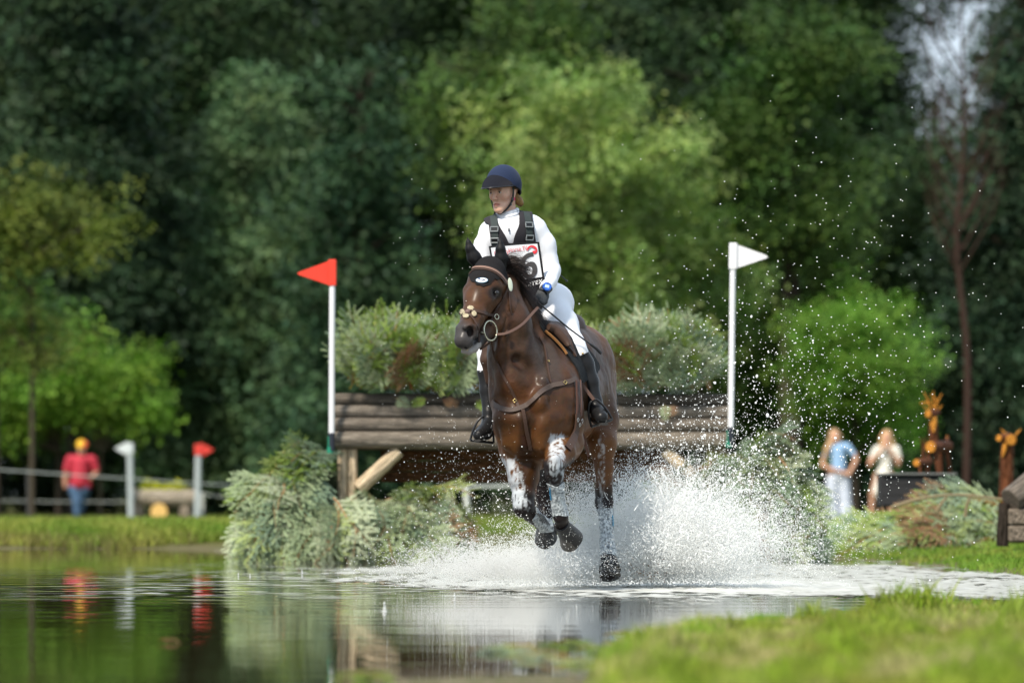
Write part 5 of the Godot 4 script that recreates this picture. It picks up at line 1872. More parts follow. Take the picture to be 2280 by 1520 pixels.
	strap_on(g, body, [[1280, 843], [1268, 849], [1252, 854], [1236, 857], [1222, 860], [1206, 871], [1188, 891], [1168, 904], [1142, 913], [1119, 910], [1104, 901], [1099, 893]], 10.5 * U, 0.009, 0.004, 5)
	put("chest_strap", moved(g, -base), bm, bp)
	g = Geo.new()
	strap_on(g, body, [[1226, 852], [1220, 826], [1216, 798], [1211, 770], [1202, 752]], 4.4 * U, 0.006, 0.003)
	put("neck_strap", moved(g, -base), leather, bp)
	g = Geo.new()
	strap_on(g, body, [[1154, 905], [1147, 886], [1138, 865], [1121, 836], [1108, 806]], 6.0 * U, 0.006, 0.004)
	var last := on(body, 1108, 806, 0.006)
	g.strap([last[0], hp(1098, 782, 0.56), hp(1093, 760, 0.64)], [last[1], Vector3(0, 0, 1), Vector3(0.3, 0, 1)], 4.4 * U, 0.005)
	put("martingale_strap", moved(g, -base), leather, bp)
	g = Geo.new()
	strap_on(g, body, [[1163, 912], [1168, 940], [1173, 970], [1182, 1000]], 8.0 * U, 0.007, 0.004)
	put("girth_strap", moved(g, -base), leather, bp)
	for q in [[1147, 892, 7.0], [1256, 853, 7.5], [1218, 806, 4.0]]:
		var bk := Geo.new()
		var hb := on(body, q[0], q[1], 0.016)
		bk.torus(hb[0] - base, hb[1], q[2] * 0.62 * U, 1.0 * U, 4, 5)
		put("buckle", bk.mesh(), mat(0.55, 0.42, 0.18, 0.3, 0.5, 0.85), bp)
	# saddle and its cloth
	var pad := thing("saddle_pad", "black saddle cloth under the brown saddle", "saddle pad", base)
	var poly := [[1196, 742], [1206, 752], [1222, 778], [1240, 804], [1256, 826], [1272, 848], [1290, 856], [1312, 842], [1326, 834], [1333, 822], [1331, 810], [1318, 790], [1302, 770], [1290, 740], [1250, 710], [1200, 715]]
	var ps := shell(horse_net, func(p: Vector3, n: Vector3) -> bool: return in_poly(px_of(p), poly) and n.x > -0.25 and HD + p.z < 0.25, 0.011, 0.011)
	put("cloth", moved(ps, -base), cloth_mat(0.016, 0.018, 0.020, 0.85, 0.8, 50.0), pad)
	var poly2 := [[1090, 745], [1150, 745], [1150, 870], [1090, 870]]
	var ps2 := shell(horse_net, func(p: Vector3, n: Vector3) -> bool: return in_poly(px_of(p), poly2) and n.x < -0.5 and HD + p.z < 0.12 and HD + p.z > -0.5, 0.011, 0.011)
	put("cloth_far_side", moved(ps2, -base), cloth_mat(0.016, 0.018, 0.020, 0.85, 0.8, 50.0), pad)
	var sd := thing("saddle", "brown leather jumping saddle under the rider", "saddle", base)
	var sf := Field.new()
	sf.chain([hj(1212, 737, 0.06, 13), hj(1228, 742, -0.08, 22), hj(1244, 744, -0.25, 32), hj(1268, 734, -0.50, 34), hj(1278, 724, -0.58, 26)], 0.05)
	put("seat", moved(sf.net(0.010, paintless), -base), leather, sd)
	var fpoly := [[1206, 728], [1218, 722], [1246, 724], [1262, 748], [1270, 772], [1279, 800], [1281, 846], [1274, 836], [1258, 800], [1240, 778], [1220, 752]]
	var fl := shell(horse_net, func(p: Vector3, n: Vector3) -> bool: return in_poly(px_of(p), fpoly) and n.x > -0.3 and HD + p.z < 0.2, 0.024, 0.012)
	put("flap", moved(largest(fl), -base), leather, sd)
	g = Geo.new()
	var kr := []
	for q in [[1212, 734], [1226, 742], [1240, 754], [1252, 768], [1258, 778]]: kr.append((on(body, q[0], q[1], 0.036)[0] as Vector3) - base)
	g.tube(spline(kr, 4), [0.020, 0.026, 0.028, 0.028, 0.028, 0.028, 0.028, 0.028, 0.028, 0.028, 0.028, 0.026, 0.024, 0.022, 0.02, 0.016, 0.01], 10)
	put("knee_roll", g.mesh(), leather, sd)
	g = Geo.new()
	strap_on(g, body, [[1209, 742], [1222, 754], [1238, 770], [1250, 784], [1256, 794]], 3.6 * U, 0.012, 0.020)
	put("panel_edge", moved(g, -base), cloth_mat(0.24, 0.115, 0.04, 0.6, 0.3, 80.0), sd)
	# far-side flap, seen past the horse's neck
	g = Geo.new()
	var ff := Field.new()
	ff.chain([hj(1090, 770, 0.04, 17), hj(1086, 800, 0.05, 16), hj(1090, 848, 0.02, 10)], 0.02)
	put("far_flap", moved(ff.net(0.008, paintless), -base), leather, sd)
	g = Geo.new()
	for o in [0.0, 9.0]:
		strap_on(g, body, [[1280 + o, 848], [1281 + o, 870], [1282 + o, 900], [1281 + o, 926]], 5.6 * U, 0.006, 0.010)
	put("girth_strap", moved(g, -base), cloth_mat(0.080, 0.038, 0.028, 0.5, 0.3, 80.0), sd)
	g = Geo.new()
	strap_on(g, body, [[1283, 922], [1282, 945], [1276, 975], [1262, 1000]], 17.0 * U, 0.012, 0.006)
	put("girth", moved(g, -base), leather, sd)
	g = Geo.new()
	for q in [[1279, 934], [1288, 936], [1283, 944]]:
		var hb := on(body, q[0], q[1], 0.026)
		g.torus(hb[0] - base, hb[1], 4.5 * U, 1.1 * U, 4, 5)
	var gb := put("girth_buckle", g.mesh(), mat(0.5, 0.5, 0.48, 0.3, 0.5, 0.9), sd)
	gb.set_meta("kind", "stuff")
	g = Geo.new()
	var lh := on(body, 1286, 936, 0.03)
	g.strap([lh[0], hp(1296, 962, 0.16), hp(1303, 990, 0.14), hp(1311, 1016, 0.10)], [Vector3(0.3, 0, 1), Vector3(0.3, 0, 1), Vector3(0.3, 0, 1), Vector3(0.4, 0, 1)], 6.5 * U, 0.006)
	put("loose_strap", moved(g, -base), cloth_mat(0.080, 0.038, 0.028, 0.5, 0.3, 80.0), sd)
	# stirrups
	g = Geo.new()
	g.strap([hp(1279, 822, 0.16), hp(1284, 836, 0.17), hp(1302, 864, 0.18), hp(1322, 890, 0.18)], [Vector3(0.2, 0.2, 1), Vector3(0.2, 0.2, 1), Vector3(0.2, 0.2, 1), Vector3(0.2, 0.2, 1)], 7.5 * U, 0.006)
	put("stirrup_leather", moved(g, -base), cloth_mat(0.105, 0.062, 0.048, 0.5, 0.3, 80.0), sd)
	stirrup(sd, base, hp(1326, 889, 0.17), [hp(1312, 900, 0.17), hp(1311, 925, 0.16), hp(1317, 950, 0.15)], [hp(1338, 897, 0.17), hp(1353, 915, 0.15), hp(1364, 934, 0.13)])
	g = Geo.new()
	g.strap([hp(1092, 858, -0.02), hp(1088, 885, 0.0), hp(1082, 925, 0.02)], [Vector3(-0.4, 0, 1), Vector3(-0.4, 0, 1), Vector3(-0.4, 0, 1)], 8.0 * U, 0.006)
	put("stirrup_leather", moved(g, -base), leather, sd)
	stirrup(sd, base, hp(1080, 927, 0.03), [hp(1066, 934, 0.04), hp(1054, 956, 0.05), hp(1047, 980, 0.05)], [hp(1092, 936, 0.02), hp(1098, 960, 0.02), hp(1099, 986, 0.02)])
	boots()

func stirrup(sd: Node3D, base: Vector3, top: Vector3, l: Array, r: Array) -> void:
	var g := Geo.new()
	var pts := [l[2] - base, l[1] - base, l[0] - base, top - base, r[0] - base, r[1] - base, r[2] - base]
	g.tube(spline(pts, 4), [2.6 * U], 7)
	var m: Vector3 = (l[2] + r[2]) * 0.5 - base
	var x: Vector3 = (r[2] - l[2]) * 0.5
	g.box(m, x, Vector3(0, 3.2 * U, 0), Vector3(0, 0, 0.034), 0.004)
	put("stirrup", g.mesh(), mat(0.012, 0.012, 0.013, 0.3, 0.5), sd)

# boots on the cannon bones and bell boots over the hooves
func boots() -> void:
	var base := GROUND_UNDER
	var wet := cloth_mat(1, 1, 1, 0.28, 0.9, 30.0)
	wet.albedo_color = Color.WHITE
	wet.albedo_texture = noise_tex(0.03, 4, 256, [[0.0, 0.35, 0.5, 0.62, 1.0], [lin(0.05, 0.055, 0.06), lin(0.16, 0.18, 0.19), lin(0.30, 0.34, 0.36), lin(0.55, 0.60, 0.62), lin(0.7, 0.74, 0.75)]])
	var list := [
		["muddy silver tendon boot on the horse's straight hanging foreleg", [[1219, 1076], [1232, 1081], [1240, 1086], [1254, 1072], [1262, 1110], [1268, 1146], [1258, 1150], [1246, 1146], [1232, 1150], [1224, 1110]], 0.2, 1.0],
		["grey tendon boot on the folded foreleg nearest the hedge", [[1178, 1138], [1188, 1126], [1228, 1158], [1232, 1182], [1206, 1186], [1186, 1160]], 0.0, 0.42],
		["white splashed tendon boot on the hind leg standing in the spray", [[1326, 1134], [1374, 1130], [1378, 1238], [1330, 1242]], -0.5, 0.0]]
	for b in list:
		var t := thing("tendon_boot", b[0], "horse boot", base)
		var poly: Array = b[1]
		var lo: float = b[2]
		var hi: float = b[3]
		var s := shell(horse_net, func(p: Vector3, _n: Vector3) -> bool: return in_poly(px_of(p), poly) and HD + p.z > lo and HD + p.z < hi, 0.007, 0.007)
		put("shell", moved(s, -base), wet, t)
		var g := Geo.new()
		if lo > 0.1:
			strap_on(g, body, [[1227, 1084], [1228, 1098], [1230, 1112]], 2.4 * U, 0.004, 0.008)
			put("blue_label", moved(g, -base), mat(0.02, 0.22, 0.42, 0.4), t)
			g = Geo.new()
			strap_on(g, body, [[1226, 1124], [1240, 1128], [1252, 1122], [1258, 1118]], 3.0 * U, 0.004, 0.009)
			put("strap", moved(g, -base), mat(0.04, 0.045, 0.05, 0.4), t)
		elif lo < -0.1:
			strap_on(g, body, [[1361, 1148], [1362, 1160], [1362, 1172]], 3.0 * U, 0.004, 0.009)
			put("blue_label", moved(g, -base), mat(0.05, 0.25, 0.40, 0.4), t)
		else:
			for k in 4:
				strap_on(g, body, [[1190 + k * 5, 1140 + k * 2], [1199 + k * 5, 1150 + k * 3], [1206 + k * 5, 1162 + k * 2]], 1.6 * U, 0.004, 0.008)
			put("ribbing", moved(g, -base), mat(0.05, 0.055, 0.06, 0.3), t).set_meta("kind", "stuff")
	var rub := cloth_mat(0.012, 0.013, 0.015, 0.34, 0.5, 40.0)
	var bells := [
		["black bell boot on the hoof hanging lowest, its round opening towards us", hp(1250, 1168, 0.47), hp(1275, 1201, 0.34), Vector3(0.2, 0.2, 1), 15.5, 25.0],
		["black bell boot on the folded left hoof in front of the spray", hp(1214, 1172, 0.24), hp(1216, 1196, 0.10), Vector3(-0.5, -0.4, 0.8), 17.0, 25.0],
		["muddy black bell boot over the hind hoof on the water", hp(1355, 1240, -0.19), hp(1358, 1270, -0.13), Vector3(-0.1, 0, 1), 17.0, 25.0]]
	for b in bells:
		var t := thing("bell_boot", b[0], "horse boot", base)
		var g := Geo.new()
		var o: Vector3 = b[1] - base
		var q: Vector3 = b[2] - base
		var ax := (q - o).normalized()
		var prof := [[0.0, 1.0], [0.12, 1.08], [0.45, lerpf(1.0, b[5] / b[4], 0.55)], [0.9, b[5] / b[4] * 0.98], [1.0, b[5] / b[4]]]
		var pts := []
		var rr := []
		for f in prof:
			pts.append(o.lerp(q, f[0])); rr.append(f[1] * b[4] * U)
		g.tube(pts, rr, 22, false)
		for k in range(pts.size() - 1, -1, -1): rr[k] -= 0.008
		var pr := pts.duplicate()
		pr.reverse()
		rr.reverse()
		g.tube(pr, rr, 22, false)
		for k in range(g.t.size() / 2, g.t.size(), 3):   # the inner wall faces inwards
			var sw := g.t[k]
			g.t[k] = g.t[k + 1]
			g.t[k + 1] = sw
		for k in range(g.n.size() / 2, g.n.size()): g.n[k] = -g.n[k]
		g.torus(o, ax, b[4] * U * 0.98, 2.2 * U, 22, 6)
		put("cuff", g.mesh(), rub, t)
		# drops clinging to it
# ---------------------------------------------------------------- the rider
var rider: Node3D
const SEAT := Vector3(0.21, 0.0, -34.5)
var hc: Vector3
var hf: Vector3
var hs: Vector3
var hu: Vector3

func fp(side: float, up: float, fwd: float) -> Vector3:
	return hc + hs * side + hu * up + hf * fwd

const SKIN := Color(0.69, 0.42, 0.305)

func face_paint(p: Vector3, _n: Vector3) -> Color:
	var d := p - hc
	var s := d.dot(hs); var u := d.dot(hu); var f := d.dot(hf)
	var n1 := noise.get_noise_3dv(p * 60.0)
	var c := SKIN * (1.0 + 0.06 * n1)
	# warm cheeks, lips, brows
	c = c.lerp(Color(0.64, 0.30, 0.22), 0.45 * smoothstep(0.035, 0.0, Vector2(absf(s) - 0.042, u + 0.036).length()))
	if f > 0.05:
		var lip := Vector2(s * 0.42, u + 0.0715).length()
		c = c.lerp(Color(0.45, 0.13, 0.10), 0.8 * smoothstep(0.012, 0.008, lip))
		var brow := Vector2((absf(s) - 0.031) * 0.35, u - 0.0215 + absf(s) * 0.06).length()
		c = c.lerp(Color(0.12, 0.06, 0.03), 0.75 * smoothstep(0.0062, 0.003, brow))
		var lid := Vector2((absf(s) - 0.031) * 0.55, u - 0.0075).length()
		c = c.lerp(Color(0.09, 0.045, 0.03), 0.85 * smoothstep(0.006, 0.003, lid))
	if f < 0.006 and u > 0.014 and absf(s) < 0.075 or f < -0.05 and u > -0.05: c = Color(0.20, 0.115, 0.045) * (1.0 + 0.5 * noise.get_noise_3dv(p * Vector3(40, 400, 40)))
	c.a = 1.0
	return c

func hand_geo(wrist: Vector3, to: Vector3, back: Vector3, thumb_side: float, cell := 0.0035) -> Geo:
	# a closed hand: palm, four unequal fingers curled round a rein, thumb on top
	to = to.normalized()
	back = (back - to * back.dot(to)).normalized()
	var side := to.cross(back) * thumb_side
	var f := Field.new()
	f.limb(wrist, wrist + to * 0.03, 0.026, 0.027, 0.01, back, 0.75)
	f.limb(wrist + to * 0.03 + side * 0.012, wrist + to * 0.085 + side * 0.022, 0.026, 0.017, 0.015, back, 0.7)
	f.limb(wrist + to * 0.03 - side * 0.012, wrist + to * 0.08 - side * 0.022, 0.024, 0.016, 0.015, back, 0.7)
	var ln := [0.040, 0.045, 0.042, 0.033]
	for i in 4:
		var o: float = 0.030 - 0.020 * i
		var k := wrist + to * (0.088 - 0.004 * absf(i - 1.0)) + side * o
		var a: Vector3 = k + to * (ln[i] * 0.55) - back * ln[i] * 0.75
		var b: Vector3 = a - to * ln[i] * 0.65 - back * 0.012
		var c2: Vector3 = b - to * ln[i] * 0.35 + back * 0.012
		f.limb(k, a, 0.0098, 0.0092, 0.003)
		f.limb(a, b, 0.0092, 0.0085, 0.003)
		f.limb(b, c2, 0.0085, 0.0075, 0.003)
	var t0 := wrist + to * 0.035 + side * 0.030
	f.limb(t0, t0 + to * 0.032 + side * 0.010 - back * 0.012, 0.0125, 0.0105, 0.006)
	f.limb(t0 + to * 0.032 + side * 0.010 - back * 0.012, t0 + to * 0.062 - side * 0.002 - back * 0.026, 0.0105, 0.0085, 0.003)
	return f.net(cell, func(_p: Vector3, _n: Vector3) -> Color: return Color.WHITE)

func build_rider() -> void:
	var base := SEAT
	rider = thing("person", "rider in navy helmet, white shirt and breeches leaning forward on the horse", "person", base)
	hc = hp(1120, 428, 0.02)
	hf = Vector3(-0.55, -0.085, 0.83).normalized()
	hs = Vector3(0.83, 0.045, 0.55)
	hs = (hs - hf * hs.dot(hf)).normalized()
	hu = hs.cross(hf).normalized()
	if hu.y < 0: hu = -hu
	# body
	var f := Field.new()
	var flat := Vector3(0.1, -0.35, 0.93)
	f.limb(hp(1140, 522, -0.02), hp(1166, 600, -0.14), 48 * U, 46 * U, 0.05, flat, 0.78)
	f.limb(hp(1112, 530, 0.0), hp(1142, 600, -0.12), 34 * U, 36 * U, 0.05, flat, 0.78)
	f.limb(hp(1172, 520, -0.04), hp(1192, 600, -0.16), 34 * U, 36 * U, 0.05, flat, 0.78)
	f.limb(hp(1166, 600, -0.14), hp(1196, 668, -0.34), 48 * U, 50 * U, 0.05, flat, 0.85)
	f.limb(hp(1180, 676, -0.36), hp(1232, 676, -0.40), 46 * U, 46 * U, 0.05)
	f.limb(hp(1100, 510, -0.01), hp(1180, 502, -0.05), 21 * U, 21 * U, 0.04)          # shoulder girdle
	f.limb(hp(1130, 500, -0.03), hp(1126, 468, 0.0), 21 * U, 18 * U, 0.03)            # neck
	# left arm (right in the picture)
	f.chain([[hp(1190, 512, -0.05), 27 * U], [hp(1210, 545, -0.07), 25 * U], [hp(1226, 600, -0.06), 20 * U]], 0.03)
	f.chain([[hp(1227, 606, -0.05), 20 * U], [hp(1222, 626, 0.05), 17 * U], [hp(1214, 644, 0.14), 11.5 * U]], 0.02)
	# right arm
	f.chain([[hp(1092, 518, -0.02), 25 * U], [hp(1079, 550, -0.03), 22 * U], [hp(1076, 608, 0.0), 18 * U]], 0.03)
	f.chain([[hp(1076, 612, 0.0), 18 * U], [hp(1110, 648, 0.08), 15 * U], [hp(1146, 672, 0.12), 11 * U]], 0.02)
	# legs
	f.chain([[hp(1222, 688, -0.34), 47 * U], [hp(1246, 725, -0.18), 39 * U], [hp(1272, 768, 0.0), 27 * U], [hp(1280, 786, 0.04), 25 * U]], 0.04)
	f.chain([[hp(1281, 782, 0.04), 25 * U], [hp(1297, 812, 0.03), 23 * U], [hp(1312, 850, 0.04), 18 * U], [hp(1324, 893, 0.06), 13 * U], [hp(1326, 905, 0.07), 14 * U]], 0.02)
	f.chain([[hp(1326, 906, 0.05), 13 * U], [hp(1334, 922, 0.13), 14 * U], [hp(1339, 929, 0.20), 12 * U]], 0.02)
	f.chain([[hp(1170, 690, -0.36), 44 * U], [hp(1120, 740, -0.14), 34 * U], [hp(1086, 786, -0.06), 22 * U]], 0.04)
	f.chain([[hp(1085, 788, -0.06), 20 * U], [hp(1083, 826, -0.06), 18 * U], [hp(1085, 870, -0.04), 15 * U], [hp(1088, 920, 0.0), 12 * U], [hp(1088, 936, 0.01), 13 * U]], 0.02)
	f.chain([[hp(1088, 942, 0.02), 14 * U], [hp(1078, 960, 0.10), 14 * U], [hp(1066, 968, 0.16), 12 * U]], 0.02)
	var skin := vmat(0.5, 0.4)
	skin.subsurf_scatter_enabled = true
	skin.subsurf_scatter_strength = 0.15
	var plain := func(_p: Vector3, _n: Vector3) -> Color: return SKIN
	var net := f.net(0.0095, plain)
	# folds of the sleeves and breeches
	for i in net.v.size():
		var q := net.v[i]
		var s := px_of(q)
		var w := 0.0
		if s.y < 680.0 and s.y > 500.0: w = 0.004
		elif s.y < 790.0: w = 0.003
		var ripple := noise.get_noise_3dv(Vector3(q.x * 18.0 + q.y * 22.0, q.y * 30.0 - q.x * 14.0, q.z * 18.0))
		net.v[i] = q + net.n[i] * ripple * w
	var hd := Field.new()
	hd.limb(fp(0, .035, -.04), fp(0, .04, .018), .080, .074, 0.03, hs, 0.94)
	hd.limb(fp(0, -.01, .022), fp(0, -.07, .036), .060, .042, 0.03, hs, 0.98)
	for e in [-1.0, 1.0]:
		hd.limb(fp(e * .048, -.05, -.002), fp(e * .014, -.1, .062), .020, .017, 0.025)
		hd.limb(fp(e * .040, -.022, .052), fp(e * .044, -.012, .04), .021, .02, 0.02)
		hd.limb(fp(e * .034, .019, .074), fp(e * .012, .016, .083), .008, .008, 0.012)
		hd.limb(fp(e * .011, -.037, .093), fp(e * .009, -.036, .098), .0065, .006, 0.006)
		hd.limb(fp(e * .022, -.066, .078), fp(e * .003, -.0635, .0925), .0045, .0055, 0.005)
		hd.limb(fp(e * .019, -.077, .076), fp(0, -.079, .0895), .0055, .0068, 0.005)
		hd.limb(fp(e * .074, .004, -.016), fp(e * .073, -.034, -.006), .0115, .008, 0.006, hs, 0.55)
		hd.limb(fp(e * .082, .000, -.008), fp(e * .080, -.02, -.004), .006, .005, 0.004, Vector3.ZERO, 1.0, true)
	hd.limb(fp(0, -.1, .064), fp(0, -.106, .058), .018, .017, 0.02)
	hd.limb(fp(0, .012, .080), fp(0, -.031, .1035), .0078, .0092, 0.012)
	hd.limb(fp(0, -.055, -.03), fp(0, -.13, -.035), .052, .05, 0.03)
	for e in [-1.0, 1.0]:
		hd.limb(fp(e * .031, .003, .094), fp(e * .034, .003, .092), .0125, .0125, 0.01, Vector3.ZERO, 1.0, true)
		hd.limb(fp(e * .006, -.043, .098), fp(e * .006, -.042, .094), .0035, .003, 0.003, Vector3.ZERO, 1.0, true)
	hd.limb(fp(-.012, -.0705, .0975), fp(.012, -.0705, .0975), .0036, .0036, 0.003, Vector3.ZERO, 1.0, true)
	for e in [-1.0, 1.0]: hd.limb(fp(e * .020, .0078, .0835), fp(e * .043, .0066, .0770), .0052, .0050, 0.004)
	for e in [-1.0, 1.0]: hd.limb(fp(e * .021, -.0062, .0830), fp(e * .042, -.0056, .0760), .0042, .0042, 0.004)
	var hn := hd.net(0.0036, face_paint)
	var bg := Geo.new()
	bg.add(net, Transform3D(Basis.IDENTITY, -base))
	bg.add(hn, Transform3D(Basis.IDENTITY, -base))
	put("body", bg.mesh(), skin, rider)
	# eyes and teeth
	for e in [-1.0, 1.0]:
		var g := Geo.new()
		g.ball(fp(e * .031, .002, .0735) - base, Vector3.ONE * .0122, Basis.IDENTITY, 8, 12)
		put("eye", g.mesh(), mat(0.46, 0.44, 0.42, 0.2), rider)
		g = Geo.new()
		var gaze := (hf + hs * -0.12).normalized()
		g.ball(fp(e * .031, .002, .0735) - base + gaze * 0.0076, Vector3.ONE * .0064, Basis.IDENTITY, 6, 10)
		put("iris", g.mesh(), mat(0.035, 0.035, 0.035, 0.15), rider)
	var tg := Geo.new()
	tg.box(fp(0, -.069, .087) - base, hs * .010, hu * .0025, hf * .002, 0.0008)
	put("teeth", tg.mesh(), mat(0.75, 0.70, 0.62, 0.3), rider)
	# clothes
	var white := cloth_mat(0.80, 0.82, 0.87, 0.7, 0.25, 60.0)
	var is_shirt := func(p: Vector3, _n: Vector3) -> bool:
		var s := px_of(p)
		if s.y > 690.0 or s.y < 476.0: return false
		if s.y > 640.0 and s.x < 1160.0: return p.distance_to(hp(1146, 672, 0.12)) > 0.035
		if p.distance_to(hp(1214, 644, 0.14)) < 0.032: return false
		if s.y < 500.0 and s.x > 1106.0 and s.x < 1150.0 and HD + p.z > -0.06: return s.y > 479.0 + (s.x - 1126.0) * 0.1
		return s.y < 655.0 - (s.x - 1160.0) * 0.0
	put("shirt", moved(shell(net, is_shirt, 0.004, 0.004), -base), white, rider)
	var is_breech := func(p: Vector3, _n: Vector3) -> bool:
		var s := px_of(p)
		if s.y < 652.0: return false
		if s.x < 1160.0 and s.y < 720.0 and HD + p.z > -0.05: return false
		return s.y < (804.0 - (s.x - 1275.0) * 0.5 if s.x > 1180.0 else 830.0)
	put("breeches", moved(shell(net, is_breech, 0.004, 0.004), -base), white, rider)
	var is_boot := func(p: Vector3, _n: Vector3) -> bool:
		var s := px_of(p)
		if s.x > 1180.0: return s.y > 800.0 - (s.x - 1275.0) * 0.5 and s.x > 1240.0
		return s.y > 822.0
	var boot_l := func(p: Vector3, n: Vector3) -> bool: return px_of(p).x > 1180.0 and is_boot.call(p, n)
	var boot_r := func(p: Vector3, n: Vector3) -> bool: return px_of(p).x <= 1180.0 and is_boot.call(p, n)
	put("riding_boot", moved(shell(net, boot_l, 0.008, 0.006), -base), black_leather, rider)
	put("riding_boot", moved(shell(net, boot_r, 0.004, 0.004), -base), black_leather, rider)
	var sg := Geo.new()   # boot soles
	sg.tube([hp(1322, 931, 0.06) - base, hp(1334, 941, 0.14) - base, hp(1346, 944, 0.23) - base], [13 * U, 14 * U, 10 * U], 10, true, 0.3, Vector3.UP)
	put("boot_sole", sg.mesh(), mat(0.03, 0.028, 0.026, 0.6), rider)
	sg = Geo.new()
	sg.tube([hp(1092, 964, 0.0) - base, hp(1078, 976, 0.10) - base, hp(1062, 980, 0.18) - base], [13 * U, 14 * U, 10 * U], 10, true, 0.3, Vector3.UP)
	put("boot_sole", sg.mesh(), mat(0.03, 0.028, 0.026, 0.6), rider)
	sg = Geo.new()
	sg.ball(on(f, 1296, 787, 0.010)[0] - base, Vector3.ONE * 2.4 * U, Basis.IDENTITY, 6, 8)
	put("boot_button", sg.mesh(), mat(0.45, 0.30, 0.10, 0.3, 0.5, 0.8), rider)
	# body protector
	var is_vest := func(p: Vector3, n: Vector3) -> bool:
		var s := px_of(p)
		if s.y > 660.0 or s.y < 462.0: return false
		var right := 1180.0 + (s.y - 480.0) * 0.13
		var left := 1087.0 + (s.y - 480.0) * 0.16 - (8.0 if s.y < 500.0 else 0.0)
		if s.x > right + 3.0 or s.x < left: return false
		if s.y > 540.0: return HD + p.z < 0.12 and (s.x < 1203.0)
		if n.z > 0.0:   # open at the throat
			var v := Vector2(s.x - lerpf(1131.0, 1137.0, (s.y - 480.0) / 60.0), s.y)
			var halfw := lerpf(24.0, 6.0, smoothstep(490.0, 540.0, s.y))
			if absf(v.x) < halfw: return false
		return true
	var vest_m := cloth_mat(0.030, 0.028, 0.033, 0.75, 0.5, 50.0)
	var vest_geo := shell(net, is_vest, 0.020, 0.018)
	put("body_protector", moved(vest_geo, -base), vest_m, rider)
	straps(f, base)
	# collar of the shirt
	var cg := Geo.new()
	var cpts := []
	for i in 21:
		var a := TAU * i / 20
		cpts.append(fp(0, -.118, -.03) + hs * cos(a) * .060 + hf * sin(a) * .058 + hu * (-0.012 * sin(a)) - base)
	cg.tube(cpts, [.013], 8, false)
	for i in 21: cpts[i] += hu * -0.018 + (cpts[i] - (fp(0, -.118, -.03) - base)) * 0.08
	cg.tube(cpts, [.013], 8, false)
	put("collar", cg.mesh(), white, rider)
	helmet(base)
	# hair bun
	var hb := Field.new()
	hb.limb(hp(1154, 446, -0.02), hp(1158, 452, -0.02), 9.5 * U, 8.5 * U, 0.01)
	hb.limb(hp(1148, 436, -0.01), hp(1154, 446, -0.02), 8 * U, 9 * U, 0.01)
	var hairp := func(p: Vector3, _n: Vector3) -> Color:
		var k := 1.0 + 0.9 * noise.get_noise_3dv(p * Vector3(160, 60, 160))
		return Color(0.24 * k, 0.135 * k, 0.045 * k)
	put("hair_bun", moved(hb.net(0.004, hairp), -base), vmat(0.5, 0.4), rider)
	# gloves
	var glove := cloth_mat(0.055, 0.060, 0.065, 0.6, 0.5, 60.0)
	var lh := hand_geo(hp(1213, 647, 0.145), hp(1196, 676, 0.22) - hp(1213, 647, 0.145), Vector3(0.2, 0.45, 0.9), -1.0)
	put("glove", moved(lh, -base), glove, rider)
	var rh := hand_geo(hp(1148, 672, 0.12), hp(1172, 690, 0.17) - hp(1148, 672, 0.12), Vector3(-0.3, 0.7, 0.6), 1.0)
	put("glove", moved(rh, -base), glove, rider)
	var gs := Geo.new()
	gs.tube([hp(1218, 640, 0.135) - base, hp(1208, 653, 0.17) - base], [14.5 * U, 13 * U], 14, false, 0.85, Vector3.UP)
	put("glove_cuff", gs.mesh(), mat(0.03, 0.033, 0.036, 0.6), rider)
	# watch
	var wg := Geo.new()
	var wn := Vector3(0.12, 0.42, 0.90).normalized()
	var wc := hp(1218, 638, 0.205) - base
	wg.tube([wc - wn * 0.006, wc + wn * 0.004, wc + wn * 0.006], [10.5 * U, 10.5 * U, 9.5 * U], 24)
	var watch := put("watch", wg.mesh(), mat(0.01, 0.10, 0.48, 0.35), rider)
	var ws := wn.cross(Vector3.UP).normalized() * -1.0
	var wu := wn.cross(ws) * -1.0
	wg = Geo.new()
	wg.box(wc + wn * 0.0065, ws.rotated(wn, -0.25) * 4.8 * U, wu.rotated(wn, -0.25) * 3.8 * U, wn * 0.001, 0.0006)
	put("display", wg.mesh(), mat(0.42, 0.55, 0.62, 0.25), watch)
	for q in [[-6.0, 5.0], [-7.2, -2.0], [6.5, -4.0], [2.0, -7.5]]:
		wg = Geo.new()
		wg.ball(wc + wn * 0.0062 + ws * q[0] * U + wu * q[1] * U, Vector3(1.7, 1.2, 0.8) * U, Basis.IDENTITY, 5, 8)
		put("button", wg.mesh(), mat(0.02, 0.03, 0.08, 0.4), watch)
	# whip in the left hand
	var wh := thing("riding_whip", "thin black riding whip in the rider's hand, pointing back over the thigh", "whip", base)
	var sg2 := Geo.new()
	sg2.tube(spline([hp(1196, 672, 0.26) - base, hp(1230, 700, 0.22) - base, hp(1270, 733, 0.17) - base, hp(1316, 767, 0.10) - base], 4), [1.9 * U], 7)
	put("shaft", sg2.mesh(), mat(0.010, 0.011, 0.014, 0.35), wh)
	sg2 = Geo.new()
	sg2.tube([hp(1314, 765.5, 0.10) - base, hp(1328, 776, 0.08) - base, hp(1337, 785, 0.07) - base, hp(1339, 788, 0.07) - base], [2.6 * U, 3.4 * U, 3.8 * U, 2.0 * U], 8)
	put("flapper", sg2.mesh(), mat(0.010, 0.010, 0.011, 0.5), wh)
	put_on_bib(f, base)

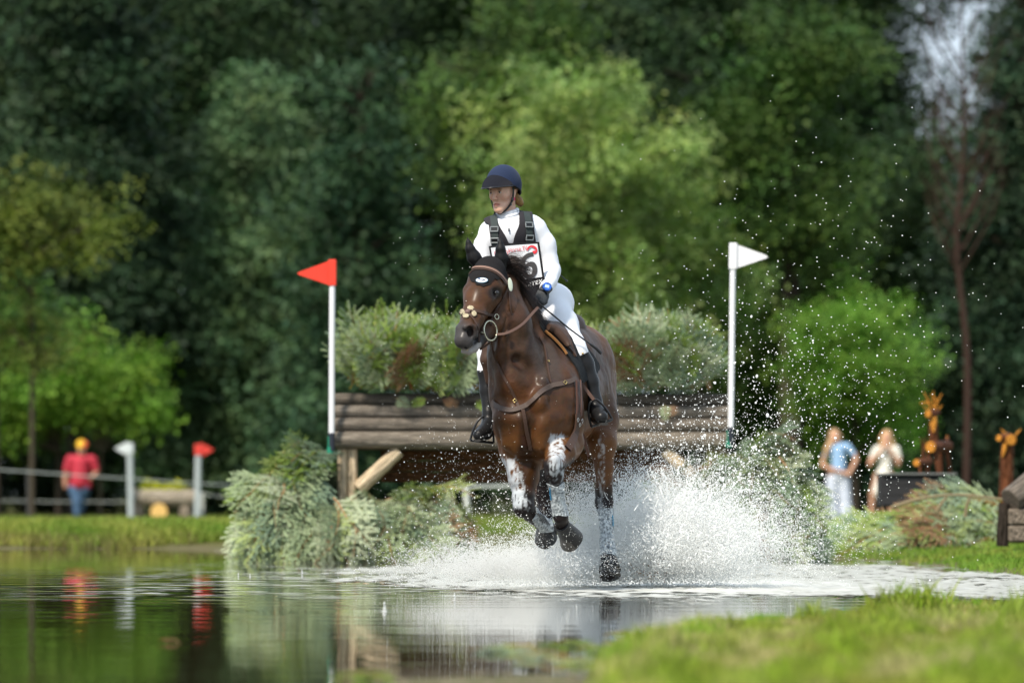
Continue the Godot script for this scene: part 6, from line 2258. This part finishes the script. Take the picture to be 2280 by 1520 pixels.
func straps(f: Field, base: Vector3) -> void:
	var web := cloth_mat(0.040, 0.052, 0.052, 0.7, 0.5, 60.0)
	var buckle := mat(0.20, 0.22, 0.23, 0.4)
	var black := mat(0.006, 0.006, 0.007, 0.4)
	for line in [[[1160, 462], [1170, 480], [1174, 510], [1176, 540]], [[1100, 484], [1103, 500], [1104, 522], [1105, 544]]]:
		var g := Geo.new()
		strap_on(g, f, line, 15.5 * U, 0.004, 0.022)
		put("shoulder_strap", moved(g, -base), web, rider)
	for q in [[1173.5, 503], [1175, 527], [1103.5, 512], [1104, 533]]:
		var h := on(f, q[0], q[1], 0.029)
		var n: Vector3 = h[1]
		var s := Vector3.UP.cross(n).normalized()
		var u := n.cross(s)
		var o: Vector3 = h[0] - base
		var g := Geo.new()
		for e in [-1.0, 1.0]:
			g.box(o + u * e * 5.0 * U, s * 9.5 * U, u * 1.3 * U, n * 1.6 * U, 0.5 * U)
			g.box(o + s * e * 8.6 * U, s * 1.2 * U, u * 3.6 * U, n * 1.4 * U, 0.5 * U)
		var b := put("buckle", g.mesh(), buckle, rider)
		g = Geo.new()
		g.box(o - n * 0.002, s * 7.6 * U, u * 3.4 * U, n * 1.0 * U, 0.4 * U)
		put("bar", g.mesh(), black, b)
	# zip pull at the throat
	var z := on(f, 1133, 512, 0.012)
	var zg := Geo.new()
	zg.box(z[0] - base, Vector3(1.4, 0, 0) * U, Vector3(0, 4.2, 0) * U, Vector3(0, 0, 1.0) * U, 0.4 * U)
	put("zip_pull", zg.mesh(), black, rider)
	zg = Geo.new()
	var zl := on(f, 1250, 612, 0.0)
	zg.tube([hp(1238, 604, -0.16) - base, hp(1252, 616, -0.18) - base, hp(1262, 625, -0.2) - base], [1.3 * U], 6)
	zg.ball(hp(1262, 625, -0.2) - base, Vector3.ONE * 2.8 * U, Basis.IDENTITY, 6, 8)
	put("lanyard", zg.mesh(), mat(0.03, 0.035, 0.04, 0.5), rider)

func put_on_bib(f: Field, base: Vector3) -> void:
	# a printed bib over the protector: a slightly curved board of cloth
	var c := on(f, 1149, 585, 0.0)
	var n := Vector3(0.02, 0.10, 1.0).normalized()
	var top := [hp(1088, 548, 0.20), hp(1201, 538, 0.16)]
	var bot := [hp(1104, 640, 0.14), hp(1213, 622, 0.10)]
	var at_ := func(u: float, v: float, off: float) -> Vector3:
		var p: Vector3 = (top[0] as Vector3).lerp(top[1], u).lerp((bot[0] as Vector3).lerp(bot[1], u), v)
		return p + n * (0.022 * sin(u * PI) + 0.006 * sin(v * 5.0 + u * 4.0) + off) - base
	var sheet := func(u0: float, v0: float, u1: float, v1: float, off: float, thick: float) -> Geo:
		var g := Geo.new()
		var m := 12
		for s in 2:
			var b := g.v.size()
			for i in m + 1:
				for j in m + 1:
					g.vert(at_.call(lerpf(u0, u1, float(i) / m), lerpf(v0, v1, float(j) / m), off - thick * s), n if s == 0 else -n, Vector2(float(i) / m, float(j) / m))
			for i in m:
				for j in m:
					var a := b + i * (m + 1) + j
					if s == 0:
						g.tri(a, a + m + 1, a + 1); g.tri(a + 1, a + m + 1, a + m + 2)
					else:
						g.tri(a, a + 1, a + m + 1); g.tri(a + 1, a + m + 2, a + m + 1)
		return g
	var bib := put("bib_backing", sheet.call(0.0, 0.0, 1.0, 1.0, 0.0, 0.006).mesh(), cloth_mat(0.014, 0.014, 0.016, 0.8, 0.4, 50.0), rider)
	put("bib", sheet.call(0.035, 0.05, 0.955, 0.93, 0.004, 0.003).mesh(), cloth_mat(0.62, 0.64, 0.68, 0.6, 0.3, 40.0), rider)
	var lower := Geo.new()
	# dark waist of the protector under the bib with a white word on it
	var red := mat(0.58, 0.016, 0.030, 0.5)
	var dark := mat(0.045, 0.042, 0.045, 0.6)
	print_text("lettering", "ClipMyHorse.TV", at_, 0.085, 0.295, 0.66, 0.16, -0.055, red, "Droid Sans", false)
	print_text("number", "6", at_, 0.56, 0.965, 0.32, 0.66, -0.06, dark, "Droid Sans", true)
	# red round emblem with the white outline of a horse's head left open in it
	var e := Geo.new()
	var cu := 0.835; var cv := 0.205
	var ring := func(a: float, r: float) -> Vector2: return Vector2(cu + cos(a) * r * 0.98, cv - sin(a) * r * 1.18)
	var poly := PackedVector2Array()
	# crescent over the top and the round at the lower right
	for i in 23: poly.append(ring.call(deg_to_rad(188.0 - i * 10.5), 0.105))
	for q in [[0.862, 0.318], [0.846, 0.272], [0.83, 0.235], [0.86, 0.222], [0.90, 0.222], [0.905, 0.205], [0.87, 0.165], [0.845, 0.135], [0.82, 0.128], [0.775, 0.165], [0.752, 0.20]]: poly.append(Vector2(q[0], q[1]))
	var tri := Geometry2D.triangulate_polygon(poly)
	for p in poly: e.vert(at_.call(p.x, p.y, 0.0062), n)
	for i in range(0, tri.size(), 3):
		var w := (poly[tri[i + 1]] - poly[tri[i]]).cross(poly[tri[i + 2]] - poly[tri[i]])   # v runs down, so a positive turn is clockwise to the eye
		if w > 0.0: e.tri(tri[i], tri[i + 1], tri[i + 2])
		else: e.tri(tri[i], tri[i + 2], tri[i + 1])
	put("emblem", e.mesh(), red, rider)
	var wv := on(f, 1192, 630, 0.026)
	var wt := mat(0.75, 0.75, 0.75, 0.6)
	print_text("vest_word", "AIRTEX", func(u: float, v: float, off: float) -> Vector3: return hp(1160 + u * 48, 634 - u * 14 + v * 12, 0.16 - u * 0.02) - base + n * off, 0.0, 0.8, 1.0, 0.75, 0.0, wt, "Droid Sans", true)
	var vw := Geo.new()
	for i in 11:
		var f2 := i / 10.0
		vw.vert(hp(1100 + f2 * 114, 642 - f2 * 22, 0.13 - 0.02 * f2 + 0.05 * sin(f2 * PI)) - base, n)
		vw.vert(hp(1108 + f2 * 112, 668 - f2 * 16, 0.05 - 0.02 * f2 + 0.05 * sin(f2 * PI)) - base, n)
		if i > 0:
			var a := i * 2
			vw.tri(a - 2, a, a - 1); vw.tri(a, a + 1, a - 1)
	put("protector_hem", vw.mesh(), cloth_mat(0.014, 0.014, 0.018, 0.8, 0.4, 50.0), rider)

# lettering laid on a curved sheet: u0, v0 is the left end of the base line, w the width and h the letter height as shares of the sheet
func print_text(called: String, text: String, at_: Callable, u0: float, v0: float, w: float, h: float, slope: float, m: Material, face: String, bold: bool) -> void:
	var tm := TextMesh.new()
	var font := SystemFont.new()
	font.font_names = PackedStringArray([face])
	font.font_weight = 700 if bold else 400
	tm.text = text
	tm.font = font
	tm.font_size = 64
	tm.pixel_size = 0.01
	tm.depth = 0.0
	tm.curve_step = 2.0
	var a := tm.get_mesh_arrays()
	var vs: PackedVector3Array = a[Mesh.ARRAY_VERTEX]
	var ix = a[Mesh.ARRAY_INDEX]
	var lo := Vector3.INF
	var hi := -Vector3.INF
	for p in vs:
		lo = lo.min(p); hi = hi.max(p)
	var g := Geo.new()
	for p in vs:
		var u := u0 + (p.x - lo.x) / (hi.x - lo.x) * w
		var v := v0 - (p.y - lo.y) / (hi.y - lo.y) * h + slope * (p.x - lo.x) / (hi.x - lo.x)
		g.vert(at_.call(u, v, 0.006), Vector3(0, 0, 1))
	if ix != null:
		for i in range(0, ix.size(), 3):
			g.tri(ix[i], ix[i + 1], ix[i + 2])
	else:
		for i in range(0, vs.size(), 3): g.tri(i, i + 1, i + 2)
	put(called, g.mesh(), m, rider)

func helmet(base: Vector3) -> void:
	var navy := cloth_mat(0.016, 0.026, 0.060, 0.85, 0.12, 120.0, 0.35)
	var dark := cloth_mat(0.005, 0.006, 0.012, 0.7, 0.2, 60.0)
	var o := fp(0, .048, -.016)
	var rx := 0.099; var ry := 0.119; var rz := 0.127
	# tilt so that the rim runs lower at the nape
	var up := (hu - hf * 0.10).normalized()
	var fw := (hf + hu * 0.10).normalized()
	var point := func(th: float, ph: float, k: float) -> Vector3:   # ph = 0 is the front
		return o + (fw * cos(ph) * rz * sin(th) + hs * sin(ph) * rx * sin(th) + up * ry * cos(th)) * k
	var rim := func(ph: float) -> float: return PI * 0.5 + lerpf(0.10, 0.50, smoothstep(0.9, 2.6, absf(ph)))
	var g := Geo.new()
	var A := 48
	var T := 18
	for i in T + 1:
		for k in A + 1:
			var ph := -PI + TAU * k / A
			var th: float = rim.call(ph) * i / T
			var flare := 1.0 + 0.03 * smoothstep(0.85, 1.0, float(i) / T)
			var p: Vector3 = point.call(th, ph, flare)
			var nn: Vector3 = (fw * cos(ph) * sin(th) / rz + hs * sin(ph) * sin(th) / rx + up * cos(th) / ry).normalized()
			g.vert(p - base, nn, Vector2(float(k) / A * 6.0, float(i) / T * 2.0))
	for i in T:
		for k in A:
			var a := i * (A + 1) + k
			g.tri(a, a + 1, a + A + 1); g.tri(a + 1, a + A + 2, a + A + 1)
	var hel := put("helmet", g.mesh(), navy, rider)
	var rg := Geo.new()
	var pts := []
	for k in A + 1:
		var ph := -PI + TAU * k / A
		pts.append((point.call(rim.call(ph), ph, 1.03) as Vector3) - base)
	rg.tube(pts, [0.0055], 7, false)
	put("rim", rg.mesh(), dark, hel)
	# peak: a dark curved visor from the forehead of the shell to a front edge
	var vg := Geo.new()
	var m := 24
	var rows := 6
	for j in rows + 1:
		for k in m + 1:
			var s := -1.0 + 2.0 * k / m
			var ph := s * 1.28
			var top: Vector3 = point.call(PI * 0.5 - 0.50 * (1.0 - s * s) + 0.08, ph, 1.012)
			var reach := 0.058 * pow(maxf(1.0 - s * s, 0.0), 0.6)
			var edge: Vector3 = point.call(PI * 0.5 + 0.12, ph, 1.03) + fw * reach - up * (0.004 + 0.016 * (1.0 - s * s))
			var f := float(j) / rows
			vg.vert(top.lerp(edge, f) + (fw * 0.6 + up * 0.8) * 0.016 * sin(f * PI) * (1.0 - s * s) - base, (fw * 0.8 + up * 0.5).normalized())
	for j in rows:
		for k in m:
			var a := j * (m + 1) + k
			vg.tri(a, a + 1, a + m + 1); vg.tri(a + 1, a + m + 2, a + m + 1)
	put("peak", vg.mesh(), dark, hel)
	# underside of the peak and its edge
	var eg := Geo.new()
	var ep := []
	for k in m + 1: ep.append(vg.v[rows * (m + 1) + k])
	eg.tube(ep, [0.0042], 6)
	for k in m:
		var s := -1.0 + 2.0 * k / m; var s2 := -1.0 + 2.0 * (k + 1) / m
		eg.quad(ep[k], ep[k + 1], (point.call(PI * 0.5 + 0.10, s2 * 1.28, 0.98) as Vector3) - base, (point.call(PI * 0.5 + 0.10, s * 1.28, 0.98) as Vector3) - base)
	put("peak_edge", eg.mesh(), mat(0.012, 0.013, 0.018, 0.35), hel)
	# chin strap
	var web := mat(0.010, 0.010, 0.011, 0.6)
	for e in [-1.0, 1.0]:
		var sg := Geo.new()
		var sp := spline([fp(e * .084, .03, .012), fp(e * .080, -.02, .014), fp(e * .072, -.055, .02), fp(e * .055, -.088, .034), fp(e * .028, -.116, .052), fp(0, -.127, .06)], 4)
		var so := []
		for q in sp: so.append((q - fp(0, -.03, .0)).normalized())
		sg.strap(sp, so, 0.013, 0.003)
		put("chin_strap", moved(sg, -base), web, hel)
	var kg := Geo.new()
	kg.box(fp(.076, -.045, .018) - base, hs * .004, hu * .011, hf * .008, 0.002)
	kg.box(fp(.066, -.074, .026) - base, hs * .004, hu * .010, hf * .007, 0.002)
	put("strap_buckle", kg.mesh(), mat(0.012, 0.012, 0.013, 0.25), hel).set_meta("kind", "stuff")
	kg = Geo.new()
	kg.box(fp(.078, -.046, .002) - base, hs * .003, hu * .009, hf * .007, 0.001)
	put("red_tab", kg.mesh(), mat(0.55, 0.02, 0.09, 0.5), hel)
# ---------------------------------------------------------------- spray, foam and drops
func drop_mesh(n: int, rad: float, size: float) -> ArrayMesh:
	var g := Geo.new()
	for i in n:
		var p := Vector3(rng.randfn(), rng.randfn(), rng.randfn()) * rad * 0.5
		var r := size * rng.randf_range(0.5, 1.4)
		g.ball(p, Vector3(r, r * rng.randf_range(0.9, 1.5), r), Basis.from_euler(Vector3(rng.randf() * 3.0, rng.randf() * 3.0, 0)), 2 if n > 1 else 4, 4 if n > 1 else 6)
	return g.mesh()

func build_spray() -> void:
	var m := StandardMaterial3D.new()
	m.albedo_color = lin(0.96, 0.97, 0.96)
	m.roughness = 0.25
	m.metallic_specular = 0.5
	m.backlight_enabled = true
	m.backlight = lin(0.95, 0.96, 0.95)
	# dense mist: [column, row, nearness, spread across, up, deep, how many clusters of drops]
	var mist := [
		[1480, 1205, -1.0, 75, 36, 0.35, 1600], [1400, 1235, -1.0, 90, 30, 0.30, 1200], [1540, 1180, -1.1, 75, 38, 0.4, 800], [1290, 1250, -0.9, 80, 20, 0.3, 700],
		[1590, 1235, -0.9, 80, 26, 0.4, 600], [1450, 1135, -1.1, 45, 45, 0.3, 300], [1310, 1170, -1.0, 40, 50, 0.25, 420], [1120, 1262, -0.4, 110, 12, 0.4, 420], [1480, 1150, -1.1, 70, 42, 0.3, 420], [1180, 1250, -0.2, 80, 16, 0.4, 330], [1620, 1165, -1.0, 70, 45, 0.4, 200],
		[1260, 1190, -1.0, 50, 45, 0.2, 130], [1500, 1060, -1.1, 80, 45, 0.4, 60], [1040, 1235, -0.2, 80, 18, 0.4, 110], [1720, 1190, -0.6, 80, 50, 0.5, 160]]
	var fine := drop_mesh(26, 0.075, 0.0021)
	var places := []
	for c in mist:
		for i in int(c[6] * 2.2):
			var p := hp(c[0] + rng.randfn() * c[3], minf(c[1] + rng.randfn() * c[4], 1304.0), c[2] + rng.randfn() * c[5])
			if p.y < 0.01: p.y = rng.randf_range(0.01, 0.08)
			places.append(Transform3D(Basis.from_euler(Vector3(rng.randf() * 6, rng.randf() * 6, 0)).scaled(Vector3.ONE * rng.randf_range(0.6, 1.5)), p))
	var mist_node := swarm("water_mist", fine, m, places, PackedColorArray())
	mist_node.set_meta("label", "dense white water spray thrown up behind the hind leg")
	mist_node.set_meta("category", "spray")
	# single drops: fans thrown out from the hooves
	var one := drop_mesh(1, 0.0, 0.004)
	places = []
	var fans := [
		# origin column, row; aim angle, its spread (degrees from straight up, right is +); reach in pixels; how many; near; size
		[1450, 1230, 40, 20, 700, 3200, -0.7, 1.25], [1430, 1230, 14, 26, 420, 2600, -0.8, 0.65], [1400, 1220, 60, 16, 420, 1300, -0.7, 0.8], [1230, 1240, -48, 24, 420, 2400, 0.0, 0.7], [1320, 1200, -20, 34, 300, 1500, -0.7, 0.5], [1460, 1260, 78, 10, 400, 700, -0.2, 0.9]]
	for f in fans:
		for i in int(f[5] * 1.7):
			var a := deg_to_rad(f[2] + rng.randfn() * f[3])
			var l: float = f[4] * pow(rng.randf(), 0.75) * rng.randf_range(0.4, 1.15)
			var x: float = f[0] + sin(a) * l
			var y: float = f[1] - cos(a) * l + 0.00025 * l * l
			if y > 1300: y = rng.randf_range(1240, 1300)
			var p := hp(x + rng.randfn() * 8, y, f[6] + rng.randfn() * 0.55)
			if p.y < 0.01: continue
			var sz: float = f[7] * clampf(exp(rng.randfn() * 0.6) * 0.31, 0.14, 1.7)
			var b := Basis.from_euler(Vector3(0, 0, -a * 0.5 + rng.randfn() * 0.5)).scaled(Vector3.ONE)
			places.append(Transform3D(b * Basis.from_scale(Vector3(sz, sz * rng.randf_range(0.9, 1.7), sz)), p))
	for i in 700:   # a few far-flung drops
		var p := hp(1780 + rng.randfn() * 190, 760 + rng.randfn() * 190, -0.6 + rng.randfn() * 0.6)
		var sz := rng.randf_range(0.35, 1.0)
		places.append(Transform3D(Basis.from_scale(Vector3.ONE * sz), p))
	for i in 160:
		var p := hp(980 + rng.randfn() * 60, 760 + rng.randfn() * 190, 0.2 + rng.randfn() * 0.4)
		places.append(Transform3D(Basis.from_scale(Vector3.ONE * rng.randf_range(0.25, 0.6)), p))
	var dn := swarm("water_drops", one, m, places, PackedColorArray())
	dn.set_meta("label", "white drops flying from the hooves to the right")
	dn.set_meta("category", "spray")
	# torn tongues of water
	var g := Geo.new()
	for i in 700:
		var a := deg_to_rad(rng.randf_range(-25, 80))
		var l := rng.randf_range(20, 210)
		var x := 1465.0 + sin(a) * l * 1.15 + rng.randfn() * 35
		var y := 1235.0 - cos(a) * l * 0.9
		var p := hp(x, y, -0.6 + rng.randfn() * 0.3)
		var d := Vector3(sin(a) + rng.randfn() * 0.6, cos(a) + rng.randfn() * 0.5, rng.randfn() * 0.5).normalized()
		var q := p + d * rng.randf_range(0.01, 0.045)
		var e := q + (d + Vector3(rng.randfn(), rng.randfn(), rng.randfn()) * 0.35).normalized() * rng.randf_range(0.008, 0.03)
		var w := rng.randf_range(0.0014, 0.0038)
		g.tube(spline([p, q, e], 4), [w * 0.4, w, w * 0.7, w * 1.2, w * 0.5, w * 0.9, w * 0.6, w * 0.9, w * 0.2], 5)
	var tn := put("water_tongues", g.mesh(), m)
	tag(tn, "torn white tongues of water in the middle of the spray", "spray", "", "stuff")
	# mud flung up beside the hind hoof
	places = []
	for i in 90:
		places.append(Transform3D(Basis.from_scale(Vector3.ONE * rng.randf_range(0.4, 1.1)), hp(1440 + rng.randfn() * 34, 1272 + rng.randfn() * 17, 0.1 + rng.randfn() * 0.1)))
	var mn := swarm("mud_drops", one, mat(0.05, 0.035, 0.02, 0.5), places, PackedColorArray())
	mn.set_meta("label", "dark specks of mud flung up beside the hind hoof")
	mn.set_meta("category", "mud")
	foam()
	# little crowns where drops fall back
	var k := 0
	for q in [[855, 1350, 23.0, 0.6], [1012, 1328, 27.0, 0.45], [530, 1278, 42.0, 0.22], [556, 1281, 41.0, 0.22], [1284, 1347, 27.5, 0.22], [672, 1273, 43.0, 0.3]]:
		var D: float = 0.58 * FPX / (q[1] + 18.0 * q[3] - 1100.0)
		var o := at(q[0], q[1] + 18.0 * q[3], D)
		var c := Geo.new()
		var s: float = q[3] / ppm(D)
		for i in 26:
			var h := rng.randf()
			c.ball(Vector3(rng.randfn() * 3.0 * s * (1.2 - h), (h * 34.0) * s, rng.randfn() * 3.0 * s), Vector3.ONE * rng.randf_range(1.4, 3.2) * s, Basis.IDENTITY, 4, 6)
		for i in 14:
			var a := TAU * i / 14
			c.ball(Vector3(cos(a) * 9.0 * s, 0.5 * s, sin(a) * 9.0 * s), Vector3(4.5, 1.2, 4.5) * s, Basis.IDENTITY, 4, 6)
		var cn := put("splash_crown", c.mesh(), m)
		cn.position = Vector3(o.x, 0.0, o.z)
		tag(cn, ["largest splash of a falling drop, in the dark water below the log fence", "splash of a falling drop left of the hind hoof's reflection", "tiny splash at the far left of the foam, leftmost of two", "tiny splash at the far left of the foam, right one of two", "faint splash just left of the hind hoof's reflection", "small splash in front of the tall spruce heap"][k], "splash", "", "stuff")
		k += 1

# foam lying on the stirred water: a thin broken film just above it
func foam() -> void:
	var g := Geo.new()
	var ds := []
	var d := 28.0
	while d < 54.0:
		ds.append(d)
		d += 0.05 + (d - 28.0) * 0.004
	var nx := 230
	var fine := FastNoiseLite.new()
	fine.seed = 8
	fine.frequency = 1.0
	fine.fractal_octaves = 4
	for dd in ds:
		for i in nx + 1:
			var x := lerpf(-3.6, 0.105 * dd, float(i) / nx)
			var s := stirred(x, dd)
			var core := clampf(1.2 - Vector2((x - 0.9) / 1.5, (dd - 35.6) / 3.6).length(), 0.0, 1.0)
			var n := fine.get_noise_2d(x * 5.0, dd * 1.6)
			var a := smoothstep(0.42, 0.75, s * 0.85 + n * 0.75 + core * 0.65 + 0.02)
			a = a * lerpf(0.62, 0.9, core) * smoothstep(0.0, 0.3, s + core)
			# thin streaks reaching to the left
			var st := smoothstep(0.28, 0.42, fine.get_noise_2d(x * 1.1 + 50.0, dd * 3.5)) * smoothstep(-3.4, -2.0, x) * smoothstep(30.0, 33.0, dd) * smoothstep(50.0, 42.0, dd) * 0.7
			a = maxf(a, st)
			var t := 0.5 + 0.5 * n
			g.col = Color(0.34, 0.345, 0.29).lerp(Color(0.68, 0.69, 0.65), clampf(t + core * 0.5, 0, 1))
			g.col.a = a
			g.vert(Vector3(x, wave(x, dd) + 0.004 + 0.006 * a * t, -dd), Vector3.UP)
	for i in ds.size() - 1:
		for k in nx:
			var a := i * (nx + 1) + k
			var b := a + nx + 1
			if g.c[a].a + g.c[a + 1].a + g.c[b].a + g.c[b + 1].a < 0.01: continue
			g.tri(a, b, a + 1); g.tri(a + 1, b, b + 1)
	smooth(g)
	var m := vmat(0.6, 0.4)
	m.transparency = BaseMaterial3D.TRANSPARENCY_ALPHA
	var f := put("foam", g.mesh(), m)
	tag(f, "white foam spread over the stirred water round the hind hoof", "foam", "", "stuff")
# ---------------------------------------------------------------- grass and small things at the water's edge
func tuft(n: int, spread: float, tall: float, wide: float, seed_: int) -> ArrayMesh:
	var r := RandomNumberGenerator.new()
	r.seed = seed_
	var g := Geo.new()
	for i in n:
		var a := r.randf() * TAU
		var o := Vector3(cos(a), 0, sin(a)) * spread * sqrt(r.randf())
		var h := tall * r.randf_range(0.45, 1.15)
		var lean := Vector3(r.randfn(), 0, r.randfn()) * 0.35 * h
		var s := Vector3(-sin(a * 3.0), 0, cos(a * 3.0)) * wide
		var k := r.randf_range(0.7, 1.3)
		var tip := o + Vector3(0, h, 0) + lean
		var mid := o + Vector3(0, h * 0.6, 0) + lean * 0.35
		g.col = Color(k, k, k) if r.randf() > 0.16 else Color(1.9 * k, 1.25 * k, 1.7 * k)
		var c1 := g.col
		g.quad(o - s, o + s, mid + s * 0.75, mid - s * 0.75)
		g.col = c1
		g.flat_tri(mid - s * 0.75, mid + s * 0.75, tip)
	return g.mesh()

func build_grass() -> void:
	var m := leafmat(0.13, 0.19, 0.03, 0.9)
	var meshes := [tuft(26, 0.05, 0.036, 0.0017, 1), tuft(26, 0.035, 0.062, 0.0024, 2)]
	# near bank
	for kind in 2:
		var places := []
		var cols := PackedColorArray()
		var n := 20000 if kind == 0 else 9000
		for i in n:
			var d := rng.randf_range(14.5, 31.0)
			var x := rng.randf_range(0.0, 0.112 * d + 0.2)
			var sd := shore_sd(x, d)
			var patch := noise.get_noise_2d(x * 2.0 + 7.0, d * 1.2)
			if sd < 0.03 + 0.10 * rng.randf() + 0.0: continue
			if kind == 1 and patch < -0.02 and not (sd < 0.25 and rng.randf() < 0.5): continue
			var hump := noise.get_noise_2d(x * 5.0, d * 3.2)
			var s := rng.randf_range(0.7, 1.3) * (1.0 + 0.4 * patch + 0.9 * hump)
			if s < 0.35: continue
			if kind == 1 and rng.randf() < 0.04: s *= 1.5
			if kind == 1 and Vector2(x - 1.82, (d - 26.4) * 0.5).length() < 0.16: s *= 1.7
			var y := ground_at(x, d) - 0.005
			places.append(Transform3D(Basis(Vector3.UP, rng.randf() * TAU).scaled(Vector3(1, 1, 1) * s), Vector3(x, y, -d)))
			var t := clampf(0.45 + 0.8 * patch + 0.9 * hump + rng.randfn() * 0.2, 0, 1)
			var straw := clampf(noise.get_noise_2d(x * 3.0 - 30.0, d * 1.6) * 2.2, 0.0, 1.0)
			var c := Color(0.30, 0.285, 0.065).lerp(Color(0.20, 0.30, 0.025), t).lerp(Color(0.46, 0.39, 0.20), straw * 0.8)
			cols.append(c * rng.randf_range(0.55, 1.3))
		var o := swarm("grass", meshes[kind], m, places, cols)
		tag(o, ["short yellow-green turf of the near bank at lower right", "longer grass tufts along the near bank's edge"][kind], "grass")
	# extra tufts on the point of the bank
	var places2 := []
	var cols2 := PackedColorArray()
	for c in [[2065, 1350, 60, 1.6], [2230, 1345, 50, 1.0], [1560, 1415, 70, 1.1], [1500, 1430, 50, 0.9], [1700, 1385, 50, 0.9], [2170, 1347, 40, 1.1], [1420, 1445, 40, 1.0], [1390, 1470, 40, 1.1], [1850, 1370, 60, 0.8], [1960, 1360, 50, 0.75]]:
		for i in 46:
			var px: float = c[0] + rng.randfn() * c[2] * 0.45
			var D: float = 7347.0 / (c[1] + rng.randfn() * 6.0 - 1100.0 + 8.0)
			var p := at(px, 1100, D)
			if shore_sd(p.x, D) < 0.02: continue
			places2.append(Transform3D(Basis(Vector3.UP, rng.randf() * TAU).scaled(Vector3.ONE * c[3] * rng.randf_range(0.7, 1.2)), Vector3(p.x, ground_at(p.x, D), -D)))
			cols2.append(Color(0.17, 0.31, 0.025) * rng.randf_range(0.8, 1.2))
	tag(swarm("grass_tufts", meshes[1], m, places2, cols2), "taller bright green tufts standing at the water's edge on the near bank", "grass")
	# far banks
	var far_meshes := [tuft(16, 0.12, 0.13, 0.005, 3), tuft(16, 0.14, 0.09, 0.006, 4)]
	var fp_ := []
	var fc := PackedColorArray()
	for i in 9000:
		var left := rng.randf() < 0.5
		var d := rng.randf_range(60.6, 66.0) if left else rng.randf_range(40.0, 62.0)
		if left and rng.randf() < 0.4: d = rng.randf_range(60.6, 62.3)
		var x := rng.randf_range(-0.1 * d, -2.4) if left else rng.randf_range(1.6, 0.105 * d)
		var sd := shore_sd(x, d)
		if sd < 0.02: continue
		var y := ground_at(x, d)
		var patch := noise.get_noise_2d(x * 1.5, d * 1.1 + 20.0)
		var low := smoothstep(0.55, 0.05, sd) if left else 0.0
		fp_.append(Transform3D(Basis(Vector3.UP, rng.randf() * TAU).scaled(Vector3.ONE * rng.randf_range(0.6, 1.1) * (1.0 if left else 0.55)), Vector3(x, y - 0.01, -d)))
		var c := Color(0.33, 0.34, 0.07).lerp(Color(0.14, 0.26, 0.025), clampf(0.5 + patch + rng.randfn() * 0.2 + (0.0 if left else 0.35), 0, 1))
		if low > rng.randf() * 1.6: c = c.lerp(Color(0.17, 0.13, 0.06), 0.7)
		fc.append(c)
	tag(swarm("grass", far_meshes[0], m, fp_, fc), "grass on the pond's far banks", "grass")
	var mp := []
	var mc := PackedColorArray()
	for i in 7000:
		var d := 64.0 + 46.0 * pow(rng.randf(), 1.5)
		var x := rng.randf_range(-0.1, 0.1) * d
		mp.append(Transform3D(Basis(Vector3.UP, rng.randf() * TAU).scaled(Vector3.ONE * rng.randf_range(0.6, 1.1)), Vector3(x, 0.19 if d < 67.0 and x < -2.0 else 0.10, -d)))
		mc.append(Color(0.22, 0.26, 0.05).lerp(Color(0.10, 0.18, 0.02), rng.randf()))
	tag(swarm("grass", far_meshes[1], m, mp, mc), "meadow grass behind the log fence", "grass")
	# sprigs and debris in the shallows
	var k := 0
	if bough_meshes.is_empty(): bough_setup()
	for q in [[1165, 1443, 1.0, 1], [1225, 1440, 0.6, 1], [1262, 1466, -0.9, 0], [1232, 1494, 0.8, 1], [1345, 1420, 1.0, 1], [760, 1512, 1.0, 1], [850, 1516, -1.0, 1], [1040, 1455, 1.0, 4], [352, 1432, 1.0, 3], [1195, 1450, -0.7, 2], [1285, 1452, 0.5, 1], [1210, 1478, 1.0, 2]]:
		var D: float = 7347.0 / (q[1] - 1100.0)
		var p := at(q[0], q[1], D)
		var b := Node3D.new()
		b.name = numbered("floating_sprig")
		add_child(b, true)
		b.position = Vector3(p.x, 0.012, p.z)
		tag(b, ["green spruce sprig floating in the shallows, furthest left of the bright ones", "green sprig in the shallows, left of the pale one", "pale green sprig in the shallows below the hind hoof's reflection", "dark green sprig lying nearest us in the shallows, right of centre", "dark sprig at the tip of the near bank's grass", "mossy green sprig at the bottom edge, left one", "mossy green sprig at the bottom edge, right one", "dim sprig in the water under the log fence's reflection", "small brown sprig floating alone at the lower left", "yellow-green sprig in the middle of the floating sprigs", "green sprig right of the pale one in the shallows", "yellow-green sprig just behind the dark one nearest us"][k], "sprig")
		lay(b, b.position, Vector3(q[2], 0.02, rng.randf_range(-0.3, 0.3)), Vector3.UP, rng.randf_range(0.28, 0.42) if k != 8 else 0.15, q[3])
		k += 1
	# pebbles and mud clods at the near edge
	var cl := []
	var cc := PackedColorArray()
	var g := Geo.new()
	g.ball(Vector3.ZERO, Vector3(1, 0.55, 0.8), Basis.IDENTITY, 5, 8)
	for i in 420:
		var x := rng.randf_range(-0.7, 0.5)
		var d := rng.randf_range(15.5, 23.0)
		var sd := shore_sd(x, d)
		if ground_at(x, d) < -0.03 or sd > 0.2: continue
		cl.append(Transform3D(Basis(Vector3.UP, rng.randf() * TAU).scaled(Vector3.ONE * rng.randf_range(0.004, 0.016)), Vector3(x, maxf(ground_at(x, d), -0.005), -d)))
		cc.append(Color(0.16, 0.13, 0.085) * rng.randf_range(0.5, 1.5))
	tag(swarm("pebbles", g.mesh(), vmat(0.6, 0.4), cl, cc), "pebbles and clods along the muddy near edge of the pond", "pebbles")
